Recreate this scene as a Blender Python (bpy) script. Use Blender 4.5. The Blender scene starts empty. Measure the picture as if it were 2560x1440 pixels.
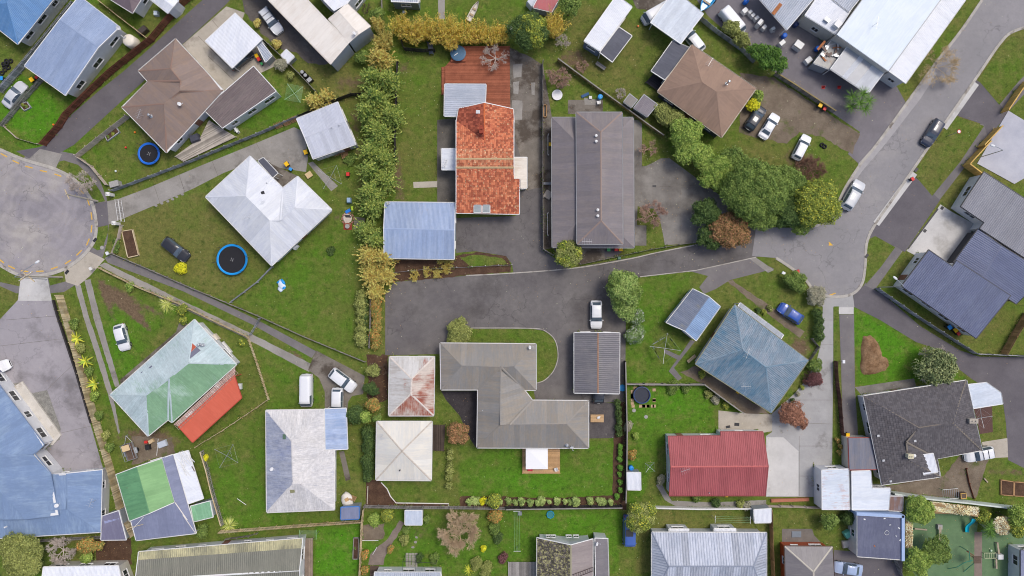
import bpy, math, random
import numpy as np
from mathutils import Vector, Matrix
random.seed(7); NR = np.random.default_rng(11)
SC = bpy.context.scene; COL = SC.collection
# ------------------------------------------------------------------ camera, sky, sun, exposure
CAMH, FPX = 105.0, 1680.0
cam = bpy.data.objects.new('camera', bpy.data.cameras.new('camera')); COL.objects.link(cam)
cam.location = (0, 0, CAMH); cam.data.sensor_width = 36; cam.data.lens = 36 * FPX / 2560
cam.data.clip_start = .5; cam.data.clip_end = 3000; SC.camera = cam
SUN_AZ, SUN_EL = math.radians(38), math.radians(62)      # azimuth anticlockwise from +x
W = bpy.data.worlds.new('World'); SC.world = W; W.use_nodes = True
_n = W.node_tree.nodes; _sky = _n.new('ShaderNodeTexSky'); _sky.sky_type = 'NISHITA'; _sky.sun_disc = False
_sky.sun_elevation = SUN_EL; _sky.sun_rotation = math.radians(90) - SUN_AZ
_sky.air_density = .6; _sky.dust_density = 3.2; _sky.ozone_density = 1.0
W.node_tree.links.new(_sky.outputs[0], _n['Background'].inputs[0]); _n['Background'].inputs[1].default_value = .15
sl = bpy.data.lights.new('sun', 'SUN'); sl.energy = 1.15; sl.angle = math.radians(17); sl.color = (1, .955, .87)
sun = bpy.data.objects.new('sun', sl); COL.objects.link(sun)
sun.rotation_euler = Vector((math.cos(SUN_AZ) * math.cos(SUN_EL), math.sin(SUN_AZ) * math.cos(SUN_EL), math.sin(SUN_EL))).to_track_quat('Z', 'Y').to_euler()
SC.view_settings.view_transform = 'Standard'; SC.view_settings.look = 'None'
SC.view_settings.exposure = .26; SC.view_settings.gamma = 1
SC.render.engine = 'CYCLES'; SC.cycles.max_bounces = 5; SC.cycles.diffuse_bounces = 2; SC.cycles.glossy_bounces = 2
SC.cycles.transmission_bounces = 2; SC.cycles.use_denoising = True
SC.cycles.filter_width = 1.05

def G(px, py, h=0.0):
    """photo pixel of a point known to be h metres above the ground -> its place in the world"""
    s = (CAMH - h) / FPX
    return Vector(((px - 1280) * s, (720 - py) * s, h))
def sr(r, g, b):
    f = lambda c: (c / 255 / 12.92) if c / 255 <= .04045 else ((c / 255 + .055) / 1.055) ** 2.4
    return (f(r), f(g), f(b))
def mul(c, k): return tuple(min(1, v * k) for v in c)

# ------------------------------------------------------------------ material helpers
MATS = {}
class NT:
    def __init__(s, name):
        s.m = bpy.data.materials.new(name); s.m.use_nodes = True; s.t = s.m.node_tree
        s.b = s.t.nodes['Principled BSDF']; s.out = s.t.nodes['Material Output']
    def set(s, sock, v):
        if isinstance(v, bpy.types.NodeSocket): s.t.links.new(v, sock)
        elif v is not None:
            if sock.type == 'RGBA': v = (*v[:3], 1)
            sock.default_value = v
    def n(s, typ, o=0, props=None, **kw):
        x = s.t.nodes.new('ShaderNode' + typ)
        for k, v in (props or {}).items(): setattr(x, k, v)
        for k, v in kw.items():
            k = k.replace('_', ' ')
            s.set(x.inputs[int(k[1:])] if k[0] == 'i' and k[1:].isdigit() else x.inputs[k], v)
        return x.outputs[o]
    def math(s, op, a, b=None, c=None, clamp=False):
        x = s.t.nodes.new('ShaderNodeMath'); x.operation = op; x.use_clamp = clamp
        for i, v in enumerate((a, b, c)):
            if v is not None: s.set(x.inputs[i], v)
        return x.outputs[0]
    def mix(s, f, a, b, mode='MIX'):
        x = s.t.nodes.new('ShaderNodeMix'); x.data_type = 'RGBA'; x.blend_type = mode
        s.set(x.inputs[0], f); s.set(x.inputs[6], a); s.set(x.inputs[7], b); return x.outputs[2]
    def ramp(s, f, lo, hi, a=0., b=1.):
        return s.n('MapRange', Value=f, From_Min=lo, From_Max=hi, To_Min=a, To_Max=b)
    def noise(s, vec, scale, detail=3, rough=.55):
        return s.n('TexNoise', Vector=vec, Scale=scale, Detail=detail, Roughness=rough)
    def pos(s): return s.n('NewGeometry')
    def bump(s, h, dist, strength=1.):
        x = s.t.nodes.new('ShaderNodeBump'); s.set(x.inputs['Height'], h)
        x.inputs['Distance'].default_value = dist; x.inputs['Strength'].default_value = strength
        s.t.links.new(x.outputs[0], s.b.inputs['Normal'])
    def vary(s, col, k, lo=.85, hi=1.15):
        v = s.ramp(k, .2, .8, lo, hi); return s.mix(1., col, s.n('CombineColor', Red=v, Green=v, Blue=v), 'MULTIPLY')
    def done(s, col, rough=.8, spec=.3, metal=0.):
        s.set(s.b.inputs['Base Color'], col); s.set(s.b.inputs['Roughness'], rough)
        s.b.inputs['Specular IOR Level'].default_value = spec; s.b.inputs['Metallic'].default_value = metal
        MATS[s.m.name] = s.m; return s.m
def plain(name, c, rough=.6, spec=.4, metal=0., var=.08, scale=6., coat=0.):
    if name in MATS: return MATS[name]
    t = NT(name); n = t.noise(t.pos(), scale); m = t.done(t.vary(c, n, 1 - var, 1 + var), rough, spec, metal)
    t.b.inputs['Coat Weight'].default_value = coat; return m
def surf(name, c, c2, scale=.5, lo=.4, hi=.65, fine=9., fvar=.2, bump=.004, rough=.9, c3=None, lo3=.6, hi3=.68, s3=.25, spec=.2, crack=0., rings=None):
    if name in MATS: return MATS[name]
    t = NT(name); p = t.pos()
    col = t.mix(t.ramp(t.noise(p, scale, 5, .62), lo, hi), c, c2)
    if c3: col = t.mix(t.ramp(t.noise(t.n('VectorMath', Vector=p, i1=(31, 17, 5)), s3, 6, .65), lo3, hi3), col, c3)
    f = t.noise(p, fine, 4, .7); col = t.vary(col, f, 1 - fvar, 1 + fvar); col = t.vary(col, t.noise(p, 1.3, 6, .75), 1 - fvar * .9, 1 + fvar * .9)
    if rings:
        q = t.n('VectorMath', Vector=p, i1=rings); w = t.n('TexWave', o=1, props={'wave_type': 'RINGS', 'rings_direction': 'Z'}, Vector=q, Scale=.17, Distortion=22., Detail=6., Detail_Scale=.7); col = t.vary(col, w, .965, 1.05)
    if crack:
        nz = t.n('TexNoise', o=1, Vector=p, Scale=.5, Detail=5.); q = t.n('VectorMath', Vector=p, i1=t.n('VectorMath', props={'operation': 'SCALE'}, Vector=nz, Scale=5.)); v = t.n('TexVoronoi', props={'feature': 'DISTANCE_TO_EDGE'}, Vector=q, Scale=.16)
        col = t.mix(t.math('MULTIPLY', t.ramp(v, .0, .018, crack * 1.1, 0.), t.ramp(t.noise(p, .11, 3), .42, .55)), col, mul(c, .55))
    if bump: t.bump(f, bump * 4)
    return t.done(col, rough, spec)
def roofm(name, c, c2=None, cov=.35, rib=.19, depth=.02, c3=None, cov3=.3, rough=.45, spec=.4, rnd=.05, streak=2.2, sharp=.12, dirt=.10):
    """coated metal roofing: ribs as relief along the fall, wear patches, slight sheet-to-sheet change"""
    if name in MATS: return MATS[name]
    t = NT(name); uv = t.n('UVMap'); sx = t.t.nodes.new('ShaderNodeSeparateXYZ'); t.set(sx.inputs[0], uv)
    u, v = sx.outputs[0], sx.outputs[1]
    st = t.n('CombineXYZ', X=t.math('MULTIPLY', u, streak), Y=t.math('MULTIPLY', v, .3), Z=0.)
    p = t.pos(); col = c
    n1 = t.math('ADD', t.math('MULTIPLY', t.noise(p, .35, 4), .4), t.math('MULTIPLY', t.noise(st, 1.3, 5, .7), .6))
    if c2: col = t.mix(t.ramp(n1, .62 - cov * .4, .62 - cov * .4 + sharp), c, c2)
    if c3:
        n3 = t.math('ADD', t.math('MULTIPLY', t.noise(t.n('VectorMath', Vector=p, i1=(9, 40, 3)), .3, 4), .6), t.math('MULTIPLY', t.noise(st, 2.1, 5, .7), .4))
        col = t.mix(t.ramp(n3, .66 - cov3 * .4, .66 - cov3 * .4 + sharp), col, c3)
    col = t.vary(col, t.noise(st, 3., 4, .7), 1 - dirt, 1 + dirt); col = t.vary(col, t.noise(p, 2.6, 5, .75), 1 - dirt * .8, 1 + dirt * .8)
    r = t.n('ObjectInfo', o=5); col = t.vary(col, r, 1 - rnd, 1 + rnd)
    if rib:
        w = t.math('SINE', t.math('MULTIPLY', u, 2 * math.pi / rib)); w = t.math('POWER', t.math('MULTIPLY_ADD', w, .5, .5), 2.2)
        t.bump(w, depth)
    return t.done(col, rough, spec)
def tilem(name, c, c2, c3, cov=.4, tw=.3, tl=.37, var=.35, lich=None, licov=.45):
    if name in MATS: return MATS[name]
    t = NT(name); uv = t.n('UVMap'); sx = t.t.nodes.new('ShaderNodeSeparateXYZ'); t.set(sx.inputs[0], uv)
    fu, fv = t.math('DIVIDE', sx.outputs[0], tw), t.math('DIVIDE', sx.outputs[1], tl)
    cell = t.n('CombineXYZ', X=t.math('FLOOR', fu), Y=t.math('FLOOR', fv), Z=1.)
    wn = t.n('TexWhiteNoise', Vector=cell); p = t.pos()
    col = t.mix(t.ramp(t.math('ADD', t.math('MULTIPLY', wn, .35), t.math('MULTIPLY', t.noise(p, .5, 5, .65), .75)), .55 - cov * .3, .8 - cov * .3), c, c2)
    col = t.mix(t.ramp(t.noise(t.n('VectorMath', Vector=p, i1=(5, 60, 2)), 1.1, 5, .7), .52, .66), col, c3)
    if lich: col = t.mix(t.ramp(t.noise(p, 3.2, 4, .7), 1 - licov, 1.06 - licov), col, lich)
    col = t.vary(col, wn, 1 - var, 1 + var)
    e = t.math('ABSOLUTE', t.math('SUBTRACT', t.math('FRACT', fu), .5)); t.bump(t.ramp(e, .36, .5, 1., 0.), .03)
    return t.done(col, .85, .25)
def wallm(c, pitch=.15, name=None, vert=False):
    name = name or 'cladding_%d_%d_%d' % tuple(int(v * 99) for v in c)
    if name in MATS: return MATS[name]
    t = NT(name); p = t.pos(); sx = t.t.nodes.new('ShaderNodeSeparateXYZ'); t.set(sx.inputs[0], p)
    f = t.math('FRACT', t.math('DIVIDE', t.math('ADD', sx.outputs[0], sx.outputs[1]) if vert else sx.outputs[2], pitch)); t.bump(f, .02)
    return t.done(t.vary(c, t.noise(p, 1.2, 4), .9, 1.06), .6, .3)
LEAFK = 1.9
def leafm(name, c1, c2, c3=None, f3=.15):
    if name in MATS: return MATS[name]
    c1, c2, c3 = (c and tuple(min(.85, v * LEAFK) for v in c) for c in (c1, c2, c3))
    t = NT(name); r = t.n('NewGeometry', o=8)
    pn = t.noise(t.pos(), .9, 3)
    col = t.mix(t.ramp(t.math('MULTIPLY_ADD', pn, .9, t.math('MULTIPLY', r, .5)), .45, .95), c1, c2)
    if c3: col = t.mix(t.math('LESS_THAN', t.math('FRACT', t.math('MULTIPLY', r, 17.3)), f3), col, c3)
    col = t.vary(col, t.math('FRACT', t.math('MULTIPLY', r, 7.7)), .75, 1.25)
    m = t.done(col, .65, .25)
    tr = t.t.nodes.new('ShaderNodeBsdfTranslucent'); t.set(tr.inputs[0], t.mix(1., col, (1., 1., .6), 'MULTIPLY'))
    mx = t.t.nodes.new('ShaderNodeMixShader'); mx.inputs[0].default_value = .25
    t.t.links.new(t.b.outputs[0], mx.inputs[1]); t.t.links.new(tr.outputs[0], mx.inputs[2]); t.t.links.new(mx.outputs[0], t.out.inputs[0])
    return m
def woodm(name, c, c2, lo=.35, hi=.7, var=.28):
    """boards: each loose board its own shade"""
    if name in MATS: return MATS[name]
    t = NT(name); r = t.n('NewGeometry', o=8); p = t.pos()
    col = t.mix(t.ramp(t.noise(p, .8, 5, .65), lo, hi), c, c2)
    col = t.vary(col, r, 1 - var, 1 + var); col = t.vary(col, t.noise(p, 7, 4, .7), .8, 1.2)
    return t.done(col, .85, .2)
def glassm():
    if 'window_glass' in MATS: return MATS['window_glass']
    t = NT('window_glass'); return t.done(t.vary((.03, .035, .04), t.noise(t.pos(), 1.5), .6, 1.5), .08, .6)

# ------------------------------------------------------------------ mesh helpers
class MB:
    def __init__(s): s.v = []; s.f = []; s.uv = []
    def add(s, vs, fs):
        k = len(s.v); s.v += [tuple(v) for v in vs]; s.f += [[k + i for i in f] for f in fs]; return s
    def box(s, c, d, rz=0., tilt=None):
        M = Matrix.Rotation(rz, 3, 'Z')
        if tilt: M = M @ Matrix.Rotation(tilt[1], 3, tilt[0])
        vs = [Vector(c) + M @ Vector((x * d[0] / 2, y * d[1] / 2, z * d[2] / 2)) for x, y, z in
              ((-1, -1, -1), (1, -1, -1), (1, 1, -1), (-1, 1, -1), (-1, -1, 1), (1, -1, 1), (1, 1, 1), (-1, 1, 1))]
        return s.add(vs, ((3, 2, 1, 0), (4, 5, 6, 7), (0, 1, 5, 4), (1, 2, 6, 5), (2, 3, 7, 6), (3, 0, 4, 7)))
    def tube(s, a, b, r0, r1=None, n=8, caps=True):
        a, b = Vector(a), Vector(b); r1 = r0 if r1 is None else r1; d = (b - a)
        if d.length < 1e-6: return s
        d.normalize(); q = Vector((0, 0, 1)) if abs(d.z) < .9 else Vector((1, 0, 0)); u = d.cross(q).normalized(); w = d.cross(u)
        vs = []
        for c, r in ((a, r0), (b, r1)):
            vs += [c + u * (math.cos(2 * math.pi * i / n) * r) + w * (math.sin(2 * math.pi * i / n) * r) for i in range(n)]
        fs = [(i, (i + 1) % n, n + (i + 1) % n, n + i) for i in range(n)]
        if caps: fs += [tuple(range(n))[::-1], tuple(range(n, 2 * n))]
        return s.add(vs, fs)
    def path(s, pts, r, n=6, r1=None):
        k = len(pts) - 1; r1 = r if r1 is None else r1
        for i in range(k): s.tube(pts[i], pts[i + 1], r + (r1 - r) * i / k, r + (r1 - r) * (i + 1) / k, n)
        return s
    def prism(s, pts, z0, z1):
        n = len(pts); area = sum(pts[i][0] * pts[(i + 1) % n][1] - pts[(i + 1) % n][0] * pts[i][1] for i in range(n))
        if area < 0: pts = pts[::-1]
        return s.add([(p[0], p[1], z0) for p in pts] + [(p[0], p[1], z1) for p in pts],
                     [tuple(range(n, 2 * n)), tuple(range(n))[::-1]] + [(i, (i + 1) % n, n + (i + 1) % n, n + i) for i in range(n)])
    def lathe(s, c, prof, n=16, sy=1.):
        c = Vector(c); k = len(prof); vs = []
        for r, z in prof: vs += [c + Vector((math.cos(2 * math.pi * i / n) * r, math.sin(2 * math.pi * i / n) * r * sy, z)) for i in range(n)]
        fs = [(j * n + i, j * n + (i + 1) % n, (j + 1) * n + (i + 1) % n, (j + 1) * n + i) for j in range(k - 1) for i in range(n)]
        fs.append(tuple(range((k - 1) * n, k * n))); fs.append(tuple(range(n))[::-1]); return s.add(vs, fs)
    def torus(s, c, R, r, n=20, m=8):
        c = Vector(c); vs = []
        for i in range(n):
            a = 2 * math.pi * i / n
            for j in range(m):
                b = 2 * math.pi * j / m; q = R + r * math.cos(b); vs.append(c + Vector((q * math.cos(a), q * math.sin(a), r * math.sin(b))))
        return s.add(vs, [(i * m + j, ((i + 1) % n) * m + j, ((i + 1) % n) * m + (j + 1) % m, i * m + (j + 1) % m) for i in range(n) for j in range(m)])
    def blob(s, c, r, n=8, m=5, sx=1, sy=1, sz=1, jit=0.):
        c = Vector(c); vs = [c + Vector((0, 0, r * sz))]
        for j in range(1, m):
            a = math.pi * j / m
            for i in range(n):
                b = 2 * math.pi * i / n; q = r * (1 + random.uniform(-jit, jit))
                vs.append(c + Vector((q * sx * math.sin(a) * math.cos(b), q * sy * math.sin(a) * math.sin(b), q * sz * math.cos(a))))
        vs.append(c - Vector((0, 0, r * sz))); L = len(vs) - 1
        fs = [(0, 1 + i, 1 + (i + 1) % n) for i in range(n)]
        fs += [(1 + j * n + i, 1 + (j + 1) * n + i, 1 + (j + 1) * n + (i + 1) % n, 1 + j * n + (i + 1) % n) for j in range(m - 2) for i in range(n)]
        fs += [(L, 1 + (m - 2) * n + (i + 1) % n, 1 + (m - 2) * n + i) for i in range(n)]
        return s.add(vs, fs)
    def mesh(s, name, m, smooth=False):
        me = bpy.data.meshes.new(name); me.from_pydata(s.v, [], s.f)
        if s.uv:
            l = me.uv_layers.new(name='UVMap'); uv = np.array([s.uv[x.vertex_index] for x in me.loops], 'f').ravel(); l.data.foreach_set('uv', uv)
        if smooth: me.polygons.foreach_set('use_smooth', [True] * len(me.polygons))
        if m: me.materials.append(m)
        return me
WO = {}
def link(name, me, parent=None, local=False, kind=None):
    o = bpy.data.objects.new(name, me); COL.objects.link(o)
    if parent:
        o.parent = parent
        if not local: o.matrix_parent_inverse = Matrix.Translation(-WO.get(parent.name, Vector()))
    if kind: o['kind'] = kind
    return o
def put(mb, name, m, parent=None, local=False, kind=None, smooth=False):
    if not mb.v: return None
    return link(name, mb.mesh(name, m, smooth), parent, local, kind)
def tag(o, label, cat, group=None, kind=None):
    if label: o['label'] = label
    if cat: o['category'] = cat
    if group: o['group'] = group
    if kind: o['kind'] = kind
    return o
def T(name, label, cat, p, rz=0., group=None):
    """an Empty at a thing's base; p = world point"""
    o = bpy.data.objects.new(name, None); COL.objects.link(o); o.location = p; o.empty_display_size = .3
    o.rotation_euler = (0, 0, math.radians(rz)); WO[o.name] = Vector(p); return tag(o, label, cat, group)
MC = {}
def P(root, name, key, fn, m, smooth=False, loc=None, rz=None, kind=None):
    """a part in its thing's own coordinates; alike parts share one mesh"""
    key = (name, key, m.name if m else '')
    if key not in MC:
        mb = MB(); fn(mb); MC[key] = mb.mesh(name, m, smooth)
    o = link(name, MC[key], root, True, kind)
    if loc is not None: o.location = loc
    if rz is not None: o.rotation_euler = (0, 0, rz)
    return o
def clip(poly, n, d):
    """keep the part of a flat polygon where n.p >= d"""
    out = []; k = len(poly)
    for i in range(k):
        a, b = poly[i], poly[(i + 1) % k]; da = n[0] * a[0] + n[1] * a[1] - d; db = n[0] * b[0] + n[1] * b[1] - d
        if da >= 0: out.append(a)
        if (da >= 0) != (db >= 0):
            t = da / (da - db); out.append((a[0] + (b[0] - a[0]) * t, a[1] + (b[1] - a[1]) * t))
    return out
def spline(pts, closed=False, k=6):
    n = len(pts); out = []
    for i in range(n if closed else n - 1):
        g = lambda j: pts[j % n] if closed else pts[max(0, min(n - 1, j))]
        p0, p1, p2, p3 = g(i - 1), g(i), g(i + 1), g(i + 2)
        for s in range(k):
            t = s / k
            out.append(tuple(.5 * (2 * p1[c] + (p2[c] - p0[c]) * t + (2 * p0[c] - 5 * p1[c] + 4 * p2[c] - p3[c]) * t * t + (3 * p1[c] - p0[c] - 3 * p2[c] + p3[c]) * t ** 3) for c in range(2)))
    if not closed: out.append(tuple(pts[-1]))
    return out
def tri_poly(pts, z):
    from mathutils.geometry import tessellate_polygon
    return tessellate_polygon([[Vector((p[0], p[1], 0)) for p in pts]])
ZL = [0]
def sheet(name, pts, m, z=.01, th=0., curve=False, parent=None, k=6, rag=0.):
    """a laid surface (road, drive, bed): pixel outline -> flat sheet, th > 0 makes it a slab"""
    if curve: pts = spline(pts, True, k)
    w = [G(*p).to_2d() for p in pts]
    if rag:
        o = []
        for i, a in enumerate(w):
            b = w[(i + 1) % len(w)]; L = (b - a).length; nn = max(1, int(L / .6))
            for j in range(nn): o.append(a.lerp(b, j / nn) + Vector((random.uniform(-rag, rag), random.uniform(-rag, rag))))
        w = o
    n = len(w); area = sum(w[i].x * w[(i + 1) % n].y - w[(i + 1) % n].x * w[i].y for i in range(n))
    if area < 0: w = w[::-1]
    ZL[0] += 1; z = z + th + (ZL[0] % 40) * .00012
    mb = MB(); mb.add([(p.x, p.y, z) for p in w], [t if (w[t[1]] - w[t[0]]).cross(w[t[2]] - w[t[0]]) > 0 else t[::-1] for t in tri_poly(w, z)])
    if th: mb.add([(p.x, p.y, z) for p in w] + [(p.x, p.y, -.02) for p in w], [(i, n + i, n + (i + 1) % n, (i + 1) % n) for i in range(n)])
    o = put(mb, name, m, parent)
    if not parent: o['kind'] = 'structure'
    return o
def strip(name, pts, w, h, m, z0=0., curve=False, parent=None, closed=False):
    """kerb, edging, low wall along a line of pixels at ground level"""
    if curve: pts = spline(pts, closed)
    q = [G(*p).to_2d() for p in pts]; L = []; R = []; n = len(q)
    for i in range(n):
        a = q[(i - 1) % n] if closed else q[max(0, i - 1)]; b = q[(i + 1) % n] if closed else q[min(n - 1, i + 1)]
        d = (b - a).normalized(); nn = Vector((-d.y, d.x)) * w / 2; L.append(q[i] + nn); R.append(q[i] - nn)
    mb = MB(); c = w * .12
    for i in range(n if closed else n - 1):
        j = (i + 1) % n
        rows = []
        for s in (i, j):
            d = (L[s] - R[s]).normalized() * min(c, .04)
            rows += [(L[s].x, L[s].y, z0), (L[s].x, L[s].y, z0 + h * .85), (L[s].x - d.x, L[s].y - d.y, z0 + h), (R[s].x + d.x, R[s].y + d.y, z0 + h), (R[s].x, R[s].y, z0 + h * .85), (R[s].x, R[s].y, z0)]
        mb.add(rows, [(t, t + 1, 7 + t, 6 + t) for t in range(5)])
    k = len(mb.v)
    if not closed: mb.f += [list(range(6))[::-1], list(range(k - 6, k))]
    o = put(mb, name, m, parent)
    if not parent: o['kind'] = 'structure'
    return o
# ------------------------------------------------------------------ building helpers
WHITE = plain('white_paint', (.78, .78, .76), .5); GLASS = glassm()
DARKM = plain('dark_metal', (.03, .03, .034), .5); STEEL = plain('galvanised_steel', (.48, .5, .52), .4, .5, .6)
BLACKP = plain('black_plastic', (.018, .018, .02), .55); CONC = plain('plain_concrete', (.36, .35, .33), .9, var=.2)
EDGE = []
class Roof: pass
def newell(ps):
    n = Vector((0, 0, 0))
    for i, a in enumerate(ps):
        b = ps[(i + 1) % len(ps)]; n += Vector(((a.y - b.y) * (a.z + b.z), (a.z - b.z) * (a.x + b.x), (a.x - b.x) * (a.y + b.y)))
    n.normalize(); return n if n.z > 0 else -n
def slab2(mb, pts2, zf, th, uvf=None):
    n = len(pts2)
    a = sum(pts2[i][0] * pts2[(i + 1) % n][1] - pts2[(i + 1) % n][0] * pts2[i][1] for i in range(n))
    if abs(a) < .01: return
    if a < 0: pts2 = pts2[::-1]
    top = [(x, y, zf(x, y)) for x, y in pts2]
    mb.add(top + [(x, y, z - th) for x, y, z in top], [tuple(range(n)), tuple(range(n, 2 * n))[::-1]] + [(i, n + i, n + (i + 1) % n, (i + 1) % n) for i in range(n)])
    mb.uv += [uvf(x, y) for x, y in pts2] * 2 if uvf else [(0, 0)] * (2 * n)
def window_part(root, p, rz, w, h, frame=None, panes=2):
    """p = centre on the wall face; wall outward = local -y"""
    frame = frame or WHITE
    o = P(root, 'window', ('w', round(w, 2), round(h, 2), panes), lambda mb: [mb.box((0, -.02, s * (h / 2 - .03)), (w, .09, .06)) for s in (-1, 1)] + [mb.box((-w / 2 + .03 + k * (w - .06) / panes, -.02, 0), (.06, .085, h - .12)) for k in range(panes + 1)] + [mb.box((0, -.06, -h / 2 - .03), (w + .12, .16, .05))], frame)
    WL = Matrix.Translation(p) @ Matrix.Rotation(rz, 4, 'Z'); o.matrix_parent_inverse = Matrix.Translation(-WO[root.name]); o.matrix_basis = WL
    pw = (w - .06) / panes
    for k in range(panes):
        q = P(o, 'pane', ('p', round(pw, 2), round(h, 2)), lambda mb: mb.box((0, 0, 0), (pw - .06, .02, h - .12)), GLASS); q.location = (-w / 2 + .03 + (k + .5) * pw, -.012, 0)
    return o
def door_part(root, p, rz, w=.95, h=2.0, m=None):
    m = m or plain('door_paint', (.25, .12, .08))
    o = P(root, 'door', ('d', w, h), lambda mb: [mb.box((0, -.02, 0), (w, .06, h)), mb.box((0, -.055, h * .22), (w * .6, .02, h * .35)), mb.box((0, -.055, -h * .22), (w * .6, .02, h * .35))], m)
    o.matrix_parent_inverse = Matrix.Translation(-WO[root.name]); o.matrix_basis = Matrix.Translation(p) @ Matrix.Rotation(rz, 4, 'Z')
    P(o, 'handle', 'h', lambda mb: mb.box((w * .4, -.09, 0), (.04, .06, .14)), STEEL); return o
def roof(root, V, F, m, cap=None, gut=None, style='sheet', wall=None, over=.45, sw=.8, ribdir=None, skip=(), th=.03, wins=True, door=False, wh=1.05, base=0., posts=None, capw=.3, glazed=None, wframe=None, winset=None, noedge=False, wallskip=()):
    """V (px,py,height) corners, F faces. Sheets / tile courses, ridge caps, gutters, walls, windows as parts of root."""
    ms = m if isinstance(m, list) else [m] * len(F); m = ms[0]; sts = style if isinstance(style, list) else [style] * len(F); cap = cap or m; gut = gut or WHITE
    W3 = [G(*v) for v in V]; edges = {}; N = []
    for fi, f in enumerate(F):
        m, style = ms[fi], sts[fi]; ps = [W3[i] for i in f]; n = newell(ps); N.append(n); c = sum(ps, Vector()) / len(ps)
        zf = lambda x, y, n=n, c=c: c.z - (n.x * (x - c.x) + n.y * (y - c.y)) / n.z
        dn = Vector((n.x, n.y))
        if ribdir is not None and (ribdir if not isinstance(ribdir, list) else ribdir[fi]) is not None:
            rd = ribdir[fi] if isinstance(ribdir, list) else ribdir; dn = Vector((rd[0], -rd[1]))
        elif dn.length < .015:
            e = max(((ps[(i + 1) % len(ps)] - ps[i]).to_2d() for i in range(len(ps))), key=lambda v: v.length); dn = Vector((-e.y, e.x))
        dn.normalize(); ud = Vector((-dn.y, dn.x)); k = math.sqrt(1 + (n.x ** 2 + n.y ** 2) / n.z ** 2)
        p2 = [(p.x, p.y) for p in ps]; us = [ud.x * x + ud.y * y for x, y in p2]; vs = [dn.x * x + dn.y * y for x, y in p2]
        v0 = max(vs); uvf = lambda x, y: (ud.x * x + ud.y * y, (v0 - dn.x * x - dn.y * y) * k)
        if style == 'sheet':
            nn = max(1, round((max(us) - min(us)) / sw)); w = (max(us) - min(us)) / nn
            for i in range(nn):
                a = min(us) + i * w; q = clip(clip(p2, ud, a), -ud, -(a + w))
                if len(q) < 3: continue
                mb = MB(); slab2(mb, q, lambda x, y: zf(x, y) + .012 * (ud.x * x + ud.y * y - a) / w, th, uvf)
                if mb.v: put(mb, 'glazing_sheet' if glazed and i in glazed else 'roof_sheet', GLASSROOF if glazed and i in glazed else m, root)
        else:
            nn = max(1, round((max(vs) - min(vs)) * k / .37)); w = (max(vs) - min(vs)) / nn; mb = MB()
            for i in range(nn):
                a = min(vs) + i * w; q = clip(clip(p2, dn, a), -dn, -(a + w))
                if len(q) >= 3: slab2(mb, q, lambda x, y: zf(x, y) + .035 * (dn.x * x + dn.y * y - a) / w, th, uvf)
            put(mb, 'tile_courses', m, root, kind='stuff')
        for i in range(len(f)):
            a, b = f[i], f[(i + 1) % len(f)]; edges.setdefault((min(a, b), max(a, b)), []).append((fi, a, b))
    zmin = min(v[2] for v in V)
    for (a, b), fl in edges.items():
        A, B = W3[a], W3[b]; d = (B - A).to_2d()
        if d.length < .05 or (a, b) in skip or noedge: continue
        d.normalize(); s = Vector((-d.y, d.x, 0))
        if len(fl) == 2:
            c0 = sum((W3[i] for i in F[fl[0][0]]), Vector()) / len(F[fl[0][0]])
            sgn = 1 if (c0 - A).dot(s) > 0 else -1; n0, n1 = N[fl[0][0]], N[fl[1][0]]
            convex = (n0 - n1).dot(s * sgn) < -.02
            if not convex and (n0 - n1).length < .03: continue
            mb = MB(); cw = capw / 2; up = .055
            if convex:
                rows = []
                for Q in (A, B):
                    for o, z in ((-cw, -.0), (-cw * .5, up * .8), (0, up * 1.15), (cw * .5, up * .8), (cw, 0)):
                        nn = n0 if (o * sgn) > 0 else n1; zz = -(nn.x * s.x + nn.y * s.y) / nn.z * o if o else 0
                        rows.append((Q.x + s.x * o, Q.y + s.y * o, Q.z + zz + z + .02))
                mb.add(rows, [(i, i + 1, 6 + i, 5 + i) for i in range(4)] + [(0, 5, 9, 4)]); put(mb, 'ridge_cap', cap, root)
            else:
                rows = []
                for Q in (A, B):
                    for o in (-.12, 0, .12):
                        nn = n0 if (o * sgn) > 0 else n1; zz = -(nn.x * s.x + nn.y * s.y) / nn.z * o if o else 0
                        rows.append((Q.x + s.x * o, Q.y + s.y * o, Q.z + zz + .018))
                mb.add(rows, [(0, 1, 4, 3), (1, 2, 5, 4)]); put(mb, 'valley_gutter', cap, root)
        else:
            fi = fl[0][0]; c0 = sum((W3[i] for i in F[fi]), Vector()) / len(F[fi]); out = -s if (c0 - A).dot(s) > 0 else s
            n = N[fi]; fall = Vector((n.x, n.y, 0)).dot(out); mb = MB()
            if abs(A.z - B.z) < .12 and fall > -.02:
                rows = []
                for Q in (A, B):
                    for o, z in ((-.02, -.14), (.1, -.14), (.12, .0), (.1, .0), (.085, -.1), (-.02, -.06)): rows.append((Q.x + out.x * o, Q.y + out.y * o, Q.z + z))
                mb.add(rows, [(i, (i + 1) % 6, 6 + (i + 1) % 6, 6 + i) for i in range(6)] + [tuple(range(6)), tuple(range(6, 12))]); put(mb, 'gutter', gut, root)
            else:
                rows = []
                for Q in (A, B):
                    for o, z in ((-.06, .035), (.05, .035), (.05, -.16), (.01, -.16), (.01, .0), (-.06, .0)): rows.append((Q.x + out.x * o, Q.y + out.y * o, Q.z + z))
                mb.add(rows, [(i, (i + 1) % 6, 6 + (i + 1) % 6, 6 + i) for i in range(6)] + [tuple(range(6)), tuple(range(6, 12))]); put(mb, 'barge_board', gut, root)
    # outline loop, anticlockwise
    nxt = {}
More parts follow.
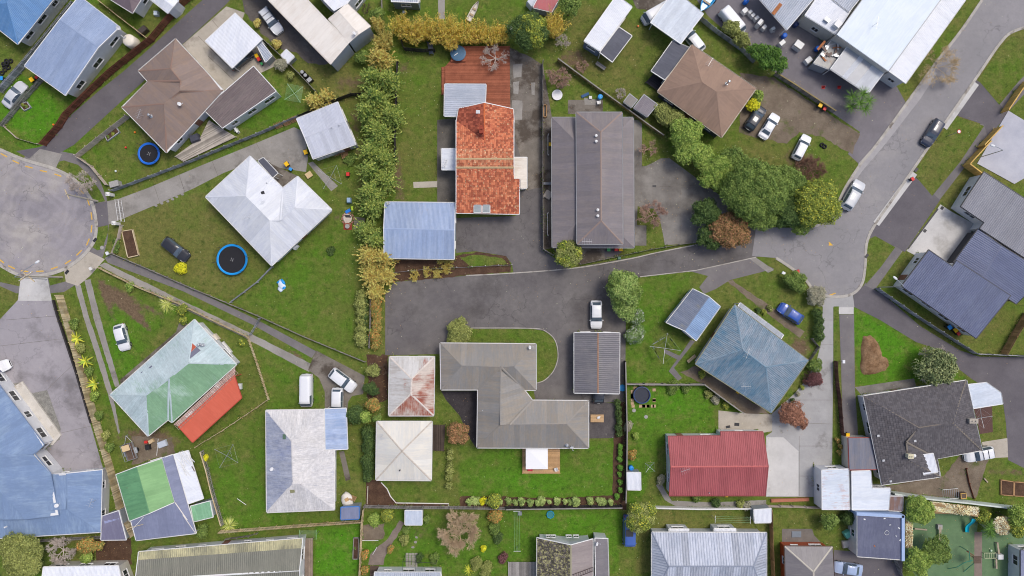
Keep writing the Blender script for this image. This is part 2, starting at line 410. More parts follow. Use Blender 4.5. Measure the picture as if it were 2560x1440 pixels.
    for fl in edges.values():
        if len(fl) == 1:
            fi, a, b = fl[0]; ps = [W3[i].to_2d() for i in F[fi]]
            ar = sum(ps[i].x * ps[(i + 1) % len(ps)].y - ps[(i + 1) % len(ps)].x * ps[i].y for i in range(len(ps)))
            nxt[a if ar > 0 else b] = b if ar > 0 else a
    st = next(iter(nxt)); loop = [st]
    while nxt.get(loop[-1]) not in (None, st) and len(loop) < 60: loop.append(nxt[loop[-1]])
    L = [W3[i] for i in loop]; k = len(L); ins = []
    for i in range(k):
        a, b, c = L[i - 1].to_2d(), L[i].to_2d(), L[(i + 1) % k].to_2d(); d1 = (b - a).normalized(); d2 = (c - b).normalized()
        n1, n2 = Vector((-d1.y, d1.x)), Vector((-d2.y, d2.x)); m_ = (n1 + n2)
        if m_.length < .2: m_ = n1
        m_.normalize(); ins.append(b + m_ * (over / max(.35, m_.dot(n1))))
    if posts:
        for i in (range(k) if posts is True else posts):
            z = L[i].z - .1; q = ins[i]; mb = MB().box((q.x, q.y, z / 2), (.1, .1, z)); put(mb, 'post', gut, root)
    if wall:
        mb = MB(); so = MB(); so2 = 0
        for i in range(k):
            j = (i + 1) % k; a, b = ins[i], ins[j]; za, zb = L[i].z - .07, L[j].z - .07
            if i in wallskip: continue
            EDGE.append((a, b, .22))
            mb.add([(a.x, a.y, base), (b.x, b.y, base), (b.x, b.y, zb), (a.x, a.y, za)], [(0, 1, 2, 3)])
            so.add([(L[i].x, L[i].y, za), (L[j].x, L[j].y, zb), (b.x, b.y, zb), (a.x, a.y, za)], [(3, 2, 1, 0)])
        put(mb, 'wall', wall, root); put(so, 'soffit', WHITE, root); first = door
        for i in range(k):
            j = (i + 1) % k; a, b = ins[i], ins[j]; d = b - a; Ln = d.length
            if i in wallskip or Ln < 1.8 or not wins: continue
            d.normalize(); out = Vector((d.y, -d.x)); mid = (a + b) / 2
            if out.dot(-mid) < .12 * mid.length: continue
            rz = math.atan2(d.y, d.x); top = min(L[i].z, L[j].z) - .25
            nw = max(1, int(Ln / 3.1)); rnd = random.Random(int(mid.x * 31 + mid.y * 17))
            for q in range(nw):
                p = a + d * (Ln * (q + .5) / nw)
                if first and q == nw // 2:
                    first = False; door_part(root, Vector((p.x + out.x * .01, p.y + out.y * .01, base + 1.02)), rz); continue
                ww = min(rnd.choice((1.1, 1.5, 1.8)), Ln / nw - .5); hh = rnd.choice((wh, wh, wh * .75)); zc = min(top, base + 2.15) - hh / 2
                window_part(root, Vector((p.x + out.x * .01, p.y + out.y * .01, zc)), rz, ww, hh, wframe, 2 if ww > 1 else 1)
    R = Roof(); R.root = root; R.V = W3; R.F = F; R.N = N; return R
def zroof(R, px, py):
    """height of the roof surface seen at a pixel"""
    for it in range(2):
        for f, n in zip(R.F, R.N):
            ps = [R.V[i] for i in f]; c = sum(ps, Vector()) / len(ps); h = c.z
            for _ in range(4):
                q = G(px, py, h); h = c.z - (n.x * (q.x - c.x) + n.y * (q.y - c.y)) / n.z
            q = G(px, py, h); ins_ = True; k = len(ps); a = 0; sg = 0; pts = [p.to_2d() for p in ps]
            ar = sum(pts[i].cross(pts[(i + 1) % k]) for i in range(k))
            for i in range(k):
                if (pts[(i + 1) % k] - pts[i]).cross(q.to_2d() - pts[i]) * ar < -(1e-3 if it == 0 else 3.) * abs(ar): ins_ = False; break
            if ins_: return G(px, py, h)
    return G(px, py, max(v.z for v in R.V))
def hip(c, r, e=2.9, t=4.4):
    """four pixel corners in order, two ridge ends (r0 beside the edge c3-c0, r1 beside c1-c2)"""
    V = [(*p, e) for p in c] + [(*p, t) for p in r]
    if len(r) == 1: return V, [(0, 1, 4), (1, 2, 4), (2, 3, 4), (3, 0, 4)]
    return V, [(3, 0, 4), (0, 1, 5, 4), (1, 2, 5), (2, 3, 4, 5)]
def gable(c, r, e=2.9, t=4.1):
    """r0 on the edge c3-c0, r1 on the edge c1-c2"""
    return [(*p, e) for p in c] + [(*p, t) for p in r], [(0, 1, 5, 4), (5, 2, 3, 4)]
def mono(c, hs): return [(*p, h) for p, h in zip(c, hs)], [tuple(range(len(c)))]
def B(name, label, cat, c, group=None):
    p = G(*c); return T(name, label, cat, (p.x, p.y, 0), 0, group)
def attach(root, name, key, fn, m, p, rz=0., smooth=False):
    o = P(root, name, key, fn, m, smooth); o.matrix_parent_inverse = Matrix.Translation(-WO[root.name]); o.matrix_basis = Matrix.Translation(p) @ Matrix.Rotation(math.radians(rz), 4, 'Z'); return o
def dish(R, px, py, rz=0, s=1.):
    p = zroof(R, px, py)
    def f(mb):
        mb.tube((0, 0, -.1), (0, 0, .45), .025); mb.path([(0, 0, .45), (.12, 0, .5)], .025)
        k = len(mb.v); n = 16; rings = []
        for j, (r, d) in enumerate(((0.02, 0), (.16, .02), (.32, .08))):
            for i in range(n):
                a = 2 * math.pi * i / n; v = Vector((d + .12, r * math.cos(a) * .92, r * math.sin(a))); v = Matrix.Rotation(-.7, 3, 'Y') @ v; mb.v.append((v.x, v.y, v.z + .52))
        mb.f += [[k + j * n + i, k + j * n + (i + 1) % n, k + (j + 1) * n + (i + 1) % n, k + (j + 1) * n + i] for j in range(2) for i in range(n)]
        mb.tube((.1, 0, .45), (.62, 0, .62), .02); mb.box((.64, 0, .64), (.12, .08, .08))
    return attach(R.root, 'satellite_dish', 'd', f, plain('dish_grey', (.7, .71, .72), .5), p, rz, True)
def aerial(R, px, py, rz=0, n=7, L=1.5):
    p = zroof(R, px, py)
    def f(mb):
        mb.tube((0, 0, -.1), (0, 0, 1.3), .025); mb.tube((-L / 2, 0, 1.3), (L / 2, 0, 1.3), .022, n=6)
        for i in range(n):
            x = -L / 2 + L * (i + .5) / n; w = .28 + .3 * (1 - i / n); mb.tube((x, -w, 1.31), (x, w, 1.31), .012, n=5)
    return attach(R.root, 'roof_aerial', ('a', n, L), f, plain('aerial_alloy', (.62, .62, .62), .4, .5, .5), p, rz)
def vent(R, px, py, r=.07, h=.35, m=None, cowl=False):
    p = zroof(R, px, py); return attach(R.root, 'vent_pipe', ('v', r, h, cowl), lambda mb: (mb.tube((0, 0, -.1), (0, 0, h), r, n=10), mb.lathe((0, 0, h), [(r * 2.0, 0), (r * 2.1, .07), (r * .3, .16)], 10) if cowl else None), m or STEEL, p)
def flue(R, px, py, h=1.2):
    p = zroof(R, px, py); o = attach(R.root, 'chimney_flue', ('f', h), lambda mb: (mb.tube((0, 0, -.1), (0, 0, h), .12, n=12), mb.lathe((0, 0, h), [(.19, .02), (.19, .14), (.1, .2)], 12), mb.lathe((0, 0, 0), [(.3, 0), (.18, .12)], 12)), STEEL, p); return o
def chimney(R, px, py, w=.7, d=.5, h=.9, rz=0, m=None):
    p = zroof(R, px, py); o = attach(R.root, 'chimney', ('c', w, d, h), lambda mb: (mb.box((0, 0, h / 2 - .3), (w, d, h + .6)), mb.box((0, 0, h + .04), (w + .12, d + .12, .1)), mb.tube((w * .2, 0, h), (w * .2, 0, h + .3), .1), mb.tube((-w * .2, 0, h), (-w * .2, 0, h + .25), .1)), m or plain('chimney_brick', (.42, .38, .32), .9, var=.3, scale=9), p, rz); return o
def roofbox(R, name, px, py, d, m, rz=0, up=0.):
    p = zroof(R, px, py); return attach(R.root, name, d, lambda mb: mb.box((0, 0, d[2] / 2 - .03 + up), d), m, p, rz)
def heat_pump(root, px, py, rz=0):
    p = G(px, py, .7)
    o = attach(root, 'heat_pump', 'hp', lambda mb: (mb.box((0, 0, -.3), (.85, .34, .6)), mb.box((0, 0, -.62), (.9, .4, .06)), mb.torus((-.12, -.18, -.3), .2, .02, 12, 4)), WHITE, p, rz); return o
# ------------------------------------------------------------------ ground and laid surfaces
def grass_mat():
    t = NT('lawn_grass'); p = t.pos()
    at = lambda nm: t.n('Attribute', o=2, props={'attribute_name': nm})
    dirt, tone = at('dirt'), at('tone')
    big = t.noise(p, .07, 3); mid = t.noise(p, .45, 5, .6); fine = t.noise(p, 4.2, 5, .75)
    k = t.math('ADD', t.math('MULTIPLY', big, .5), t.math('MULTIPLY', mid, .5))
    col = t.mix(t.ramp(t.math('ADD', k, tone), .35, .63), sr(108, 110, 58), sr(88, 115, 40))
    col = t.mix(t.ramp(t.math('ADD', k, tone), .6, .9), col, sr(82, 132, 32))
    col = t.mix(t.ramp(t.noise(t.n('VectorMath', Vector=p, i1=(77, 7, 0)), .5, 7, .72), .5, .68, 0., .48), col, sr(136, 126, 78))
    col = t.mix(t.ramp(t.noise(t.n('VectorMath', Vector=p, i1=(7, 37, 0)), 1.1, 6, .75), .52, .66, 0., .7), col, sr(56, 82, 30))
    dn = t.math('ADD', dirt, t.math('MULTIPLY', t.math('SUBTRACT', t.noise(p, 1.1, 6, .7), .5), 1.1))
    soil = t.mix(t.noise(p, 2.5, 4), sr(92, 76, 60), sr(126, 108, 86))
    col = t.mix(t.ramp(dn, .42, .72), col, soil)
    fn = t.noise(p, 1.5, 6, .8); col = t.vary(col, fn, .6, 1.4); col = t.vary(col, fine, .66, 1.34); t.bump(fine, .09)
    return t.done(col, .95, .1)
GRASS = grass_mat()
def make_ground():
    st = .5; xs = np.arange(-112, 112.1, st); ys = np.arange(-68, 68.1, st); X, Y = np.meshgrid(xs, ys)
    PX = X * FPX / CAMH + 1280; PY = 720 - Y * FPX / CAMH
    dirt = np.zeros_like(X); tone = np.zeros_like(X)
    def blob(A, cx, cy, rx, ry, v, a=0):
        c, s = math.cos(math.radians(a)), math.sin(math.radians(a)); dx, dy = PX - cx, PY - cy
        u, w = (dx * c + dy * s) / rx, (-dx * s + dy * c) / ry; A += v * np.exp(-(u * u + w * w))
    for b in ((870, 205, 60, 30, .6), (1000, 600, 30, 20, .3), (300, 745, 70, 22, .75, 35), (340, 790, 60, 10, .7, 45), (270, 760, 12, 60, .5, -20), (390, 780, 60, 9, .45, 30), (1440, 150, 40, 35, .6),
              (1500, 200, 60, 30, .25), (1380, 165, 40, 40, .4), (1660, 310, 40, 40, .5), (1630, 420, 30, 40, .45), (1980, 390, 60, 30, .5), (2020, 415, 40, 30, .6), (2480, 210, 30, 60, .45), (2420, 300, 35, 18, .55),
              (2340, 470, 30, 30, .3), (2330, 1215, 80, 30, .9), (2290, 1190, 40, 30, .8), (2500, 1180, 60, 12, .6), (2545, 1215, 20, 40, .5), (845, 545, 16, 16, .7), (720, 695, 12, 14, .5), (825, 650, 8, 14, .6),
              (940, 720, 40, 60, .4), (1000, 480, 20, 60, .5), (990, 410, 14, 60, .5), (1010, 170, 20, 30, .5), (1050, 1330, 60, 30, .4), (1150, 1330, 60, 50, .25), (960, 920, 40, 50, .4), (950, 1000, 25, 120, .3),
              (890, 300, 30, 60, .6), (900, 380, 40, 30, .4), (1540, 1340, 8, 50, .35), (1548, 1390, 6, 60, .3), (800, 960, 12, 50, .5), (745, 890, 24, 10, .75, 25), (715, 880, 20, 8, .4), (1690, 1235, 40, 20, .4),
              (1960, 700, 40, 20, .3), (2010, 850, 40, 50, .5), (1990, 880, 30, 30, .55), (350, 1090, 70, 30, .7), (410, 1110, 60, 30, .6), (270, 640, 14, 8, .4), (1700, 160, 20, 60, .3), (2120, 1140, 30, 40, .2), (1400, 260, 60, 40, .2), (1210, 660, 60, 16, .6), (1040, 665, 60, 16, .9), (760, 180, 50, 40, .15), (700, 60, 50, 60, .55)): blob(dirt, *b)
    for b in ((100, 280, 120, 90, .22), (450, 600, 160, 110, -.1), (330, 560, 60, 60, -.16), (760, 740, 150, 90, .04), (300, 900, 60, 130, .2), (560, 1180, 130, 120, .06), (740, 1000, 70, 80, .05), (850, 1390, 60, 80, .25),
              (1300, 1200, 160, 50, .16), (1400, 1320, 120, 70, .14), (1700, 850, 80, 130, -.02), (1700, 1000, 100, 80, .15), (1050, 300, 60, 160, .02), (2200, 850, 60, 80, .25), (2480, 800, 60, 60, -.12), (1560, 180, 140, 120, -.08),
              (1870, 420, 120, 60, -.12), (2400, 350, 100, 200, -.22), (2500, 150, 60, 100, -.22), (1750, 1310, 150, 40, -.1), (2000, 1330, 80, 60, -.05), (1100, 1380, 160, 60, .16), (800, 200, 120, 60, -.15), (250, 440, 80, 60, .0),
              (1240, 20, 260, 30, .1), (60, 380, 90, 20, .2), (480, 790, 120, 40, .1), (2200, 440, 40, 60, -.02), (2000, 760, 60, 60, -.08), (1360, 880, 60, 60, -.06), (1600, 1330, 60, 100, -.06), (1200, 850, 60, 20, -.06), (620, 240, 100, 80, .05)): blob(tone, *b)
    for pol, tn, dt in (([(0, 190), (110, 190), (150, 300), (90, 355), (0, 300)], .22, 0), ([(190, 390), (310, 290), (440, 400), (270, 470)], .06, 0), ([(300, 560), (520, 480), (670, 660), (570, 750), (280, 632)], -.1, .06), ([(690, 670), (880, 500), (885, 880), (580, 755)], .06, -.05), ([(995, 130), (1095, 130), (1095, 505), (995, 505)], -.02, .1), ([(640, 860), (780, 930), (800, 1020), (665, 1025), (670, 1000)], .16, -.05), ([(500, 1120), (665, 1020), (665, 1285), (900, 1285), (900, 1305), (550, 1330)], .1, -.05), ([(1145, 1120), (1540, 1095), (1540, 1245), (1145, 1245)], .22, -.1), ([(1270, 1275), (1560, 1272), (1545, 1440), (1270, 1440)], .2, -.05), ([(1590, 1275), (1925, 1275), (1925, 1330), (1590, 1440)], -.12, .05), ([(1565, 690), (1720, 680), (1740, 900), (1690, 955), (1568, 955)], .1, .02), ([(1570, 965), (1760, 965), (1795, 1080), (1665, 1090), (1600, 1260), (1570, 1260)], .24, -.05), ([(2135, 770), (2280, 860), (2420, 950), (2137, 965)], .3, -.15), ([(1360, 160), (1640, 330), (1360, 290)], .1, .12), ([(1440, 0), (1640, 60), (1560, 250), (1400, 140)], -.1, .1), ([(640, 170), (780, 230), (745, 290), (600, 330)], .14, -.05), ([(785, 1320), (900, 1310), (895, 1440), (785, 1440)], .3, -.1), ([(905, 1275), (1265, 1275), (1265, 1440), (905, 1440)], .12, .05), ([(240, 690), (430, 780), (300, 960)], .1, .15), ([(2420, 480), (2450, 430), (2240, 720), (2180, 720)], -.1, .1)):
        ins = np.zeros(X.shape, bool)
        for (x0, y0), (x1, y1) in zip(pol, pol[1:] + pol[:1]):
            if y0 != y1: ins ^= ((y0 > PY) != (y1 > PY)) & (PX < (x1 - x0) * (PY - y0) / (y1 - y0) + x0)
        tone += tn * .7 * ins; dirt += dt * ins
    ny, nx = X.shape; V = np.stack([X.ravel(), Y.ravel(), np.zeros(X.size)], 1)
    i = np.arange((ny - 1) * (nx - 1)); r, c = i // (nx - 1), i % (nx - 1); a = r * nx + c
    Fq = np.stack([a, a + 1, a + nx + 1, a + nx], 1)
    B_ = 1500.; ex = np.array([(-B_, -B_, 0), (B_, -B_, 0), (B_, B_, 0), (-B_, B_, 0)]); k = len(V)
    cn = [0, nx - 1, ny * nx - 1, (ny - 1) * nx]
    V = np.vstack([V, ex]); F2 = [[k, k + 1, cn[1], cn[0]], [k + 1, k + 2, cn[2], cn[1]], [k + 2, k + 3, cn[3], cn[2]], [k + 3, k, cn[0], cn[3]]]
    me = bpy.data.meshes.new('ground'); me.from_pydata(V.tolist(), [], Fq.tolist() + F2)
    for nm, A in (('dirt', dirt), ('tone', tone)):
        l = me.attributes.new(nm, 'FLOAT', 'POINT'); l.data.foreach_set('value', np.append(A.ravel(), [0] * 4).astype('f'))
    me.materials.append(GRASS); o = link('ground', me, kind='structure'); return o
make_ground()
ASPH = surf('asphalt_old_road', sr(138, 134, 138), sr(156, 151, 154), .12, .35, .68, 12, .12, .003, c3=sr(174, 168, 160), lo3=.5, hi3=.72, s3=.09, crack=.5, rings=(75, -11, 0))
ASPR = surf('asphalt_street', sr(138, 136, 137), sr(149, 146, 147), .15, .35, .7, 12, .11, .003, c3=sr(160, 156, 152), lo3=.55, hi3=.75, s3=.1, crack=.5)
ASPD = surf('asphalt_drive', sr(100, 96, 96), sr(120, 116, 113), .16, .35, .7, 10, .13, .004, c3=sr(86, 82, 80), lo3=.5, hi3=.68, s3=.14, crack=.55)
ASPN = surf('asphalt_new', sr(98, 94, 98), sr(112, 108, 111), .2, .35, .7, 12, .12, .004)
ASPP = surf('asphalt_path', sr(114, 110, 111), sr(130, 126, 124), .4, .35, .7, 10, .13, .004)
ASPY = surf('asphalt_yard', sr(152, 148, 152), sr(166, 161, 164), .12, .35, .7, 10, .09, .003, c3=sr(128, 124, 126), lo3=.5, hi3=.66, s3=.2, crack=.4)
CONL = surf('concrete_light', sr(190, 188, 184), sr(206, 204, 200), .3, .35, .7, 8, .08, .003, c3=sr(165, 162, 156), lo3=.55, hi3=.72, s3=.3)
CONM = surf('concrete_worn', sr(140, 136, 130), sr(160, 156, 150), .3, .35, .7, 7, .12, .004, c3=sr(112, 108, 102), lo3=.54, hi3=.7, s3=.3)
CONB = surf('concrete_beige', sr(172, 164, 150), sr(190, 182, 168), .3, .35, .7, 7, .1, .004, c3=sr(140, 132, 120), lo3=.55, hi3=.72, s3=.3)
COND = surf('concrete_stained', sr(112, 106, 98), sr(134, 127, 118), .35, .35, .65, 7, .16, .005, c3=sr(86, 78, 70), lo3=.48, hi3=.6, s3=.3)
CONF = surf('concrete_forecourt', sr(116, 112, 107), sr(146, 142, 136), .22, .35, .65, 9, .14, .003, c3=sr(98, 94, 90), lo3=.48, hi3=.66, s3=.18)
DIRT = surf('bare_earth', sr(108, 96, 82), sr(134, 122, 106), .35, .35, .7, 6, .25, .01, c3=sr(96, 100, 62), lo3=.56, hi3=.66, s3=.4)
BARK = surf('bark_mulch', sr(78, 58, 46), sr(98, 76, 60), .8, .35, .7, 7, .4, .02)
BARK2 = surf('dry_thatch_soil', sr(138, 108, 80), sr(154, 126, 96), .6, .35, .7, 6, .3, .02, c3=sr(120, 92, 66), lo3=.46, hi3=.6, s3=.8)
GRAV = surf('grey_gravel', sr(126, 124, 118), sr(150, 148, 140), 2., .35, .7, 8, .35, .012)
KERB = surf('kerb_concrete', sr(166, 161, 152), sr(188, 183, 174), .6, .35, .7, 7, .16, .004, c3=sr(120, 112, 104), lo3=.54, hi3=.66, s3=.5)
TURF = surf('play_turf', sr(96, 124, 88), sr(108, 134, 98), .4, .35, .7, 9, .12, .004, c3=sr(90, 112, 84), lo3=.52, hi3=.7, s3=.3)
PAVD = surf('dark_pavers', sr(82, 78, 78), sr(100, 95, 94), .8, .35, .7, 5, .2, .006)
YEL = plain('yellow_road_paint', sr(222, 176, 62), .7, var=.2, scale=9); WPAINT = plain('white_road_paint', sr(225, 225, 220), .7)
# streets
CDS = [(-200, 310), (0, 374), (62, 400), (135, 422), (180, 445), (212, 475), (232, 512), (241, 560), (237, 598), (222, 624), (196, 650), (160, 673), (115, 687), (70, 691), (35, 682), (0, 662), (-200, 600)]
sheet('footpath', [(-200, 290), (0, 352), (30, 372), (75, 395), (135, 375), (187, 385), (215, 402), (250, 452), (267, 495), (272, 560), (268, 605), (258, 640), (245, 662), (200, 705), (160, 730), (100, 735), (40, 733), (0, 715), (-200, 650)], ASPP, .006)
sheet('verge', [(-200, 295), (0, 345), (25, 352), (72, 383), (58, 396), (0, 370), (-200, 306)], GRASS, .013)
sheet('verge', [(140, 418), (148, 404), (160, 401), (195, 412), (225, 440), (252, 480), (263, 503), (241, 507), (216, 475), (182, 444)], GRASS, .013)
sheet('verge', [(244, 566), (270, 563), (270, 582), (262, 604), (257, 622), (243, 626), (231, 618), (241, 590)], GRASS, .013)
sheet('verge', [(-200, 602), (0, 668), (35, 686), (52, 692), (49, 716), (0, 705), (-200, 640)], GRASS, .013)
sheet('verge', [(120, 692), (160, 678), (170, 702), (125, 714)], GRASS, .013)
sheet('road', CDS, ASPH, .02, curve=True, k=4)
strip('kerb', CDS[1:-1], .5, .09, KERB, curve=True)
RR = [(2560, -150), (2455, 0), (2400, 80), (2330, 170), (2200, 350), (2150, 412), (2110, 475), (2085, 530), (2060, 558), (2010, 570), (1890, 568), (1880, 640), (1940, 645), (1975, 668), (2010, 695), (2040, 730), (2085, 742), (2130, 735), (2155, 708), (2163, 660), (2166, 610), (2185, 565), (2240, 485), (2350, 325), (2440, 195), (2500, 108), (2535, 78), (2600, 60), (2900, -40)]
YARD = [(1700, -60), (2260, -60), (2330, 165), (2290, 275), (2200, 350), (2150, 412), (2120, 385), (2150, 330), (2085, 285), (1990, 220), (1930, 175), (1890, 120), (1850, 110), (1770, 40)]
sheet('yard', YARD, surf('asphalt_workshop', sr(112, 108, 112), sr(128, 124, 127), .15, .35, .7, 10, .13, .004, c3=sr(140, 135, 134), lo3=.52, hi3=.72, s3=.12), .008)
sheet('driveway', [(1850, 180), (1935, 195), (2000, 235), (2095, 300), (2150, 335), (2130, 385), (2060, 345), (2000, 330), (1965, 360), (1900, 345), (1850, 330)], DIRT, .012, rag=.15)
sheet('footpath', [(2560, 100), (2640, 150), (2510, 290), (2345, 505), (2190, 720), (2150, 745), (2160, 712), (2205, 650), (2262, 575), (2330, 490), (2440, 330)], ASPP, .006)
sheet('road', RR, ASPR, .02)
sheet('footpath', [(2112, 462), (2148, 406), (2202, 346), (2290, 232), (2330, 175), (2342, 184), (2300, 248), (2215, 358), (2160, 422), (2124, 470)], surf('footpath_concrete', sr(158, 155, 156), sr(170, 167, 166), .4, .35, .7, 9, .1, .003), .027)
for a in (RR[1:10], RR[12:-1]): strip('kerb', a, .42, .08, KERB, curve=True)
sheet('driveway', [(2165, 600), (2188, 562), (2283, 438), (2350, 500), (2262, 630), (2240, 616)], ASPN, .027)
sheet('driveway', [(2390, 288), (2440, 200), (2465, 215), (2500, 262), (2520, 285), (2470, 345), (2460, 312)], ASPN, .012)
strip('driveway_edge', [(2190, 560), (2285, 432)], 1.1, .05, CONL, z0=.02)
strip('driveway_edge', [(2360, 320), (2440, 208)], 1.0, .05, CONL, z0=.02)
sheet('driveway', [(2351, 511), (2380, 530), (2440, 562), (2370, 665), (2300, 645), (2266, 627)], CONL, .012)
strip('drain_channel', [(2345, 522), (2270, 622)], .22, .025, DARKM, z0=.012)
for q in ((2355, 520), (2312, 577)):
    p = G(*q); put(MB().box((p.x, p.y, .03), (.5, .45, .02), .9), 'drain_grate', DARKM)['kind'] = 'structure'
sheet('concrete_pad', [(2520, 277), (2640, 350), (2640, 400), (2535, 460), (2442, 409)], surf('pad_concrete', sr(172, 174, 184), sr(192, 193, 200), .3, .35, .7, 8, .06, .003), .012, th=.08)
sheet('verge', [(2445, 200), (2500, 120), (2530, 92), (2560, 100), (2620, 130), (2545, 205), (2498, 262)], GRASS, .03)
sheet('verge', [(2388, 290), (2460, 315), (2400, 405), (2330, 490), (2283, 434), (2350, 340)], GRASS, .03)
sheet('verge', [(2167, 600), (2188, 590), (2238, 618), (2200, 670), (2165, 710)], GRASS, .03)
sheet('verge', [(2110, 480), (2150, 415), (2105, 380), (2075, 425), (2065, 470), (2060, 540)], GRASS, .03)
sheet('verge', [(2233, 200), (2330, 90), (2375, 95), (2370, 125), (2265, 258)], GRASS, .013)
# shared driveway through the middle
DRV = [(963, 735), (985, 705), (1180, 688), (1280, 682), (1430, 670), (1600, 640), (1735, 612), (1892, 566), (1895, 642), (1740, 676), (1600, 692), (1566, 715), (1562, 1005), (1340, 1008), (1330, 955), (1100, 975), (1100, 885), (963, 888)]
sheet('driveway', DRV, ASPD, .014)
strip('kerb', [(1165, 689), (1280, 683), (1430, 671), (1560, 650), (1640, 632), (1735, 613)], .18, .1, KERB, curve=True)
strip('kerb', [(1600, 692), (1740, 676), (1890, 643)], .15, .08, KERB)
sheet('driveway', [(1140, 545), (1140, 632), (1190, 628), (1265, 640), (1280, 660), (1284, 683), (1428, 671), (1385, 645), (1358, 622), (1358, 300), (1275, 300), (1290, 540)], ASPD, .011)
sheet('old_concrete', [(1273, 118), (1358, 160), (1358, 470), (1318, 475), (1300, 390), (1273, 300)], COND, .017, rag=.1)
for q in ([(1282, 162), (1306, 160), (1304, 192), (1284, 195)], [(1283, 205), (1298, 203), (1296, 236), (1284, 234)], [(1328, 206), (1338, 206), (1337, 238), (1329, 236)], [(1280, 250), (1306, 252), (1305, 300), (1281, 300)]): sheet('concrete_patch', q, CONM, .022, rag=.05)
sheet('concrete_path', [(1093, 300), (1140, 295), (1140, 505), (1093, 505)], surf('damp_concrete', sr(92, 88, 82), sr(116, 111, 104), .4, .35, .65, 7, .15, .005), .012)
sheet('concrete_path', [(1033, 455), (1093, 453), (1093, 468), (1034, 470)], CONB, .016)
sheet('garden_bed', [(985, 650), (1140, 640), (1190, 630), (1265, 642), (1278, 662), (1278, 680), (1180, 687), (985, 705)], BARK, .02, rag=.15)
sheet('garden_bed', [(1150, 645), (1185, 636), (1255, 645), (1268, 660), (1180, 668)], GRASS, .026, rag=.1)
sheet('forecourt', [(1583, 418), (1615, 415), (1630, 408), (1652, 396), (1674, 396), (1815, 500), (1890, 566), (1735, 608), (1662, 613), (1654, 570), (1640, 532), (1594, 515), (1592, 563), (1616, 564), (1616, 614), (1583, 614)], CONF, .018)
for a, b in (((1632, 402), (1632, 525)), ((1702, 415), (1700, 605)), ((1586, 465), (1770, 467)), ((1640, 527), (1850, 530))): strip('expansion_joint', [a, b], .035, .004, COND, z0=.019)
sheet('garden_bed', [(1594, 517), (1635, 522), (1650, 550), (1660, 600), (1655, 614), (1618, 616), (1616, 563), (1594, 562)], GRASS, .02)
sheet('old_concrete', [(1357, 160), (1380, 295), (1380, 620), (1357, 625)], COND, .012)
sheet('patio', [(1420, 250), (1507, 250), (1507, 285), (1420, 285)], COND, .012)
sheet('patio', [(1383, 618), (1560, 618), (1545, 642), (1455, 660), (1400, 655)], COND, .009)
sheet('black_patio', [(1511, 625), (1560, 622), (1545, 640), (1512, 645)], ASPN, .013)
sheet('concrete_path', [(1585, 300), (1605, 300), (1605, 420), (1583, 420)], CONF, .012)
# left block
sheet('driveway', [(512, -5), (580, -5), (560, 16), (462, 106), (430, 130), (357, 205), (305, 252), (185, 362), (150, 382), (75, 397), (40, 378), (98, 368), (120, 358), (155, 307), (250, 225), (307, 180), (375, 120), (470, 32)], ASPN, .014)
sheet('concrete_apron', [(456, 112), (530, 48), (566, 16), (612, 32), (606, 50), (662, 112), (700, 160), (560, 225)], CONB, .018)
for a, b in (((530, 50), (590, 120)), ((495, 90), (570, 165)), ((520, 140), (600, 215))): strip('expansion_joint', [a, b], .05, .004, COND, z0=.019)
sheet('gravel_drive', [(600, -10), (690, -10), (830, 160), (770, 160), (740, 130), (700, 120), (660, 90), (618, 40)], surf('dark_gravel', sr(94, 88, 84), sr(112, 106, 100), .6, .35, .7, 7, .25, .01), .012, rag=.2)
sheet('driveway', [(262, 548), (268, 503), (297, 497), (370, 470), (500, 415), (640, 358), (735, 318), (762, 330), (770, 395), (765, 430), (700, 420), (650, 398), (560, 432), (482, 472), (390, 512), (307, 547), (270, 562)], CONM, .012)
for a, b in (((385, 463), (400, 508)), ((530, 402), (545, 440)), ((640, 357), (662, 398)), ((448, 437), (462, 480))): strip('expansion_joint', [a, b], .05, .004, COND, z0=.014)
sheet('crossing', [(240, 508), (268, 504), (272, 562), (245, 568), (240, 540)], ASPN, .018)
sheet('crossing', [(75, 395), (100, 372), (155, 385), (140, 420), (62, 398)], CONM, .018)
sheet('crossing', [(160, 676), (222, 628), (262, 648), (248, 664), (225, 690), (195, 715), (165, 705)], CONB, .018)
sheet('crossing', [(52, 692), (118, 690), (130, 752), (45, 752)], CONL, .018)
sheet('yard', [(45, 750), (131, 750), (140, 770), (232, 1080), (258, 1172), (150, 1183), (110, 1110), (0, 985), (-150, 930), (-150, 850), (0, 798)], ASPY, .014)
for a, b in (((0, 865), (172, 845)), ((15, 800), (140, 790)), ((90, 1000), (195, 900)), ((120, 1090), (228, 1065)), ((140, 1130), (245, 1130))): strip('expansion_joint', [a, b], .04, .004, COND, z0=.015)
sheet('gravel_strip', [(0, 965), (55, 955), (70, 985), (118, 975), (152, 1070), (150, 1100), (110, 1110), (0, 985)], GRAV, .02)
sheet('ramp', [(12, 982), (58, 953), (155, 1087), (135, 1112), (100, 1105)], surf('weathered_ramp', sr(196, 190, 178), sr(212, 207, 198), .5, .35, .7, 8, .1, .004, c3=sr(160, 148, 132), lo3=.55, hi3=.7, s3=.4), .024, th=.25)
sheet('track', [(187, 712), (201, 712), (222, 790), (255, 890), (280, 975), (300, 1080), (296, 1085), (270, 985), (240, 890), (208, 790)], CONM, .014, rag=.04)
sheet('track', [(211, 700), (226, 698), (250, 790), (272, 870), (300, 965), (288, 968), (258, 875), (234, 795)], CONM, .014, rag=.04)
sheet('footpath', [(262, 645), (278, 636), (470, 717), (640, 798), (790, 878), (780, 895), (630, 811), (460, 729), (270, 657)], ASPP, .014)
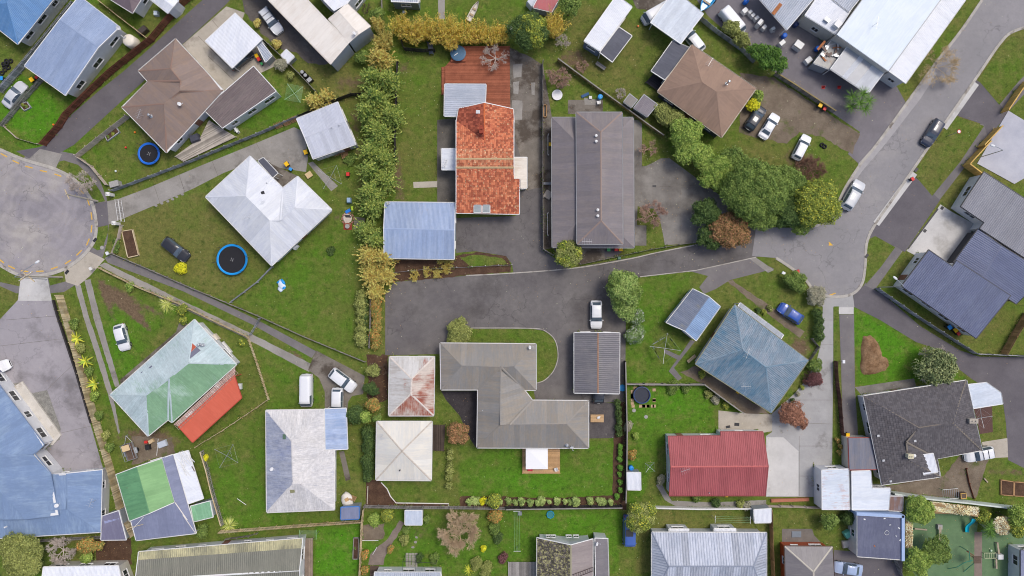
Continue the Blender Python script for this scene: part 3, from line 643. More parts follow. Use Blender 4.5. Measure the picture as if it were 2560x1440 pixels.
sheet('track', [(248, 664), (262, 656), (420, 734), (620, 830), (785, 913), (772, 930), (600, 838), (410, 750)], CONM, .014, rag=.04)
sheet('concrete_pad', [(790, 876), (912, 940), (908, 985), (880, 990), (870, 1005), (869, 1025), (812, 1026), (812, 980), (798, 945), (770, 925)], COND, .018)
sheet('concrete_path', [(848, 1130), (860, 1127), (877, 1198), (864, 1203)], COND, .012)
sheet('concrete_path', [(300, 950), (440, 830), (452, 795), (462, 800), (470, 815), (305, 985)], COND, .012)
sheet('concrete_path', [(770, 408), (782, 404), (845, 465), (828, 478)], CONM, .012)
sheet('courtyard', [(650, 395), (700, 420), (745, 440), (710, 470), (660, 425)], COND, .014)
sheet('old_concrete', [(330, 1090), (430, 1095), (440, 1135), (330, 1160)], DIRT, .01, rag=.2)
sheet('old_concrete', [(240, 1350), (328, 1345), (330, 1412), (240, 1412)], BARK, .01, rag=.1)
# centre lot
sheet('garden_bed', [(915, 1195), (950, 1203), (965, 1222), (985, 1250), (1000, 1258), (1122, 1258), (1122, 1268), (915, 1270)], BARK, .014, rag=.05)
strip('garden_edging', [(953, 1206), (968, 1222), (976, 1240), (990, 1257), (1122, 1259), (1122, 1267)], .14, .1, plain('white_edging', sr(225, 222, 215), .8))
strip('garden_edging', [(920, 1215), (918, 1260)], .12, .1, CONB)
sheet('garden_bed', [(918, 888), (970, 888), (970, 1000), (920, 1010)], BARK, .01, rag=.2)
sheet('driveway', [(1103, 978), (1195, 978), (1192, 1122), (1170, 1090), (1150, 1040), (1115, 1000)], surf('black_chip', sr(58, 54, 56), sr(72, 68, 70), .5, .35, .7, 6, .3, .01), .012)
sheet('lawn_island', [(1130, 822), (1330, 822), (1365, 828), (1388, 850), (1395, 890), (1385, 925), (1362, 950), (1338, 958), (1330, 880), (1130, 870)], GRASS, .024)
strip('lawn_edging', [(1178, 820), (1330, 821), (1365, 829), (1388, 852), (1395, 890), (1385, 925), (1362, 950), (1340, 958)], .14, .1, KERB, curve=True)
sheet('patio', [(1472, 1003), (1545, 1008), (1535, 1095), (1472, 1096)], PAVD, .016)
sheet('garden_bed', [(1536, 990), (1563, 990), (1566, 1275), (1530, 1270), (1534, 1100)], BARK, .012, rag=.05)
sheet('garden_bed', [(1150, 1240), (1200, 1242), (1400, 1245), (1535, 1238), (1535, 1270), (1150, 1270)], BARK, .011, rag=.1)
# right block
sheet('driveway', [(1718, 676), (1880, 645), (1935, 672), (1825, 700), (1790, 722), (1760, 735), (1748, 718), (1770, 690)], ASPP, .012)
sheet('concrete_patch', [(1875, 648), (1890, 644), (1935, 675), (1920, 682)], CONM, .017)
sheet('concrete_path', [(1820, 705), (1830, 700), (1850, 715), (1920, 760), (2010, 830), (2000, 845), (1900, 770)], DIRT, .012, rag=.1)
sheet('concrete_path', [(1726, 850), (1738, 853), (1685, 920), (1705, 945), (1695, 952), (1672, 928)], ASPP, .014, rag=.03)
sheet('concrete_path', [(1660, 872), (1700, 890), (1695, 900), (1660, 882)], ASPP, .017)
sheet('bare_earth', [(1700, 930), (1740, 915), (1800, 950), (1925, 1035), (1860, 1034), (1762, 962)], DIRT, .011, rag=.15)
sheet('driveway', [(2040, 745), (2085, 743), (2132, 736), (2136, 768), (2083, 768), (2083, 900), (2080, 1170), (2040, 1242), (1915, 1242), (1915, 1090), (1930, 1080), (1930, 1034), (1985, 985), (2015, 950), (2042, 900), (2052, 860), (2057, 768)], surf('concrete_driveway', sr(158, 157, 156), sr(174, 173, 171), .3, .35, .7, 8, .09, .003, c3=sr(126, 123, 120), lo3=.57, hi3=.7, s3=.3), .014)
for a, b in (((2057, 800), (2083, 800)), ((2050, 862), (2083, 862)), ((1990, 1000), (2080, 1000)), ((1940, 1055), (2080, 1060)), ((1998, 1090), (1998, 1240)), ((1915, 1190), (2060, 1190)), ((1998, 1115), (2070, 1115))): strip('expansion_joint', [a, b], .05, .004, COND, z0=.0155)
sheet('concrete_pad', [(1796, 1026), (1870, 1034), (1930, 1036), (1930, 1078), (1905, 1082), (1796, 1076)], CONB, .02)
sheet('concrete_pad', [(1916, 1093), (1958, 1093), (1996, 1128), (1996, 1240), (1916, 1240)], CONL, .02)
sheet('verge', [(2084, 766), (2098, 766), (2096, 900), (2110, 1090), (2092, 1140), (2082, 1140)], GRASS, .018)
sheet('driveway', [(2098, 786), (2135, 786), (2137, 970), (2150, 1160), (2112, 1160), (2105, 1000)], ASPP, .02)
sheet('concrete_path', [(2137, 968), (2285, 946), (2290, 965), (2160, 995)], CONF, .024)
sheet('footpath', [(2097, 768), (2134, 768), (2134, 785), (2097, 785)], CONL, .025)
sheet('driveway', [(2133, 736), (2160, 713), (2205, 732), (2300, 815), (2400, 876), (2450, 892), (2660, 892), (2660, 1220), (2520, 1150), (2515, 1060), (2508, 1010), (2490, 985), (2430, 948), (2400, 925), (2330, 868), (2290, 855), (2200, 800), (2135, 767)], ASPN, .016)
MP = [G(*q) for q in spline([(2157, 842), (2168, 839), (2182, 843), (2196, 860), (2203, 880), (2205, 890), (2216, 895), (2222, 908), (2218, 922), (2205, 928), (2180, 936), (2160, 935), (2151, 925), (2152, 900), (2153, 870)], True, 3)]; mc = sum(MP, Vector()) / len(MP); mb = MB(); n_ = len(MP); mb.add([(mc.x + (p.x - mc.x) * k * random.uniform(.96, 1.04), mc.y + (p.y - mc.y) * k * random.uniform(.96, 1.04), z * random.uniform(.85, 1.15)) for k, z in ((1, .01), (.93, .22), (.75, .45), (.5, .58), (.22, .66)) for p in MP], [(r * n_ + i, r * n_ + (i + 1) % n_, (r + 1) * n_ + (i + 1) % n_, (r + 1) * n_ + i) for r in range(4) for i in range(n_)] + [tuple(range(4 * n_, 5 * n_))]); put(mb, 'soil_mound', BARK2, smooth=True)['kind'] = 'structure'
sheet('concrete_apron', [(2455, 1105), (2518, 1095), (2520, 1143), (2460, 1146)], CONB, .024)
sheet('yard', [(2210, 1215), (2352, 1195), (2400, 1140), (2470, 1150), (2440, 1245), (2240, 1240)], DIRT, .013, rag=.15)
sheet('patio', [(2435, 1022), (2480, 1015), (2482, 1080), (2450, 1085)], plain('red_brown_deck', sr(92, 66, 60), .8, var=.2, scale=3), .02)
sheet('play_turf', [(2262, 1250), (2448, 1278), (2440, 1345), (2437, 1500), (2330, 1500), (2262, 1400)], TURF, .014)
sheet('play_turf', [(2452, 1325), (2660, 1300), (2660, 1500), (2452, 1500)], TURF, .014)
sheet('concrete_path', [(2436, 1330), (2455, 1330), (2455, 1500), (2435, 1500)], plain('brown_path', sr(132, 118, 108), .9, var=.15, scale=2), .019)
sheet('patio', [(2522, 1362), (2640, 1362), (2640, 1500), (2520, 1500)], plain('brown_paving', sr(146, 130, 118), .9, var=.12, scale=2), .019)
sheet('driveway', [(2085, 1375), (2130, 1378), (2144, 1392), (2256, 1400), (2256, 1500), (2080, 1500)], ASPN, .012)
sheet('patio', [(1955, 1322), (2030, 1322), (2035, 1338), (2062, 1366), (1955, 1362)], surf('old_patio', sr(112, 106, 100), sr(128, 122, 116), .5, .35, .7, 6, .15, .005), .012)
sheet('concrete_path', [(1000, 1300), (1012, 1308), (960, 1395), (958, 1412), (920, 1412), (925, 1385), (970, 1345)], surf('worn_path', sr(120, 108, 100), sr(138, 126, 116), .5, .35, .7, 7, .18, .006), .012, rag=.08)
sheet('bare_earth', [(905, 1312), (960, 1310), (960, 1345), (905, 1352)], DIRT, .01, rag=.15)
sheet('garden_bed', [(1165, 1240), (1270, 1240), (1270, 1270), (1165, 1270)], BARK, .016, rag=.15)
sheet('concrete_path', [(1640, 1212), (1655, 1210), (1668, 1235), (1680, 1252), (1780, 1256), (1915, 1250), (1915, 1265), (1690, 1266), (1662, 1250)], CONM, .012, rag=.04)
sheet('concrete_path', [(1095, -10), (1112, -10), (1112, 48), (1096, 48)], CONM, .012)
sheet('patio', [(1570, -20), (1690, -20), (1640, 30), (1590, 20)], COND, .01, rag=.1)
sheet('old_concrete', [(1460, 245), (1500, 250), (1500, 262), (1462, 262)], CONM, .016)
# painted no-parking dashes round the turning circle
for i, (x, y, a) in enumerate(((10, 388, 28), (40, 405, 25), (73, 418, 15), (109, 428, 12), (145, 438, 20), (204, 478, 48), (221, 505, 72), (229, 540, 82), (229, 572, 96), (220, 605, 113), (198, 632, 135), (170, 655, 146), (136, 670, 160), (100, 678, 178), (62, 678, 5), (29, 668, 25), (3, 652, 38), (2060, 550, -45), (2038, 566, -25), (2080, 736, -20))):
    p = G(x, y); put(MB().box((p.x, p.y, .0265), (1.15, .17, .004), -math.radians(a)), 'road_marking', YEL)['kind'] = 'structure'
p = G(2077, 609); put(MB().add([(p.x - .25, p.y + .3, .03), (p.x + .35, p.y - .3, .03), (p.x - .35, p.y - .3, .03)], [(0, 2, 1)]), 'road_marking', YEL)['kind'] = 'structure'
# round service lids and pale stains
for x, y in ((255, 619), (2165, 1075), (1615, 1042), (1585, 1026)):
    p = G(x, y); put(MB().lathe((p.x, p.y, 0), [(.3, .02), (.28, .035)], 14), 'service_lid', CONC)['kind'] = 'structure'
# sealed repairs, oil spots and sumps on the paving
sheet('sump', [(1631, 463), (1640, 463), (1640, 468), (1631, 468)], DARKM, .027)
for x, y in ((238, 600), (2166, 640), (2290, 425), (168, 680)):
    p = G(x, y); put(MB().box((p.x, p.y, .05), (.7, .4, .1), .9), 'storm_drain', DARKM)['kind'] = 'structure'
# ------------------------------------------------------------------ buildings
WW = wallm((.74, .75, .76)); WC = wallm((.68, .64, .56)); WG = wallm((.36, .39, .42)); WB = wallm((.42, .5, .58)); WD = wallm((.05, .05, .055)); WO_ = wallm(sr(188, 92, 56), .12, 'orange_brick'); WSTUC = wallm((.72, .72, .70), 5., 'pale_stucco')
t_ = NT('clear_roofing'); t_.b.inputs['Transmission Weight'].default_value = .35; GLASSROOF = t_.done(t_.vary(sr(205, 208, 212), t_.noise(t_.pos(), 1.5), .9, 1.08), .25, .5)
GUTD = plain('dark_gutter', (.06, .06, .065), .5); GUTG = plain('grey_gutter', (.4, .41, .42), .5); GUTB = plain('brown_fascia', (.16, .11, .09), .6)
BLUE = roofm('blue_metal', sr(92, 136, 184), sr(108, 148, 192), .35); BLUEP = roofm('pale_blue_metal', sr(140, 157, 186), sr(150, 166, 193), .4, .19, .012)
BROWN = roofm('brown_metal_tile', sr(134, 118, 110), sr(142, 122, 108), .4, .0, 0, rough=.7); BROWNC = roofm('brown_corrugate', sr(116, 104, 102), sr(128, 116, 112), .4, .3, .05)
WHITER = roofm('white_metal', sr(226, 229, 234), sr(214, 218, 226), .35, .19, .018, rnd=.025, dirt=.05)
CREAM = roofm('cream_metal', sr(232, 226, 216), sr(224, 216, 204), .4, .0, 0, rnd=.02, dirt=.05)
GREYP = roofm('pale_grey_metal', sr(188, 192, 204), sr(196, 200, 210), .4, .19, .014)
OFFW = roofm('aged_white_metal', sr(204, 208, 216), sr(214, 217, 221), .45, .15, .012, sr(150, 158, 170), .08, dirt=.07)
DUPL = roofm('taupe_metal', sr(124, 118, 120), sr(132, 124, 122), .4, .15, .012)
GREY2 = roofm('grey_taupe_metal', sr(136, 134, 130), sr(146, 138, 126), .45, .15, .012, rnd=.07, rough=.55)
SHED = roofm('charcoal_rib', sr(114, 112, 116), sr(126, 123, 124), .4, .3, .05)
NAVY = roofm('slate_rib', sr(92, 100, 128), sr(102, 110, 136), .4, .3, .05); NAVYL = roofm('pewter_rib', sr(132, 133, 141), sr(140, 141, 148), .4, .3, .05)
SLATE = roofm('slate_blue_metal', sr(124, 130, 154), sr(132, 138, 162), .4, .15, .012)
BLUED = roofm('denim_metal', sr(122, 144, 176), sr(138, 159, 186), .35, .15, .012)
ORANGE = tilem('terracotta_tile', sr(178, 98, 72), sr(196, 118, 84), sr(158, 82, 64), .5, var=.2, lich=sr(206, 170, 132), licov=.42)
DTILE = tilem('charcoal_tile', sr(94, 91, 94), sr(98, 95, 97), sr(91, 87, 88), .4, var=.12); MTILE = tilem('mossy_tile', sr(84, 80, 76), sr(96, 90, 84), sr(96, 90, 72), .4, lich=sr(150, 146, 104), licov=.5)
ORL = tilem('lichen_tile', sr(180, 104, 76), sr(196, 126, 92), sr(186, 128, 96), .5, var=.2, lich=sr(206, 180, 144), licov=.43)
ORANGE_SHADE = tilem('shaded_terracotta', sr(146, 76, 58), sr(160, 88, 66), sr(128, 64, 52), .5, var=.2, lich=sr(190, 150, 120), licov=.34)  # deeper red copy paints shade on the wing slope facing away from the sun
LICH = plain('lichen_ridge', sr(186, 162, 124), .9, var=.25, scale=5); CAPD = plain('grey_ridge', sr(124, 116, 106), .9, var=.25, scale=5)
WEATH = roofm('weathered_blue_white', sr(194, 193, 194), sr(212, 209, 206), .55, .0, 0, sr(140, 148, 172), .2, rough=.75, streak=4, sharp=.16, dirt=.3)
WEATH_SHADE = roofm('weathered_blue_shaded', sr(148, 155, 174), sr(180, 183, 192), .5, .0, 0, sr(112, 124, 160), .35, rough=.75, streak=4, sharp=.2, dirt=.3)  # darker blue copy puts shade into the west slope; streaks are weathering
RUST = roofm('rusted_white_iron', sr(206, 204, 200), sr(190, 184, 176), .4, .08, .012, sr(168, 98, 78), .2, rough=.8, sharp=.1, dirt=.12); RUST2 = roofm('rust_red_iron', sr(168, 104, 84), sr(150, 84, 68), .45, .08, .012, sr(204, 192, 180), .58, rough=.85, dirt=.14, sharp=.14)
CRM2 = roofm('ivory_iron', sr(226, 221, 208), sr(216, 214, 206), .45, .08, .01, sr(205, 176, 140), .04, dirt=.05); RUSTCAP = plain('rust_spotted_cap', sr(196, 186, 172), .8, var=.25, scale=3)
TEAL_SHADE = roofm('faded_teal_shaded', sr(92, 128, 150), sr(132, 148, 160), .5, .26, .05, sr(150, 158, 166), .3, sharp=.14, dirt=.26)  # slopes away from the sun: shade mixed into the faded colour
TEAL_LIT = roofm('faded_teal_lit', sr(136, 148, 160), sr(112, 134, 150), .5, .26, .05, sr(98, 130, 150), .28, sharp=.14, dirt=.26)  # sunward slopes: the same faded iron painted paler as if lit
GRN = roofm('peeling_green_iron', sr(172, 190, 192), sr(188, 203, 205), .5, .0, 0, sr(124, 164, 130), .26, rough=.75, sharp=.14, dirt=.22, streak=4); GRN2 = roofm('green_iron', sr(120, 158, 124), sr(130, 168, 132), .4, .0, 0, sr(164, 190, 174), .34, rough=.7, sharp=.14, dirt=.2, streak=4)
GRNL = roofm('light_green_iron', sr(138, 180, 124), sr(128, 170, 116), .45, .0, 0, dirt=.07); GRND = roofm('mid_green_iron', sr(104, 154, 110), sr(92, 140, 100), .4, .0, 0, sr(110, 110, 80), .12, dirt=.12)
ORR = roofm('orange_awning', sr(204, 100, 76), sr(210, 106, 82), .4, .0, 0, rnd=.02, dirt=.04)
RED = roofm('red_rib', sr(168, 90, 92), sr(158, 82, 84), .4, .28, .05, sr(186, 120, 110), .12, dirt=.1, rough=.6)
OLIVE = roofm('olive_rib', sr(124, 124, 112), sr(134, 133, 120), .4, .3, .05, sr(168, 164, 132), .12, rough=.7, sharp=.2)
OLIVL = roofm('olive_lichen', sr(136, 134, 112), sr(150, 146, 118), .4, .3, .05, sr(190, 184, 144), .55, rough=.8, sharp=.14, dirt=.2)
PLAID = roofm('blue_grey_pressed', sr(158, 166, 180), sr(178, 184, 196), .5, .4, .06, rnd=.17, dirt=.14)
TIN = roofm('bare_tin', sr(214, 222, 230), sr(200, 210, 222), .45, .08, .012, sr(182, 128, 96), .13, rough=.5, dirt=.07, sharp=.16)
WKSH = roofm('pale_blue_long_run', sr(206, 218, 228), sr(214, 224, 232), .45, .0, 0, sr(176, 190, 202), .1, rnd=.02, dirt=.05, streak=3)
GREYR = roofm('grey_rib', sr(170, 178, 190), sr(182, 188, 198), .4, .3, .05)
FLATG = roofm('grey_membrane', sr(84, 86, 96), sr(94, 96, 106), .4, .0, 0, rnd=.03, rough=.7)
BIT = roofm('navy_membrane', sr(92, 96, 118), sr(102, 106, 126), .4, .0, 0, rnd=.03, rough=.75, dirt=.14)

# -- north-west corner
h = B('house', 'bright blue hip roofed house with white walls beside grey paling fence', 'house', (60, 20))
roof(h, *hip([(44, 110), (181, -62), (71, -149), (-66, 23)], [(18, 6), (80, -52)], 3.0, 4.6), BLUE, gut=WHITE, wall=WW)
h = B('house', 'pale blue gabled house with white end wall and three windows beside water tank', 'house', (190, 120))
R = roof(h, *gable([(198, -10), (299, 68), (164, 238), (61, 164)], [(149, 49), (246, 119)], 3.1, 4.0), BLUEP, wall=WW, over=.3)
dish(R, 300, 72, -40)
h = B('house', 'brown roofed white house with twin small windows above the lawn', 'house', (320, 0))
roof(h, *hip([(331, 32), (250, -18), (300, -110), (385, -55)], [(318, -30)], 3.4, 4.8), roofm('plum_brown_metal', sr(118, 104, 108), sr(126, 112, 114), .4, .0, 0), wall=WW)
h = B('garden_shed', 'white gabled outbuilding beside the brown timber fence', 'shed', (412, 5))
roof(h, *gable([(376, -2), (420, 33), (446, 2), (402, -33)], [(390, -18), (433, 17)], 2.6, 3.0), WHITER, wall=WW, over=.15)
h = B('house', 'brown hip roofed house with L-shaped ridge beside long narrow driveway', 'house', (430, 240))
R = roof(h, [(439, 97, 2.9), (558, 226, 2.9), (416, 381, 2.9), (305, 268, 2.9), (370, 204, 2.9), (346, 177, 2.9), (426, 172, 4.7), (451, 202, 4.75), (451, 228, 4.75), (411, 259, 4.6)],
     [(0, 5, 6), (5, 4, 7, 6), (4, 3, 9, 8, 7), (3, 2, 9), (2, 1, 8, 9), (1, 0, 6, 7, 8)], BROWN, plain('brown_ridge', sr(142, 116, 102), .7), wall=WW, door=True)
dish(R, 451, 263, 10); aerial(R, 359, 290, 70, 6); vent(R, 375, 287, .09, .5); flue(R, 378, 290, .7)
h = B('garage', 'brown corrugated garage with white wall joined to brown hip house', 'garage', (600, 245))
roof(h, *mono([(634, 165), (691, 228), (557, 320), (509, 273)], [3.0, 3.0, 2.7, 2.7]), BROWNC, wall=WW, over=.15, door=True)
heat_pump(h, 590, 325, -55)
h = B('carport', 'white square carport roof over concrete apron with dark car underneath', 'carport', (585, 100))
roof(h, *mono([(588, 32), (656, 98), (581, 170), (513, 102)], [2.9, 2.8, 2.6, 2.7]), WHITER, posts=True, over=.25)
h = B('lean_to_shed', 'small grey ribbed lean-to beside colourful bins', 'shed', (657, 125))
roof(h, *mono([(641, 112), (653, 103), (680, 138), (663, 155)], [2.3, 2.3, 2.1, 2.1]), GREYR, wall=WG, over=.08, wins=False)
h = B('utility_box_shed', 'tiny white square locker shed beside dark gravel', 'shed', (722, 142))
roof(h, *mono([(716, 123), (736, 141), (719, 158), (702, 138)], [1.5, 1.5, 1.4, 1.4]), WHITER, wall=WG, over=.04, wins=False)
h = B('hall', 'big cream low-pitched hall with pale grey end wall beside gravel drive', 'hall', (800, 70))
roof(h, *mono([(560, -115), (827, 160), (872, 107), (660, -115)], [4.1, 4.1, 4.5, 4.5]), CREAM, gut=CREAM, wall=wallm(sr(176, 184, 194), .3, 'grey_sheet_wall', True), over=.12, wins=False)
R = roof(h, *gable([(821, 47), (872, 107), (926, 66), (868, 9)], [(846, 27), (897, 85)], 4.5, 4.9), CREAM, gut=CREAM, wall=wallm(sr(176, 184, 194), .3, 'grey_sheet_wall', True), over=.1, wins=False)
dish(R, 886, 88, 30)
roof(h, *mono([(770, -40), (835, 27), (868, 9), (905, -35), (840, -80)], [4.6, 4.6, 4.6, 4.4, 4.4]), WHITER, wall=WW, over=.1)
h = B('cabin', 'grey ribbed garden cabin with band of white windows beside bamboo', 'cabin', (1013, 0))
roof(h, *mono([(978, -40), (1046, -40), (1046, 7), (978, 4)], [2.8, 2.8, 3.0, 3.0]), GREYR, wall=wallm(sr(120, 132, 148), .18, 'slate_board', True), over=.12)
h = B('garage', 'pale grey gabled garage with brown door at end of concrete drive', 'garage', (815, 325))
R = roof(h, [(741, 297, 2.7), (845, 255, 2.7), (890, 360, 2.7), (782, 397, 2.7), (761, 343, 3.4), (864, 303, 3.4)], [(0, 1, 5, 4), (4, 5, 2, 3)], GREYP, wall=WW, over=.15, door=True)
vent(R, 830, 320, .06); vent(R, 848, 314, .06)
h = B('house', 'weathered white hip roofed house beside blue rimmed trampoline', 'house', (670, 530))
R = roof(h, [(625, 390, 2.9), (707, 470, 2.9), (744, 441, 2.9), (829, 524, 2.9), (679, 664, 2.9), (514, 492, 2.9), (614, 490, 4.5), (674, 551, 4.6), (701, 551, 4.4), (737, 520, 4.2)],
     [(0, 5, 6), (5, 4, 7, 6), (0, 6, 7, 8, 1), (1, 8, 9, 2), (2, 9, 3), (4, 3, 9, 8, 7)], OFFW, wall=WW, door=True)
roofbox(R, 'skylight', 657, 482, (.5, .45, .12), DARKM, 20); vent(R, 668, 458, .06); aerial(R, 625, 545, 30, 6); heat_pump(h, 738, 618, 40)
roof(h, *mono([(645, 402), (658, 394), (694, 432), (682, 443)], [2.75, 2.75, 2.7, 2.7]), FLATG, wins=False, over=.1, posts=True)
# -- orange tile house
h = B('house', 'orange clay tiled house with lichen ridge and skylight pair', 'house', (1215, 420))
cap = LICH
R = roof(h, [(1140, 300, 3.0), (1285, 300, 3.0), (1140, 397, 4.9), (1285, 397, 4.9), (1285, 447, 4.1), (1299, 447, 4.1), (1299, 535, 3.0), (1140, 532, 3.0), (1211, 352, 3.9), (1140, 372, 4.42), (1285, 372, 4.42), (1140, 419, 4.55), (1285, 419, 4.55)], [(0, 8, 1, 10, 9), (9, 10, 3, 2), (2, 3, 12, 11), (11, 12, 4, 5, 6, 7)], [ORANGE, ORL, ORL, ORANGE], cap, style='tile', wall=WW, door=True, skip=((0, 8), (1, 8)))
roof(h, [(1147, 271, 3.0), (1211, 256, 3.9), (1283, 272, 3.0), (1285, 306, 3.0), (1211, 356, 3.9), (1141, 306, 3.0)], [(0, 1, 4, 5), (1, 2, 3, 4)], [ORANGE_SHADE, ORANGE], plain('orange_ridge', sr(206, 112, 66), .9, var=.2), style='tile', skip=((3, 4), (4, 5)), wall=WW)
o = roofbox(R, 'skylight', 1194, 518, (1.2, 1.7, .1), WHITE); roofbox(R, 'skylight_glass', 1194, 518, (1.0, 1.5, .14), plain('milky_glass', sr(150, 158, 160), .2, var=.2, scale=2))
roofbox(R, 'skylight', 1216, 518, (1.2, 1.7, .1), WHITE); roofbox(R, 'skylight_glass', 1216, 518, (1.0, 1.5, .14), MATS['milky_glass'])
roofbox(R, 'roof_hatch', 1195, 280, (.6, .5, .15), STEEL); chimney(R, 1204, 325, .5, 1.0, .5, 0, plain('red_brick', sr(150, 70, 52), .9, var=.3, scale=8)); vent(R, 1145, 441, .07)
roof(h, *mono([(1104, 371), (1138, 371), (1138, 425), (1105, 425)], [2.4, 2.7, 2.7, 2.4]), WHITER, over=.1, posts=[0, 3])
roof(h, *mono([(1283, 393), (1317, 393), (1317, 470), (1301, 471), (1301, 448), (1285, 447)], [2.8] + [2.5] * 2 + [2.6, 2.6, 2.8]), roofm('chalky_flat_roof', sr(212, 204, 192), sr(196, 186, 172), .45, 0, 0, sr(168, 130, 100), .2, sharp=.15), wall=WC, over=.08)
h = B('verandah_roof', 'pale blue ribbed verandah roof over red deck', 'verandah', (1160, 250))
roof(h, *mono([(1112, 210), (1215, 211), (1213, 258), (1149, 272), (1147, 291), (1111, 290)], [2.6, 2.6, 2.6, 2.65, 2.7, 2.7]), GREYR, over=.12, posts=[0, 1], ribdir=(1, 0))
h = B('garage', 'blue gabled garage beside the feathery conifers', 'garage', (1050, 575))
R = roof(h, [(962, 505, 2.6), (1138, 507, 2.6), (1136, 648, 2.6), (960, 645, 2.6), (959, 572, 3.3), (1137, 575, 3.3)], [(0, 1, 5, 4), (4, 5, 2, 3)], roofm('sky_blue_rib', sr(142, 160, 190), sr(152, 168, 194), .4, .19, .014, sr(158, 160, 172), .2, rnd=.07), wall=WB, over=.12)
dish(R, 975, 510, 160)
h = B('duplex_house', 'large taupe metal roofed house with raised central roof beside forecourt', 'house', (1482, 455))
roof(h, [(1380, 294, 2.8), (1583, 294, 2.8), (1585, 619, 2.8), (1381, 618, 2.8), (1481, 395, 4.6), (1482, 517, 4.6)], [(0, 1, 4), (1, 2, 5, 4), (2, 3, 5), (3, 0, 4, 5)], DUPL, wall=WC, gut=GUTG)
R = roof(h, [(1441, 281, 4.3), (1555, 281, 4.3), (1557, 610, 4.3), (1443, 610, 4.3), (1502, 330, 5.6), (1503, 552, 5.6)], [(0, 1, 4), (1, 2, 5, 4), (2, 3, 5), (3, 0, 4, 5)], DUPL, plain('tan_ridge', sr(146, 128, 118), .6), gut=GUTG, wall=WC, base=2.5, over=.3, wins=False)
for q in ((1490, 340), (1490, 354), (1494, 525), (1494, 540)): vent(R, *q, .1, .25, WHITE, True)
aerial(R, 1465, 605, 0, 6)
# -- north
h = B('cabin', 'long white roofed cabin with blue-grey boards and dark lean-to', 'cabin', (1520, 70))
roof(h, *mono([(1460, 102), (1499, 127), (1580, 17), (1541, -12)], [3.0, 2.9, 2.9, 3.0]), WHITER, wall=wallm(sr(112, 126, 150), .2, 'blue_grey_board', True), over=.08)
roof(h, *mono([(1547, 67), (1580, 89), (1530, 155), (1499, 131)], [2.7, 2.5, 2.5, 2.7]), FLATG, over=.1, posts=[1, 2])
h = B('carport', 'large silvery carport roof with white vehicles tucked beneath', 'carport', (1690, 50))
roof(h, *mono([(1626, 56), (1702, 110), (1759, 35), (1685, -25)], [3.0, 3.0, 2.8, 2.8]), roofm('silver_sheet', sr(202, 210, 218), sr(190, 198, 208), .45, .15, .012, sr(150, 156, 164), .12), over=.3, posts=True)
h = B('house', 'tan brown square hip roofed house with flue beside gravel parking', 'house', (1767, 228))
R = roof(h, *hip([(1730, 112), (1890, 221), (1804, 343), (1644, 229)], [(1755, 205), (1791, 229)], 3.1, 4.9), roofm('tan_metal', sr(150, 124, 106), sr(142, 118, 102), .4, .0, 0, rough=.65), wall=wallm(sr(76, 84, 100), .15, 'dark_slate_board'), door=True, gut=plain('cream_gutter', sr(205, 196, 180)))
flue(R, 1816, 210, 1.3); aerial(R, 1770, 162, 60, 6)
roof(h, *mono([(1682, 102), (1727, 121), (1662, 200), (1628, 178)], [2.7, 2.8, 2.8, 2.6]), FLATG, over=.1, posts=[0, 3], wins=False)
for q in ((1574, 234, 1594, 250, 1579, 269, 1559, 254, 'small grey flat roofed shed on the lichen fence line', roofm('mid_grey_felt', sr(136, 132, 126), None, 0, 0, 0)), (1610, 236, 1644, 261, 1619, 292, 1584, 269, 'mauve grey sheet roofed shed under the twiggy bush', roofm('mauve_sheet', sr(122, 116, 122), sr(132, 126, 130), .4, .2, .02))):
    s = B('garden_shed', q[8], 'shed', ((q[0] + q[4]) / 2, (q[1] + q[5]) / 2)); roof(s, *mono([q[0:2], q[2:4], q[4:6], q[6:8]], [2.2, 2.2, 2., 2.]), q[9], wall=WG, over=.06, wins=False, gut=GUTG)
# -- workshop
h = B('workshop', 'large pale blue roofed workshop with broad white canopy along the street', 'workshop', (2230, 90))
R = roof(h, *mono([(2092, 87), (2222, 178), (2395, -60), (2200, -62)], [4.6, 4.6, 4.9, 4.9]), WKSH, wall=WC, over=.05, sw=1.1, ribdir=(.61, -.79), gut=GUTG)
aerial(R, 2182, 65, 80, 3, 2.)
roof(h, *mono([(2222, 178), (2264, 208), (2435, -30), (2395, -62)], [3.7, 3.5, 3.5, 3.7]), WHITER, wall=WSTUC, over=.2, ribdir=(.8, .6))
roof(h, *mono([(2117, 117), (2213, 178), (2170, 235), (2076, 172)], [3.4, 3.4, 2.9, 2.9]), roofm('verandah_sheet', sr(196, 200, 206), sr(206, 210, 214), .4, .1, .01), wall=None, over=.12, posts=[2, 3], ribdir=(-.63, .78), glazed=(0, 1, 2, 4, 5))
h = B('workshop_annex', 'white ribbed annex with cream wall and dark windows behind workshop', 'workshop', (2065, 35))
R = roof(h, *mono([(2012, 38), (2090, 86), (2126, 28), (2050, -18)], [3.6, 3.6, 3.9, 3.9]), WHITER, wall=WC, over=.12, ribdir=(.65, -.76))
roofbox(R, 'ventilator', 2065, 52, (.5, .8, .5), STEEL, 50); roofbox(R, 'ventilator', 2090, 64, (1., .9, .8), WHITE, 50)
roof(h, *mono([(2078, -4), (2123, 30), (2200, -66), (2150, -90)], [4., 4., 4.3, 4.3]), GREYR, over=.05, ribdir=(.61, -.79))
h = B('open_shed', 'grey ribbed open shed with rusty sheet over stored appliances', 'shed', (1960, 15))
R = roof(h, *mono([(1884, -20), (1967, 75), (2040, -10), (1960, -90)], [3.0, 3.0, 3.5, 3.5]), GREYR, over=.2, posts=True, ribdir=(.6, -.8))
roofbox(R, 'rusty_sheet', 1948, 15, (3.2, .55, .05), plain('rusty_iron', sr(170, 110, 70), .9, var=.4, scale=4), 52, .02)
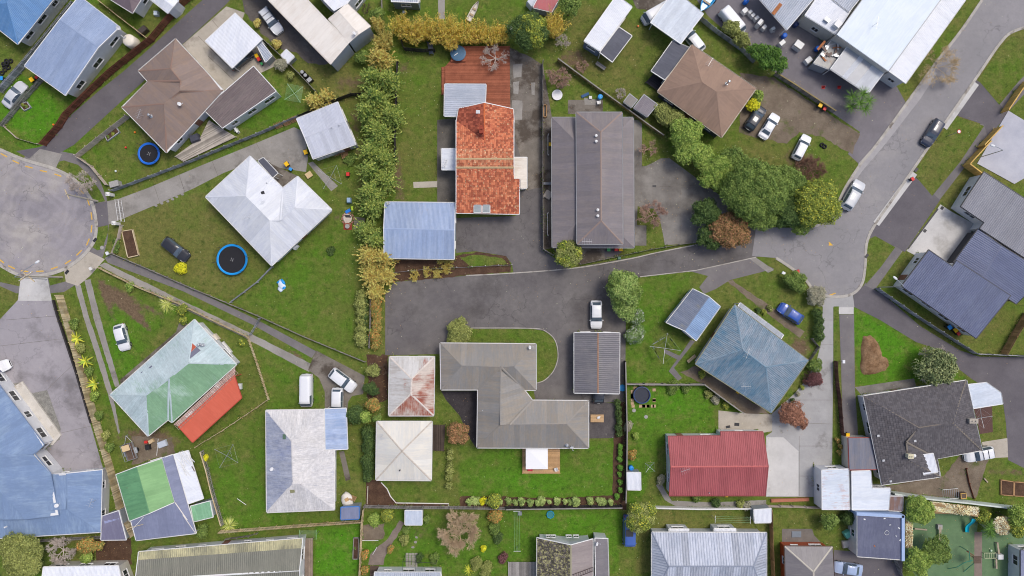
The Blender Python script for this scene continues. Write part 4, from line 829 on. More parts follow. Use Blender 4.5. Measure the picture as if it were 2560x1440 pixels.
h = B('scrap_store', 'flat patched roof heaped with rusty offcuts beside workshop verandah', 'shed', (2065, 145))
R = roof(h, *mono([(2035, 158), (2080, 100), (2112, 120), (2072, 172)], [2.5, 2.6, 2.6, 2.5]), roofm('patched_flat_roof', sr(178, 176, 168), sr(160, 160, 156), .4, 0, 0, sr(150, 92, 66), .25, rnd=.1, sharp=.08), wall=WG, over=.05, wins=False)
for i in range(14):
    q = (random.uniform(2052, 2100), random.uniform(112, 150)); roofbox(R, 'offcut', *q, (random.uniform(.5, 1.8), random.uniform(.12, .4), .06), random.choice((MATS['rusty_iron'], WHITE, STEEL, MATS['brown_fascia'])), random.uniform(0, 180), .03 + i * .02)
# -- east: new houses
h = B('house', 'new house with pewter and slate ribbed roofs beside pale concrete drive', 'house', (2450, 640))
roof(h, *mono([(2460, 429), (2402, 516), (2461, 556), (2450, 571), (2620, 682), (2690, 580)], [3.3, 2.9, 2.9, 2.85, 2.85, 3.3]), NAVYL, wall=WSTUC, over=.25, ribdir=(-.55, .83), gut=GUTD)
roof(h, [(2446, 572, 2.6), (2384, 657, 2.6), (2452, 700, 2.9), (2540, 760, 2.6), (2618, 684, 2.6), (2505, 614, 2.9)], [(0, 1, 2, 5), (5, 2, 3, 4)], NAVY, wall=WD, over=.3, ribdir=(-.83, -.55), gut=GUTD, wins=False)
roof(h, *mono([(2322, 624), (2254, 715), (2441, 846), (2527, 739), (2392, 651), (2382, 666)], [3.3, 2.9, 2.9, 3.3, 3.3, 3.25]), NAVY, wall=WSTUC, over=.25, ribdir=(-.6, .8), gut=GUTD, door=True)
# -- centre south
h = B('house', 'grey banded metal roofed house with rambling hipped wings beside oval lawn', 'house', (1280, 990))
G2 = GREY2
R = roof(h, [(1101, 858, 2.8), (1340, 860, 2.8), (1340, 975, 2.8), (1311, 975, 2.8), (1331, 1001, 2.8), (1471, 1002, 2.8), (1471, 1120, 2.8), (1193, 1119, 2.8), (1195, 974, 2.8), (1103, 974, 2.8),
             (1155, 915, 4.3), (1252, 917, 4.3), (1284, 916, 4.3), (1250, 1062, 4.3), (1275, 1061, 4.3), (1416, 1060, 4.3)],
     [(9, 0, 10), (0, 1, 12, 11, 10), (1, 2, 12), (2, 3, 11, 12), (9, 10, 11, 8), (8, 11, 13, 7), (11, 3, 4, 14, 13), (4, 5, 15, 14), (5, 6, 15), (6, 7, 13, 14, 15)], G2, wall=WC, door=True)
dish(R, 1322, 868, 10); flue(R, 1417, 1112, .5); dish(R, 1428, 1114, -70)
for q in ((1206, 1026), (1250, 980), (1190, 950)): vent(R, *q, .05, .2)
h = B('garage', 'charcoal gabled garage with white eave pipes beside blue paddling pool', 'garage', (1492, 908))
roof(h, [(1436, 831, 2.5), (1549, 832, 2.5), (1548, 985, 2.5), (1436, 983, 2.5), (1495, 831, 3.4), (1495, 984, 3.4)], [(0, 4, 5, 3), (4, 1, 2, 5)], SHED, plain('rust_tan_ridge', sr(150, 118, 96), .8, var=.25, scale=4), wall=WG, over=.12)
h = B('garage', 'rust streaked white hip roofed garage behind ivory roofed house', 'garage', (1029, 965))
RV = [(974, 892, 2.5), (1086, 892, 2.5), (1084, 1039, 2.5), (972, 1039, 2.5), (1029, 947, 3.6), (1027, 985, 3.6)]
roof(h, RV, [(0, 1, 4), (3, 0, 4, 5), (1, 2, 5, 4), (2, 3, 5)], [RUST, RUST, RUST2, RUST2], plain('white_rust_cap', sr(214, 204, 194), .8, var=.2, scale=3), wall=WW, over=.15)
h = B('house', 'small ivory pyramid roofed house with rust spotted hips and bark garden', 'house', (1010, 1127))
R = roof(h, *hip([(942, 1054), (1080, 1054), (1078, 1201), (940, 1200)], [(1005, 1128)], 2.9, 4.3), CRM2, RUSTCAP, wall=WW, door=True)
vent(R, 1000, 1175, .1, .4, DARKM); aerial(R, 957, 1088, 90, 5, 1.)
h = B('house', 'blue-white weathered roof house with parked vans in front', 'house', (750, 1150))
WV = [(665, 1026, 2.9), (810, 1024, 2.9), (812, 1126, 2.9), (836, 1125, 2.9), (836, 1274, 2.9), (667, 1281, 2.9), (729, 1102, 4.4), (732, 1209, 4.4), (752, 1210, 4.3)]
R = roof(h, WV, [(0, 1, 6), (1, 2, 7, 6), (2, 3, 8, 7), (3, 4, 8), (4, 5, 7, 8), (0, 6, 7, 5)], [WEATH] * 5 + [WEATH_SHADE], wall=WW, door=True)
dish(R, 680, 1170, 0); roofbox(R, 'roof_patch', 715, 1092, (1.0, .75, .03), plain('green_patch', sr(84, 110, 90), .7), 0); roofbox(R, 'roof_patch', 730, 1224, (.7, 1., .03), plain('olive_patch', sr(130, 130, 96), .7), 10)
roof(h, *mono([(811, 1022), (865, 1020), (869, 1123), (812, 1126)], [2.8, 2.5, 2.5, 2.8]), roofm('carport_blue_white', sr(152, 172, 204), sr(184, 196, 216), .5, 0, 0, sr(116, 136, 178), .35, streak=4, sharp=.2, dirt=.12), over=.15, posts=[1, 2])
# -- west
h = B('house', 'peeling green iron roofed house with orange awning', 'house', (430, 950))
GV = [(486, 799, 2.9), (591, 911, 2.9), (430, 1056, 2.9), (420, 1049, 2.9), (370, 1090, 2.9), (275, 987, 2.9), (471, 907, 4.6), (423, 946, 4.6), (367, 989, 4.4)]
R = roof(h, GV, [(0, 1, 6), (5, 0, 6, 7, 8), (4, 5, 8), (1, 2, 7, 6), (2, 3, 7), (7, 3, 4, 8)], [GRN] * 3 + [GRN2] * 3, wall=WW, over=.4)
def patch(R, pts, name, m):
    mb = MB(); w = [zroof(R, *p) for p in pts]; mb.add([(p.x, p.y, p.z + .035) for p in w] + [(p.x, p.y, p.z + .01) for p in w], [tuple(range(len(w)))]); return put(mb, name, m, R.root)
patch(R, [(481, 858), (491, 867), (478, 880)], 'roof_patch', plain('red_oxide', sr(176, 84, 60), .7)); patch(R, [(492, 867), (502, 876), (475, 897), (477, 881)], 'roof_patch', plain('slate_patch', sr(104, 106, 124), .6))
for q in ((378, 919, 1.), (355, 932, .6)): roofbox(R, 'roof_patch', q[0], q[1], (.5 * q[2], .45 * q[2], .03), MATS['slate_patch'], 40)
flue(R, 500, 862, .6); flue(R, 508, 863, .4)
roof(h, *mono([(434, 1061), (588, 917), (588, 936), (447, 1066)], [2.74, 2.74, 2.72, 2.72]), roofm('bleached_lattice', sr(196, 172, 162), sr(176, 146, 134), .5, .3, .04, sr(214, 204, 198), .4, sharp=.06, dirt=.2), noedge=True)
AW = roof(h, *mono([(586, 938), (604, 994), (481, 1106), (446, 1067)], [2.7, 2.4, 2.4, 2.7]), ORR, over=.1, posts=[1, 2], gut=plain('orange_trim', sr(190, 84, 66)))
mb = MB()
for i in range(26):
    t = i / 25; a = G(436 + (584 - 436) * t, 1063 - (1063 - 922) * t, 2.75); b = a + Vector((.7, -.75, -.03)); mb.tube(a, b, .03, n=4)
for k in (.1, .5, .9):
    a = G(436, 1063, 2.75) + Vector((.7, -.75, 0)) * k; b = G(584, 922, 2.75) + Vector((.7, -.75, 0)) * k; mb.tube(a, b, .035, n=4)
put(mb, 'pergola_batten', plain('weathered_batten', sr(170, 140, 128), .8, var=.3, scale=6), h)
h = B('garage', 'twin green and slate roofed garage piled with offcuts beside cage trailer', 'garage', (390, 1240))
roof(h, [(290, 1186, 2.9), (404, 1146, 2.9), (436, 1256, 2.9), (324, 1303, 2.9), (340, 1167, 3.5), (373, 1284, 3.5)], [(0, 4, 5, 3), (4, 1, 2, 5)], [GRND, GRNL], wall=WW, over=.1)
roof(h, [(405, 1145, 2.85), (432, 1136, 2.5), (490, 1333, 2.5), (340, 1351, 2.5), (327, 1303, 2.9), (437, 1257, 3.0)], [(0, 5, 2, 1), (5, 4, 3, 2)], SLATE, plain('pale_hip', sr(220, 214, 204), .7), wall=WW, over=.08, ribdir=[(.9, -.3), (.1, 1)], skip=((0, 5), (4, 5)), wallskip=(4, 5))
h = B('lean_to', 'white translucent lean-to strewn with white timber lengths', 'lean-to', (470, 1190))
R = roof(h, *mono([(434, 1136), (470, 1126), (508, 1247), (471, 1260)], [2.6, 2.3, 2.3, 2.6]), WHITER, over=.1, posts=[1, 2], ribdir=(.95, -.25))
for i in range(14):
    q = (random.uniform(450, 486), random.uniform(1135, 1190)); roofbox(R, 'timber_length', *q, (random.uniform(.8, 2.6), .1, .06), random.choice((WHITE, WHITE, MATS['brown_fascia'], STEEL)), random.uniform(-80, -30), .03 + .015 * i)
h = B('garden_shed', 'small green flat roofed shed beside the stake fence', 'shed', (503, 1278))
roof(h, *mono([(476, 1265), (525, 1252), (533, 1292), (484, 1304)], [2.2, 2.2, 2.0, 2.0]), roofm('chalky_green', sr(128, 178, 138), sr(144, 190, 152), .4, .15, .01), wall=WG, over=.06, wins=False)
h = B('house', 'large two-level denim blue roofed house beside grey concrete yard', 'house', (80, 1220))
roof(h, [(120, 1186, 2.6), (167, 1183, 3.3), (255, 1174, 2.6), (251, 1330, 2.6), (-140, 1354, 2.6), (-140, 1290, 3.3), (167, 1272, 3.3), (-140, 1200, 2.6)], [(1, 2, 3, 6), (6, 3, 4, 5), (0, 1, 6, 5, 7)], BLUED, wall=WW, over=.3)
R = roof(h, [(-80, 860, 3.3), (109, 1112, 3.3), (85, 1135, 3.35), (125, 1183, 3.4), (146, 1288, 3.5), (65, 1298, 3.5), (-80, 1300, 3.5), (-80, 1137, 4.6)], [(0, 1, 2, 7), (2, 3, 4, 5, 7), (5, 6, 7)], BLUED, gut=BLUED, wall=WW, over=.4, wh=1.2)
dish(R, 146, 1262, 30); aerial(R, 240, 1250, 70, 4); vent(R, 15, 1317, .12, .3, WHITE)
h = B('small_shed', 'mauve grey lean-to with skylight strip wedged between houses', 'shed', (285, 1315))
R = roof(h, *mono([(255, 1290), (297, 1276), (316, 1349), (252, 1350)], [2.4, 2.4, 2.2, 2.2]), roofm('mauve_metal', sr(118, 116, 138), sr(128, 126, 146), .4, .15, .01), wall=WG, over=.06, wins=False)
roofbox(R, 'skylight', 278, 1298, (2.3, .7, .03), plain('pale_skylight', sr(150, 156, 190), .3), 18)
# -- south edge
h = B('house', 'long olive ribbed roof house with lichen band and white sunroom wall', 'house', (550, 1400))
roof(h, [(346, 1380, 2.9), (757, 1346, 2.9), (749, 1426, 3.9), (338, 1450, 3.9), (752, 1512, 2.9), (340, 1540, 2.9), (344, 1400, 3.2), (755, 1370, 3.2)], [(0, 1, 7, 6), (6, 7, 2, 3), (3, 2, 4, 5)], [OLIVL, OLIVE, OLIVE], WHITE, wall=WW, over=.35, door=True)
h = B('house', 'white roofed house end beside olive hedge tree', 'house', (200, 1440))
roof(h, [(108, 1418, 2.8), (296, 1415, 2.8), (310, 1480, 3.6), (100, 1480, 3.6)], [(0, 1, 2, 3)], WHITER, wall=WC, over=.2)
h = B('house', 'low grey roofed house behind pergola and cobbled patio', 'house', (1020, 1450))
roof(h, [(936, 1431, 2.6), (1102, 1431, 2.6), (1105, 1500, 3.4), (930, 1500, 3.4)], [(0, 1, 2, 3)], GREYR, wall=WW, over=.2)
h = B('house', 'house with one mossy tiled slope and one brown slope and white gable', 'house', (1415, 1400))
MV = [(1343, 1344, 2.9), (1343, 1530, 2.9), (1482, 1530, 2.9), (1482, 1347, 2.9), (1427, 1362, 4.5), (1427, 1560, 4.5)]
roof(h, MV, [(0, 1, 5, 4), (5, 2, 3, 4)], [MTILE, roofm('brown_grey_tile', sr(142, 132, 130), sr(150, 140, 136), .4, 0, 0)], plain('moss_ridge', sr(150, 146, 120), .9), style=['tile', 'sheet'], wall=WW, wins=False)
for fx in (1372, 1382, 1422, 1440): window_part(h, G(fx, 1341, 1.9) + Vector((0, -.02, 0)), math.pi, .8, .8, panes=2)
R = roof(h, *mono([(1487, 1345), (1519, 1346), (1524, 1530), (1490, 1530)], [2.75, 2.5, 2.5, 2.75]), roofm('grey_mauve_metal', sr(116, 112, 116), sr(124, 120, 122), .4, .15, .01), wall=WW, over=.1, wins=False)
dish(R, 1489, 1356, 0)
lad = B('ladder', 'dark timber ladder lying across the brown roof slope', 'ladder', (1455, 1432)); mb = MB(); a, b = G(1432, 1440, 4.35), G(1484, 1424, 3.3)
a.z, b.z = 4.56, 3.12; d = (b - a).normalized(); s = d.cross(Vector((0, 0, 1))).normalized() * .28
LM = plain('dark_timber', sr(70, 50, 42), .8)
for k in (-1, 1): put(MB().tube(a + s * k, b + s * k, .04, n=4), 'rail', LM, lad)
for i in range(9): put(MB().tube(a.lerp(b, (i + .5) / 9) - s, a.lerp(b, (i + .5) / 9) + s, .025, n=4), 'rung', LM, lad)
h = B('house', 'blue-grey pressed metal hip roofed house with white bay walls', 'house', (1772, 1400))
roof(h, [(1630, 1331, 2.9), (1916, 1332, 2.9), (1916, 1505, 2.9), (1630, 1505, 2.9), (1672, 1416, 4.4), (1884, 1416, 4.4)], [(3, 0, 4), (0, 1, 5, 4), (1, 2, 5), (2, 3, 4, 5)], PLAID, plain('blue_grey_ridge', sr(136, 144, 160), .6), wall=WW, over=.4, sw=1.1, wins=False)
for q in ((1673, 1323, 1722, 1335), (1786, 1322, 1840, 1335)):
    roof(h, *mono([(q[0], q[1]), (q[2], q[1]), (q[2], q[3]), (q[0], q[3])], [2.3, 2.3, 2.4, 2.4]), WHITER, wall=WW, over=.03)
h = B('house', 'red ribbed gabled house with lichen edges and white end wall', 'house', (1795, 1160))
R = roof(h, [(1670, 1091, 2.9), (1801, 1090, 2.9), (1801, 1080, 2.8), (1908, 1080, 2.8), (1921, 1166, 3.9), (1914, 1239, 2.9), (1673, 1239, 2.9), (1677, 1167, 3.9)], [(0, 1, 2, 3, 4, 7), (7, 4, 5, 6)], RED, plain('red_ridge', sr(190, 100, 96), .6), wall=WW, over=.2, gut=plain('red_trim', sr(150, 74, 74)), door=True)
aerial(R, 1708, 1170, 20, 5); vent(R, 1772, 1231, .06)
h = B('house', 'faded teal ribbed hip roofed house with lichen gutters beside concrete drive', 'house', (1885, 895))
TV = [(1837, 762, 2.9), (2021, 901, 2.9), (1928, 1032, 2.9), (1739, 910, 2.9), (1857, 875, 4.7), (1915, 918, 4.7)]
R = roof(h, TV, [(3, 0, 4), (2, 3, 4, 5), (0, 1, 5, 4), (1, 2, 5)], [TEAL_SHADE, TEAL_SHADE, TEAL_LIT, TEAL_LIT], wall=WW, gut=plain('lichen_gutter', sr(170, 168, 140)), door=True)
aerial(R, 1858, 963, 0, 6); aerial(R, 1862, 882, 70, 3, 1.8)
roof(h, *mono([(1850, 757), (1959, 838), (1951, 850), (1843, 768)], [2.6, 2.6, 2.75, 2.75]), roofm('porch_grey', sr(160, 168, 176), sr(150, 156, 164), .4, .1, .01), over=.1, posts=[0, 1])
h = B('garden_shed', 'two-tone blue gabled shed beside rotary clothesline', 'shed', (1733, 790))
SV = [(1666, 807, 2.3), (1733, 722, 2.3), (1801, 766, 2.3), (1740, 852, 2.3), (1711, 827, 3.0), (1772, 741, 3.0)]
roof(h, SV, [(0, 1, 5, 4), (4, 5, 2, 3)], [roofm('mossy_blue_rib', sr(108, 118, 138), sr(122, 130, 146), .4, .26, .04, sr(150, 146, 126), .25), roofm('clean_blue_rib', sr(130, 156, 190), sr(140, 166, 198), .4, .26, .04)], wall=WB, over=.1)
h = B('house', 'charcoal tiled L-shaped house with lichen ridges and white sunroof', 'house', (2300, 1080))
R = roof(h, [(2159, 990, 2.9), (2416, 951, 2.9), (2455, 1126, 2.9), (2342, 1146, 2.9), (2351, 1192, 2.9), (2205, 1212, 2.9), (2297, 1070, 4.7), (2382, 1057, 4.6), (2266, 1106, 4.5), (2271, 1150, 4.0)],
     [(0, 1, 7, 6), (1, 2, 7), (2, 3, 8, 6, 7), (0, 6, 8, 9, 5), (5, 9, 4), (4, 9, 8, 3)], DTILE, CAPD, style='tile', wall=WW, door=True)
chimney(R, 2425, 1050, 1.2, .6, .8, 0); chimney(R, 2270, 1138, .7, .6, .7, 0, plain('cream_chimney', sr(205, 198, 170), .9)); vent(R, 2283, 1138, .12, .3, WHITE, True)
for q in ((2195, 1089), (2208, 1151), (2287, 1102), (2226, 1203)): roofbox(R, 'roof_vent', *q, (.35, .3, .15), STEEL, 10)
roof(h, *mono([(2296, 1138), (2333, 1133), (2345, 1180), (2309, 1187)], [3.6, 3.6, 3.2, 3.2]), WHITER, over=.05)
h = B('awning', 'silvery corrugated awning with clipped corner beside tiled house', 'awning', (2465, 990))
roof(h, *mono([(2420, 961), (2465, 956), (2502, 982), (2507, 1010), (2432, 1022)], [2.6, 2.4, 2.3, 2.3, 2.6]), roofm('silver_corrugate', sr(208, 216, 226), sr(196, 206, 218), .45, .08, .012, sr(160, 150, 138), .1), over=.2, posts=[1, 2, 3])
h = B('shed', 'rust streaked white tin shed with white street wall', 'shed', (2085, 1225))
roof(h, *mono([(2054, 1175), (2121, 1172), (2124, 1274), (2055, 1274)], [2.9, 2.6, 2.6, 2.9]), roofm('rust_banded_tin', sr(214, 222, 230), sr(200, 210, 222), .45, .08, .012, sr(184, 112, 74), .3, rough=.5, dirt=.07, sharp=.16), wall=WW, over=.05)
h = B('shed', 'clean white tin L-shaped shed beside dark tiled house', 'shed', (2175, 1230))
roof(h, *mono([(2129, 1179), (2176, 1177), (2180, 1221), (2226, 1221), (2221, 1275), (2130, 1275)], [2.7, 2.6, 2.6, 2.5, 2.5, 2.7]), roofm('bright_tin', sr(226, 232, 238), sr(214, 222, 232), .45, .08, .012, dirt=.05), wall=WW, over=.05, ribdir=(1, 0))
h = B('flat_shed', 'slate flat roofed shed with red fascia edge', 'shed', (2155, 1135))
roof(h, *mono([(2121, 1095), (2177, 1095), (2193, 1174), (2124, 1175)], [2.5, 2.5, 2.6, 2.6]), roofm('slate_flat', sr(108, 112, 126), sr(128, 122, 124), .5, 0, 0, sr(96, 104, 124), .3, sharp=.25), gut=plain('red_fascia', sr(158, 76, 66)), wall=WC, over=.08, wins=False)
h = B('small_shed', 'tiny mauve and rust roofed locker at end of tin sheds', 'shed', (2238, 1258))
roof(h, *mono([(2222, 1240), (2257, 1240), (2256, 1278), (2222, 1276)], [2.1, 2.1, 2., 2.]), roofm('mauve_rust', sr(140, 136, 146), sr(132, 106, 96), .5, .08, .01), wall=WG, over=.04, wins=False)
h = B('building', 'dark navy flat roofed building with pale blue parapet beside playground', 'building', (2200, 1340))
R = roof(h, *mono([(2144, 1289), (2254, 1296), (2254, 1399), (2144, 1391)], [3.0] * 4), BIT, wall=WW, over=.02, gut=WHITE)
PB = plain('pale_blue_parapet', sr(160, 182, 216), .6)
for a, b in (((2144, 1285), (2258, 1291)), ((2258, 1291), (2258, 1400))):
    A, Bq = G(*a, 3.2), G(*b, 3.2); d = (Bq - A); put(MB().box(((A.x + Bq.x) / 2, (A.y + Bq.y) / 2, 1.62), (d.length + .3, .45, 3.24), math.atan2(d.y, d.x)), 'parapet', PB, h)
attach(h, 'roof_ring', 'rr', lambda mb: mb.torus((0, 0, 0), .33, .03, 20, 5), WHITE, G(2217, 1332, 3.06)); 
for q in ((2161, 1298, WHITE), (2211, 1296, WHITE), (2247, 1320, WHITE), (2186, 1365, MATS['rusty_iron']), (2250, 1350, WHITE), (2240, 1340, STEEL), (2225, 1312, STEEL)): roofbox(R, 'roof_debris', q[0], q[1], (.3, .16, .06), q[2], random.uniform(0, 180), .03)
h = B('house', 'grey hip roofed house with orange brick walls beside wooden fence', 'house', (2020, 1430))
roof(h, [(1962, 1366, 2.8), (2081, 1367, 2.8), (2090, 1530, 2.8), (1966, 1530, 2.8), (2034, 1430, 4.1), (2036, 1468, 4.1)], [(0, 1, 4), (1, 2, 5, 4), (2, 3, 5), (3, 0, 4, 5)], roofm('mid_grey_metal', sr(118, 114, 116), sr(126, 122, 122), .4, .0, 0), plain('cream_hip', sr(186, 180, 166), .7), wall=WO_, over=.35, gut=GUTB)
h = B('building', 'slate roofed building edge beside the brown paved court', 'building', (2590, 1430))
roof(h, *mono([(2552, 1376), (2660, 1376), (2660, 1500), (2552, 1500)], [2.8] * 4), SLATE, wall=WW, over=.1, gut=GUTD)
for q in (([(1568, 1181), (1601, 1181), (1602, 1225), (1569, 1224)], 'small white garden shed with scuffed roof beside blue drum', WHITER), ([(1885, 1274), (1928, 1271), (1928, 1306), (1887, 1307)], 'white ribbed shed at end of straight clothesline', WHITER), ([(1013, 1276), (1055, 1276), (1055, 1312), (1013, 1312)], 'white iron shed with red stripe on the back boundary', roofm('white_red_iron', sr(206, 214, 226), sr(196, 206, 220), .4, .12, .015, sr(160, 72, 66), .16, sharp=.04)), ([(853, 1268), (897, 1266), (897, 1297), (852, 1299)], 'dark slate box shed with blue rim beside white bulk bag', SLATE)):
    s = B('garden_shed', q[1], 'shed', q[0][0]); roof(s, *mono(q[0], [2.1, 2.1, 2.0, 2.0]), q[2], wall=WG, over=.05, wins=False, gut=plain('blue_rim', sr(70, 130, 205)) if 'slate' in q[1] else None)
# ------------------------------------------------------------------ fences and walls
FW = {'grey': woodm('grey_paling', sr(150, 146, 140), sr(126, 122, 118)), 'silver': woodm('silver_paling', sr(172, 174, 178), sr(140, 142, 146)), 'brown': woodm('stained_brown_paling', sr(124, 78, 60), sr(98, 62, 50)),
      'tan': woodm('bleached_paling', sr(206, 192, 160), sr(176, 152, 112)), 'new': woodm('fresh_pine', sr(214, 178, 104), sr(196, 158, 88), var=.12), 'dark': woodm('dark_paling', sr(66, 62, 62), sr(50, 48, 50)),
      'pink': woodm('pale_pinkish_board', sr(208, 194, 182), sr(186, 170, 158), var=.12), 'lich': woodm('lichen_paling', sr(128, 116, 90), sr(160, 140, 76)), 'red': woodm('red_brown_paling', sr(104, 72, 66), sr(84, 58, 54)), 'white': plain('white_fence_paint', (.72, .71, .68), .6, var=.12),
      'mint': plain('mint_wall_paint', sr(205, 214, 206), .7, var=.1), 'wood': woodm('new_brown_board', sr(176, 140, 102), sr(152, 118, 84), var=.2)}
def fence(label, pts, h=1.6, col='grey', style='paling', name='fence', cat='fence', sp=2.4, side=1, capm=None):
    """pts: pixels along the TOP edge"""
    q = [G(x, y, h).to_2d() for x, y in pts]; m = FW[col]; root = T(name, label, cat, (q[0].x, q[0].y, 0))
    for i in range(len(q) - 1):
        a, b = q[i], q[i + 1]; d = b - a; L = d.length; EDGE.append((a, b, .5)); d.normalize(); n = Vector((-d.y, d.x)) * side; rz = math.atan2(d.y, d.x)
        if style in ('paling', 'stake'):
            w, g = (.15, .155) if style == 'paling' else (.1, .24); k = max(1, int(L / g)); mb = MB()
            for j in range(k):
                c = a + d * ((j + .5) * L / k); hh = h + random.uniform(-.03, .03); mb.box((c.x, c.y, hh / 2 + .01), (w * .96, .022, hh - .02), rz + random.uniform(-.02, .02))
            put(mb, 'palings', m, root, kind='stuff')
            for z in (.35, h - .3):
                c = (a + b) / 2 + n * .035; put(MB().box((c.x, c.y, z), (L, .045, .09), rz), 'rail', m, root)
            if capm:
                c = (a + b) / 2; put(MB().box((c.x, c.y, h + .05), (L, .16, .04), rz), 'capping', FW[capm], root)
        elif style == 'wall':
            c = (a + b) / 2; put(MB().box((c.x, c.y, h / 2), (L, .16, h), rz), 'panel', m, root); put(MB().box((c.x, c.y, h + .03), (L, .22, .06), rz), 'coping', m, root); continue
        elif style == 'board':
            k = max(2, int(h / .16))
            for j in range(k):
                c = (a + b) / 2; put(MB().box((c.x, c.y, (j + .5) * h / k), (L, .025, h / k * .93), rz), 'board', m, root)
        elif style == 'wire':
            for j in range(4):
                z = h * (j + 1) / 4 - .03; put(MB().tube((a.x, a.y, z), (b.x, b.y, z), .012, n=4), 'wire', STEEL, root)
        elif style == 'railing':
            for z in (.4, h): put(MB().tube((a.x, a.y, z), (b.x, b.y, z), .03, n=6), 'rail', m, root)
        k = max(1, round(L / sp)); hp = h + .05
        for j in range(k + (1 if i == len(q) - 2 else 0)):
            c = a + d * (j * L / k) + n * .09; P(root, 'post', (round(hp, 2), col), lambda mb: mb.box((0, 0, hp / 2), (.1, .1, hp)), m, loc=Vector((c.x, c.y, 0)) - WO[root.name], rz=rz)
    return root
F = fence
F('weathered silver paling fence between two blue roofed houses', [(176, 2), (100, 96), (55, 150), (-12, 224)], 1.7, 'silver')
F('grey paling fence below the silver sedan', [(100, 192), (60, 236), (-4, 312)], 1.2, 'grey')
F('stained brown paling fence along the long narrow driveway', [(478, -22), (440, 8), (370, 92), (265, 176), (205, 232), (155, 282), (136, 312), (96, 358)], 1.8, 'brown')
F('pale low curved board fence round the corner lawn', [(8, 316), (40, 345), (92, 360)], .5, 'pink', 'board')
F('bleached paling fence beside raised vegetable bed', [(185, 388), (240, 344), (312, 288)], 1.5, 'pink')
F('pale pinkish board fence curving past the footpath', [(187, 390), (222, 414), (262, 462)], 1.1, 'pink', 'board')
F('long grey paling fence above the concrete driveway', [(272, 476), (370, 440), (465, 404), (560, 365), (640, 333), (745, 288)], 1.3, 'silver')
F('thin post fence along the narrow asphalt walkway', [(277, 634), (380, 678), (480, 722), (640, 789), (757, 842), (912, 906)], .7, 'grey')
F('low rail fence beside the twin strip drive', [(244, 670), (345, 720), (440, 758), (547, 810), (615, 842)], .9, 'tan', 'board')
F('pale stake fence bending behind the green roofed house', [(616, 842), (640, 912), (668, 999), (640, 1019), (552, 1078), (486, 1118)], 1., 'tan', 'stake')
F('tall bleached paling fence along the grey concrete yard', [(138, 738), (160, 812), (185, 900), (212, 998), (237, 1080), (265, 1172), (290, 1270), (326, 1344)], 1.9, 'tan', side=-1)
F('dark boundary fence below the denim blue roof', [(-40, 1368), (0, 1362), (120, 1354), (250, 1347)], 1.4, 'grey')
F('close-set stake fence beside the drooping yucca', [(500, 1130), (514, 1175), (527, 1230), (552, 1315)], 1.2, 'grey', 'stake', capm='tan')
F('lichen capped fence below the weathered blue-white house', [(545, 1334), (640, 1327), (770, 1317), (902, 1308)], 1.5, 'tan')
F('plain grey fence running down beside the worn garden path', [(906, 1276), (902, 1310), (899, 1380), (896, 1450)], 1.5, 'tan')
F('weathered back fence of the ivory roofed house', [(908, 1270), (1010, 1272), (1145, 1273), (1265, 1275)], 1.5, 'grey')
F('black stained fence with pale post caps behind clipped shrubs', [(1265, 1274), (1380, 1272), (1480, 1271), (1556, 1270)], 1.6, 'dark', capm='grey')
F('dark slatted fence beside the row of clipped balls', [(1564, 905), (1566, 990), (1568, 1080), (1567, 1180), (1565, 1258)], 1.7, 'dark', capm='grey')
F('pale capped fence round the plunge pool lawn', [(1566, 961), (1660, 962), (1762, 962), (1810, 998), (1860, 1034)], 1.5, 'grey', capm='grey')
F('whitewashed low fence under the red roofed house', [(1622, 1270), (1750, 1273), (1880, 1272), (1928, 1271)], 1., 'white', 'wall')
F('rusty topped low fence beside the white tin sheds', [(1922, 1268), (1985, 1269), (2052, 1272)], 1.1, 'pink', 'board')
F('yellowish paling fence beside the orange brick house', [(1932, 1277), (1934, 1360), (1938, 1450)], 1.6, 'wood', side=-1)
F('pale mint block wall above the playground', [(2237, 1235), (2330, 1249), (2420, 1258), (2520, 1270), (2640, 1284)], 1.7, 'mint', 'wall', name='garden_wall', cat='wall')
F('red-brown paling fence between grass strip and asphalt drive', [(2094, 905), (2098, 960), (2104, 1000), (2111, 1090)], 1.3, 'red')
F('long silver paling fence round the slate roofed new house', [(2200, 722), (2290, 785), (2395, 853), (2448, 886), (2560, 891), (2650, 893)], 1.5, 'silver')
F('fresh pine fence behind the slate roofed new house', [(2521, 886), (2545, 842), (2580, 785)], 1.8, 'wood')
F('grey fence between old concrete and taupe roofed house', [(1357, 150), (1357, 300), (1357, 450), (1358, 622), (1384, 638)], 1.5, 'grey')
F('lichen covered fence running from cabin lawn to twiggy bush', [(1395, 146), (1430, 172), (1490, 216), (1570, 273), (1620, 310), (1660, 338)], 1.2, 'lich', capm='grey')
F('low grey boundary fence above the shared driveway', [(1452, 661), (1545, 641), (1630, 623), (1735, 606)], .8, 'grey', 'board')
F('grey sheet fence dividing the workshop yard from shrubs', [(1742, 30), (1790, 70), (1858, 118), (1890, 150)], 1.5, 'silver')
F('lichen spotted paling fence along workshop yard', [(1942, 182), (1990, 212), (2040, 245), (2090, 277)], 1.3, 'grey', capm='lich')
F('black paling fence at foot of golden bamboo', [(1000, 95), (1008, 118), (1050, 122), (1085, 122)], 1.6, 'dark')
F('short black fence behind pale grey garage', [(745, 288), (820, 254), (875, 233), (905, 232)], 1.5, 'dark')
F('dark diagonal fence between lawn with clothesline and hall', [(640, 82), (700, 138), (745, 182), (786, 226)], 1.4, 'grey')
F('brown fence above the water tank lawn', [(238, -4), (300, 45), (367, 96)], 1.3, 'tan')
F('dark fence running beside the conifer row', [(991, 150), (988, 250), (985, 330), (986, 400)], 1.5, 'dark')
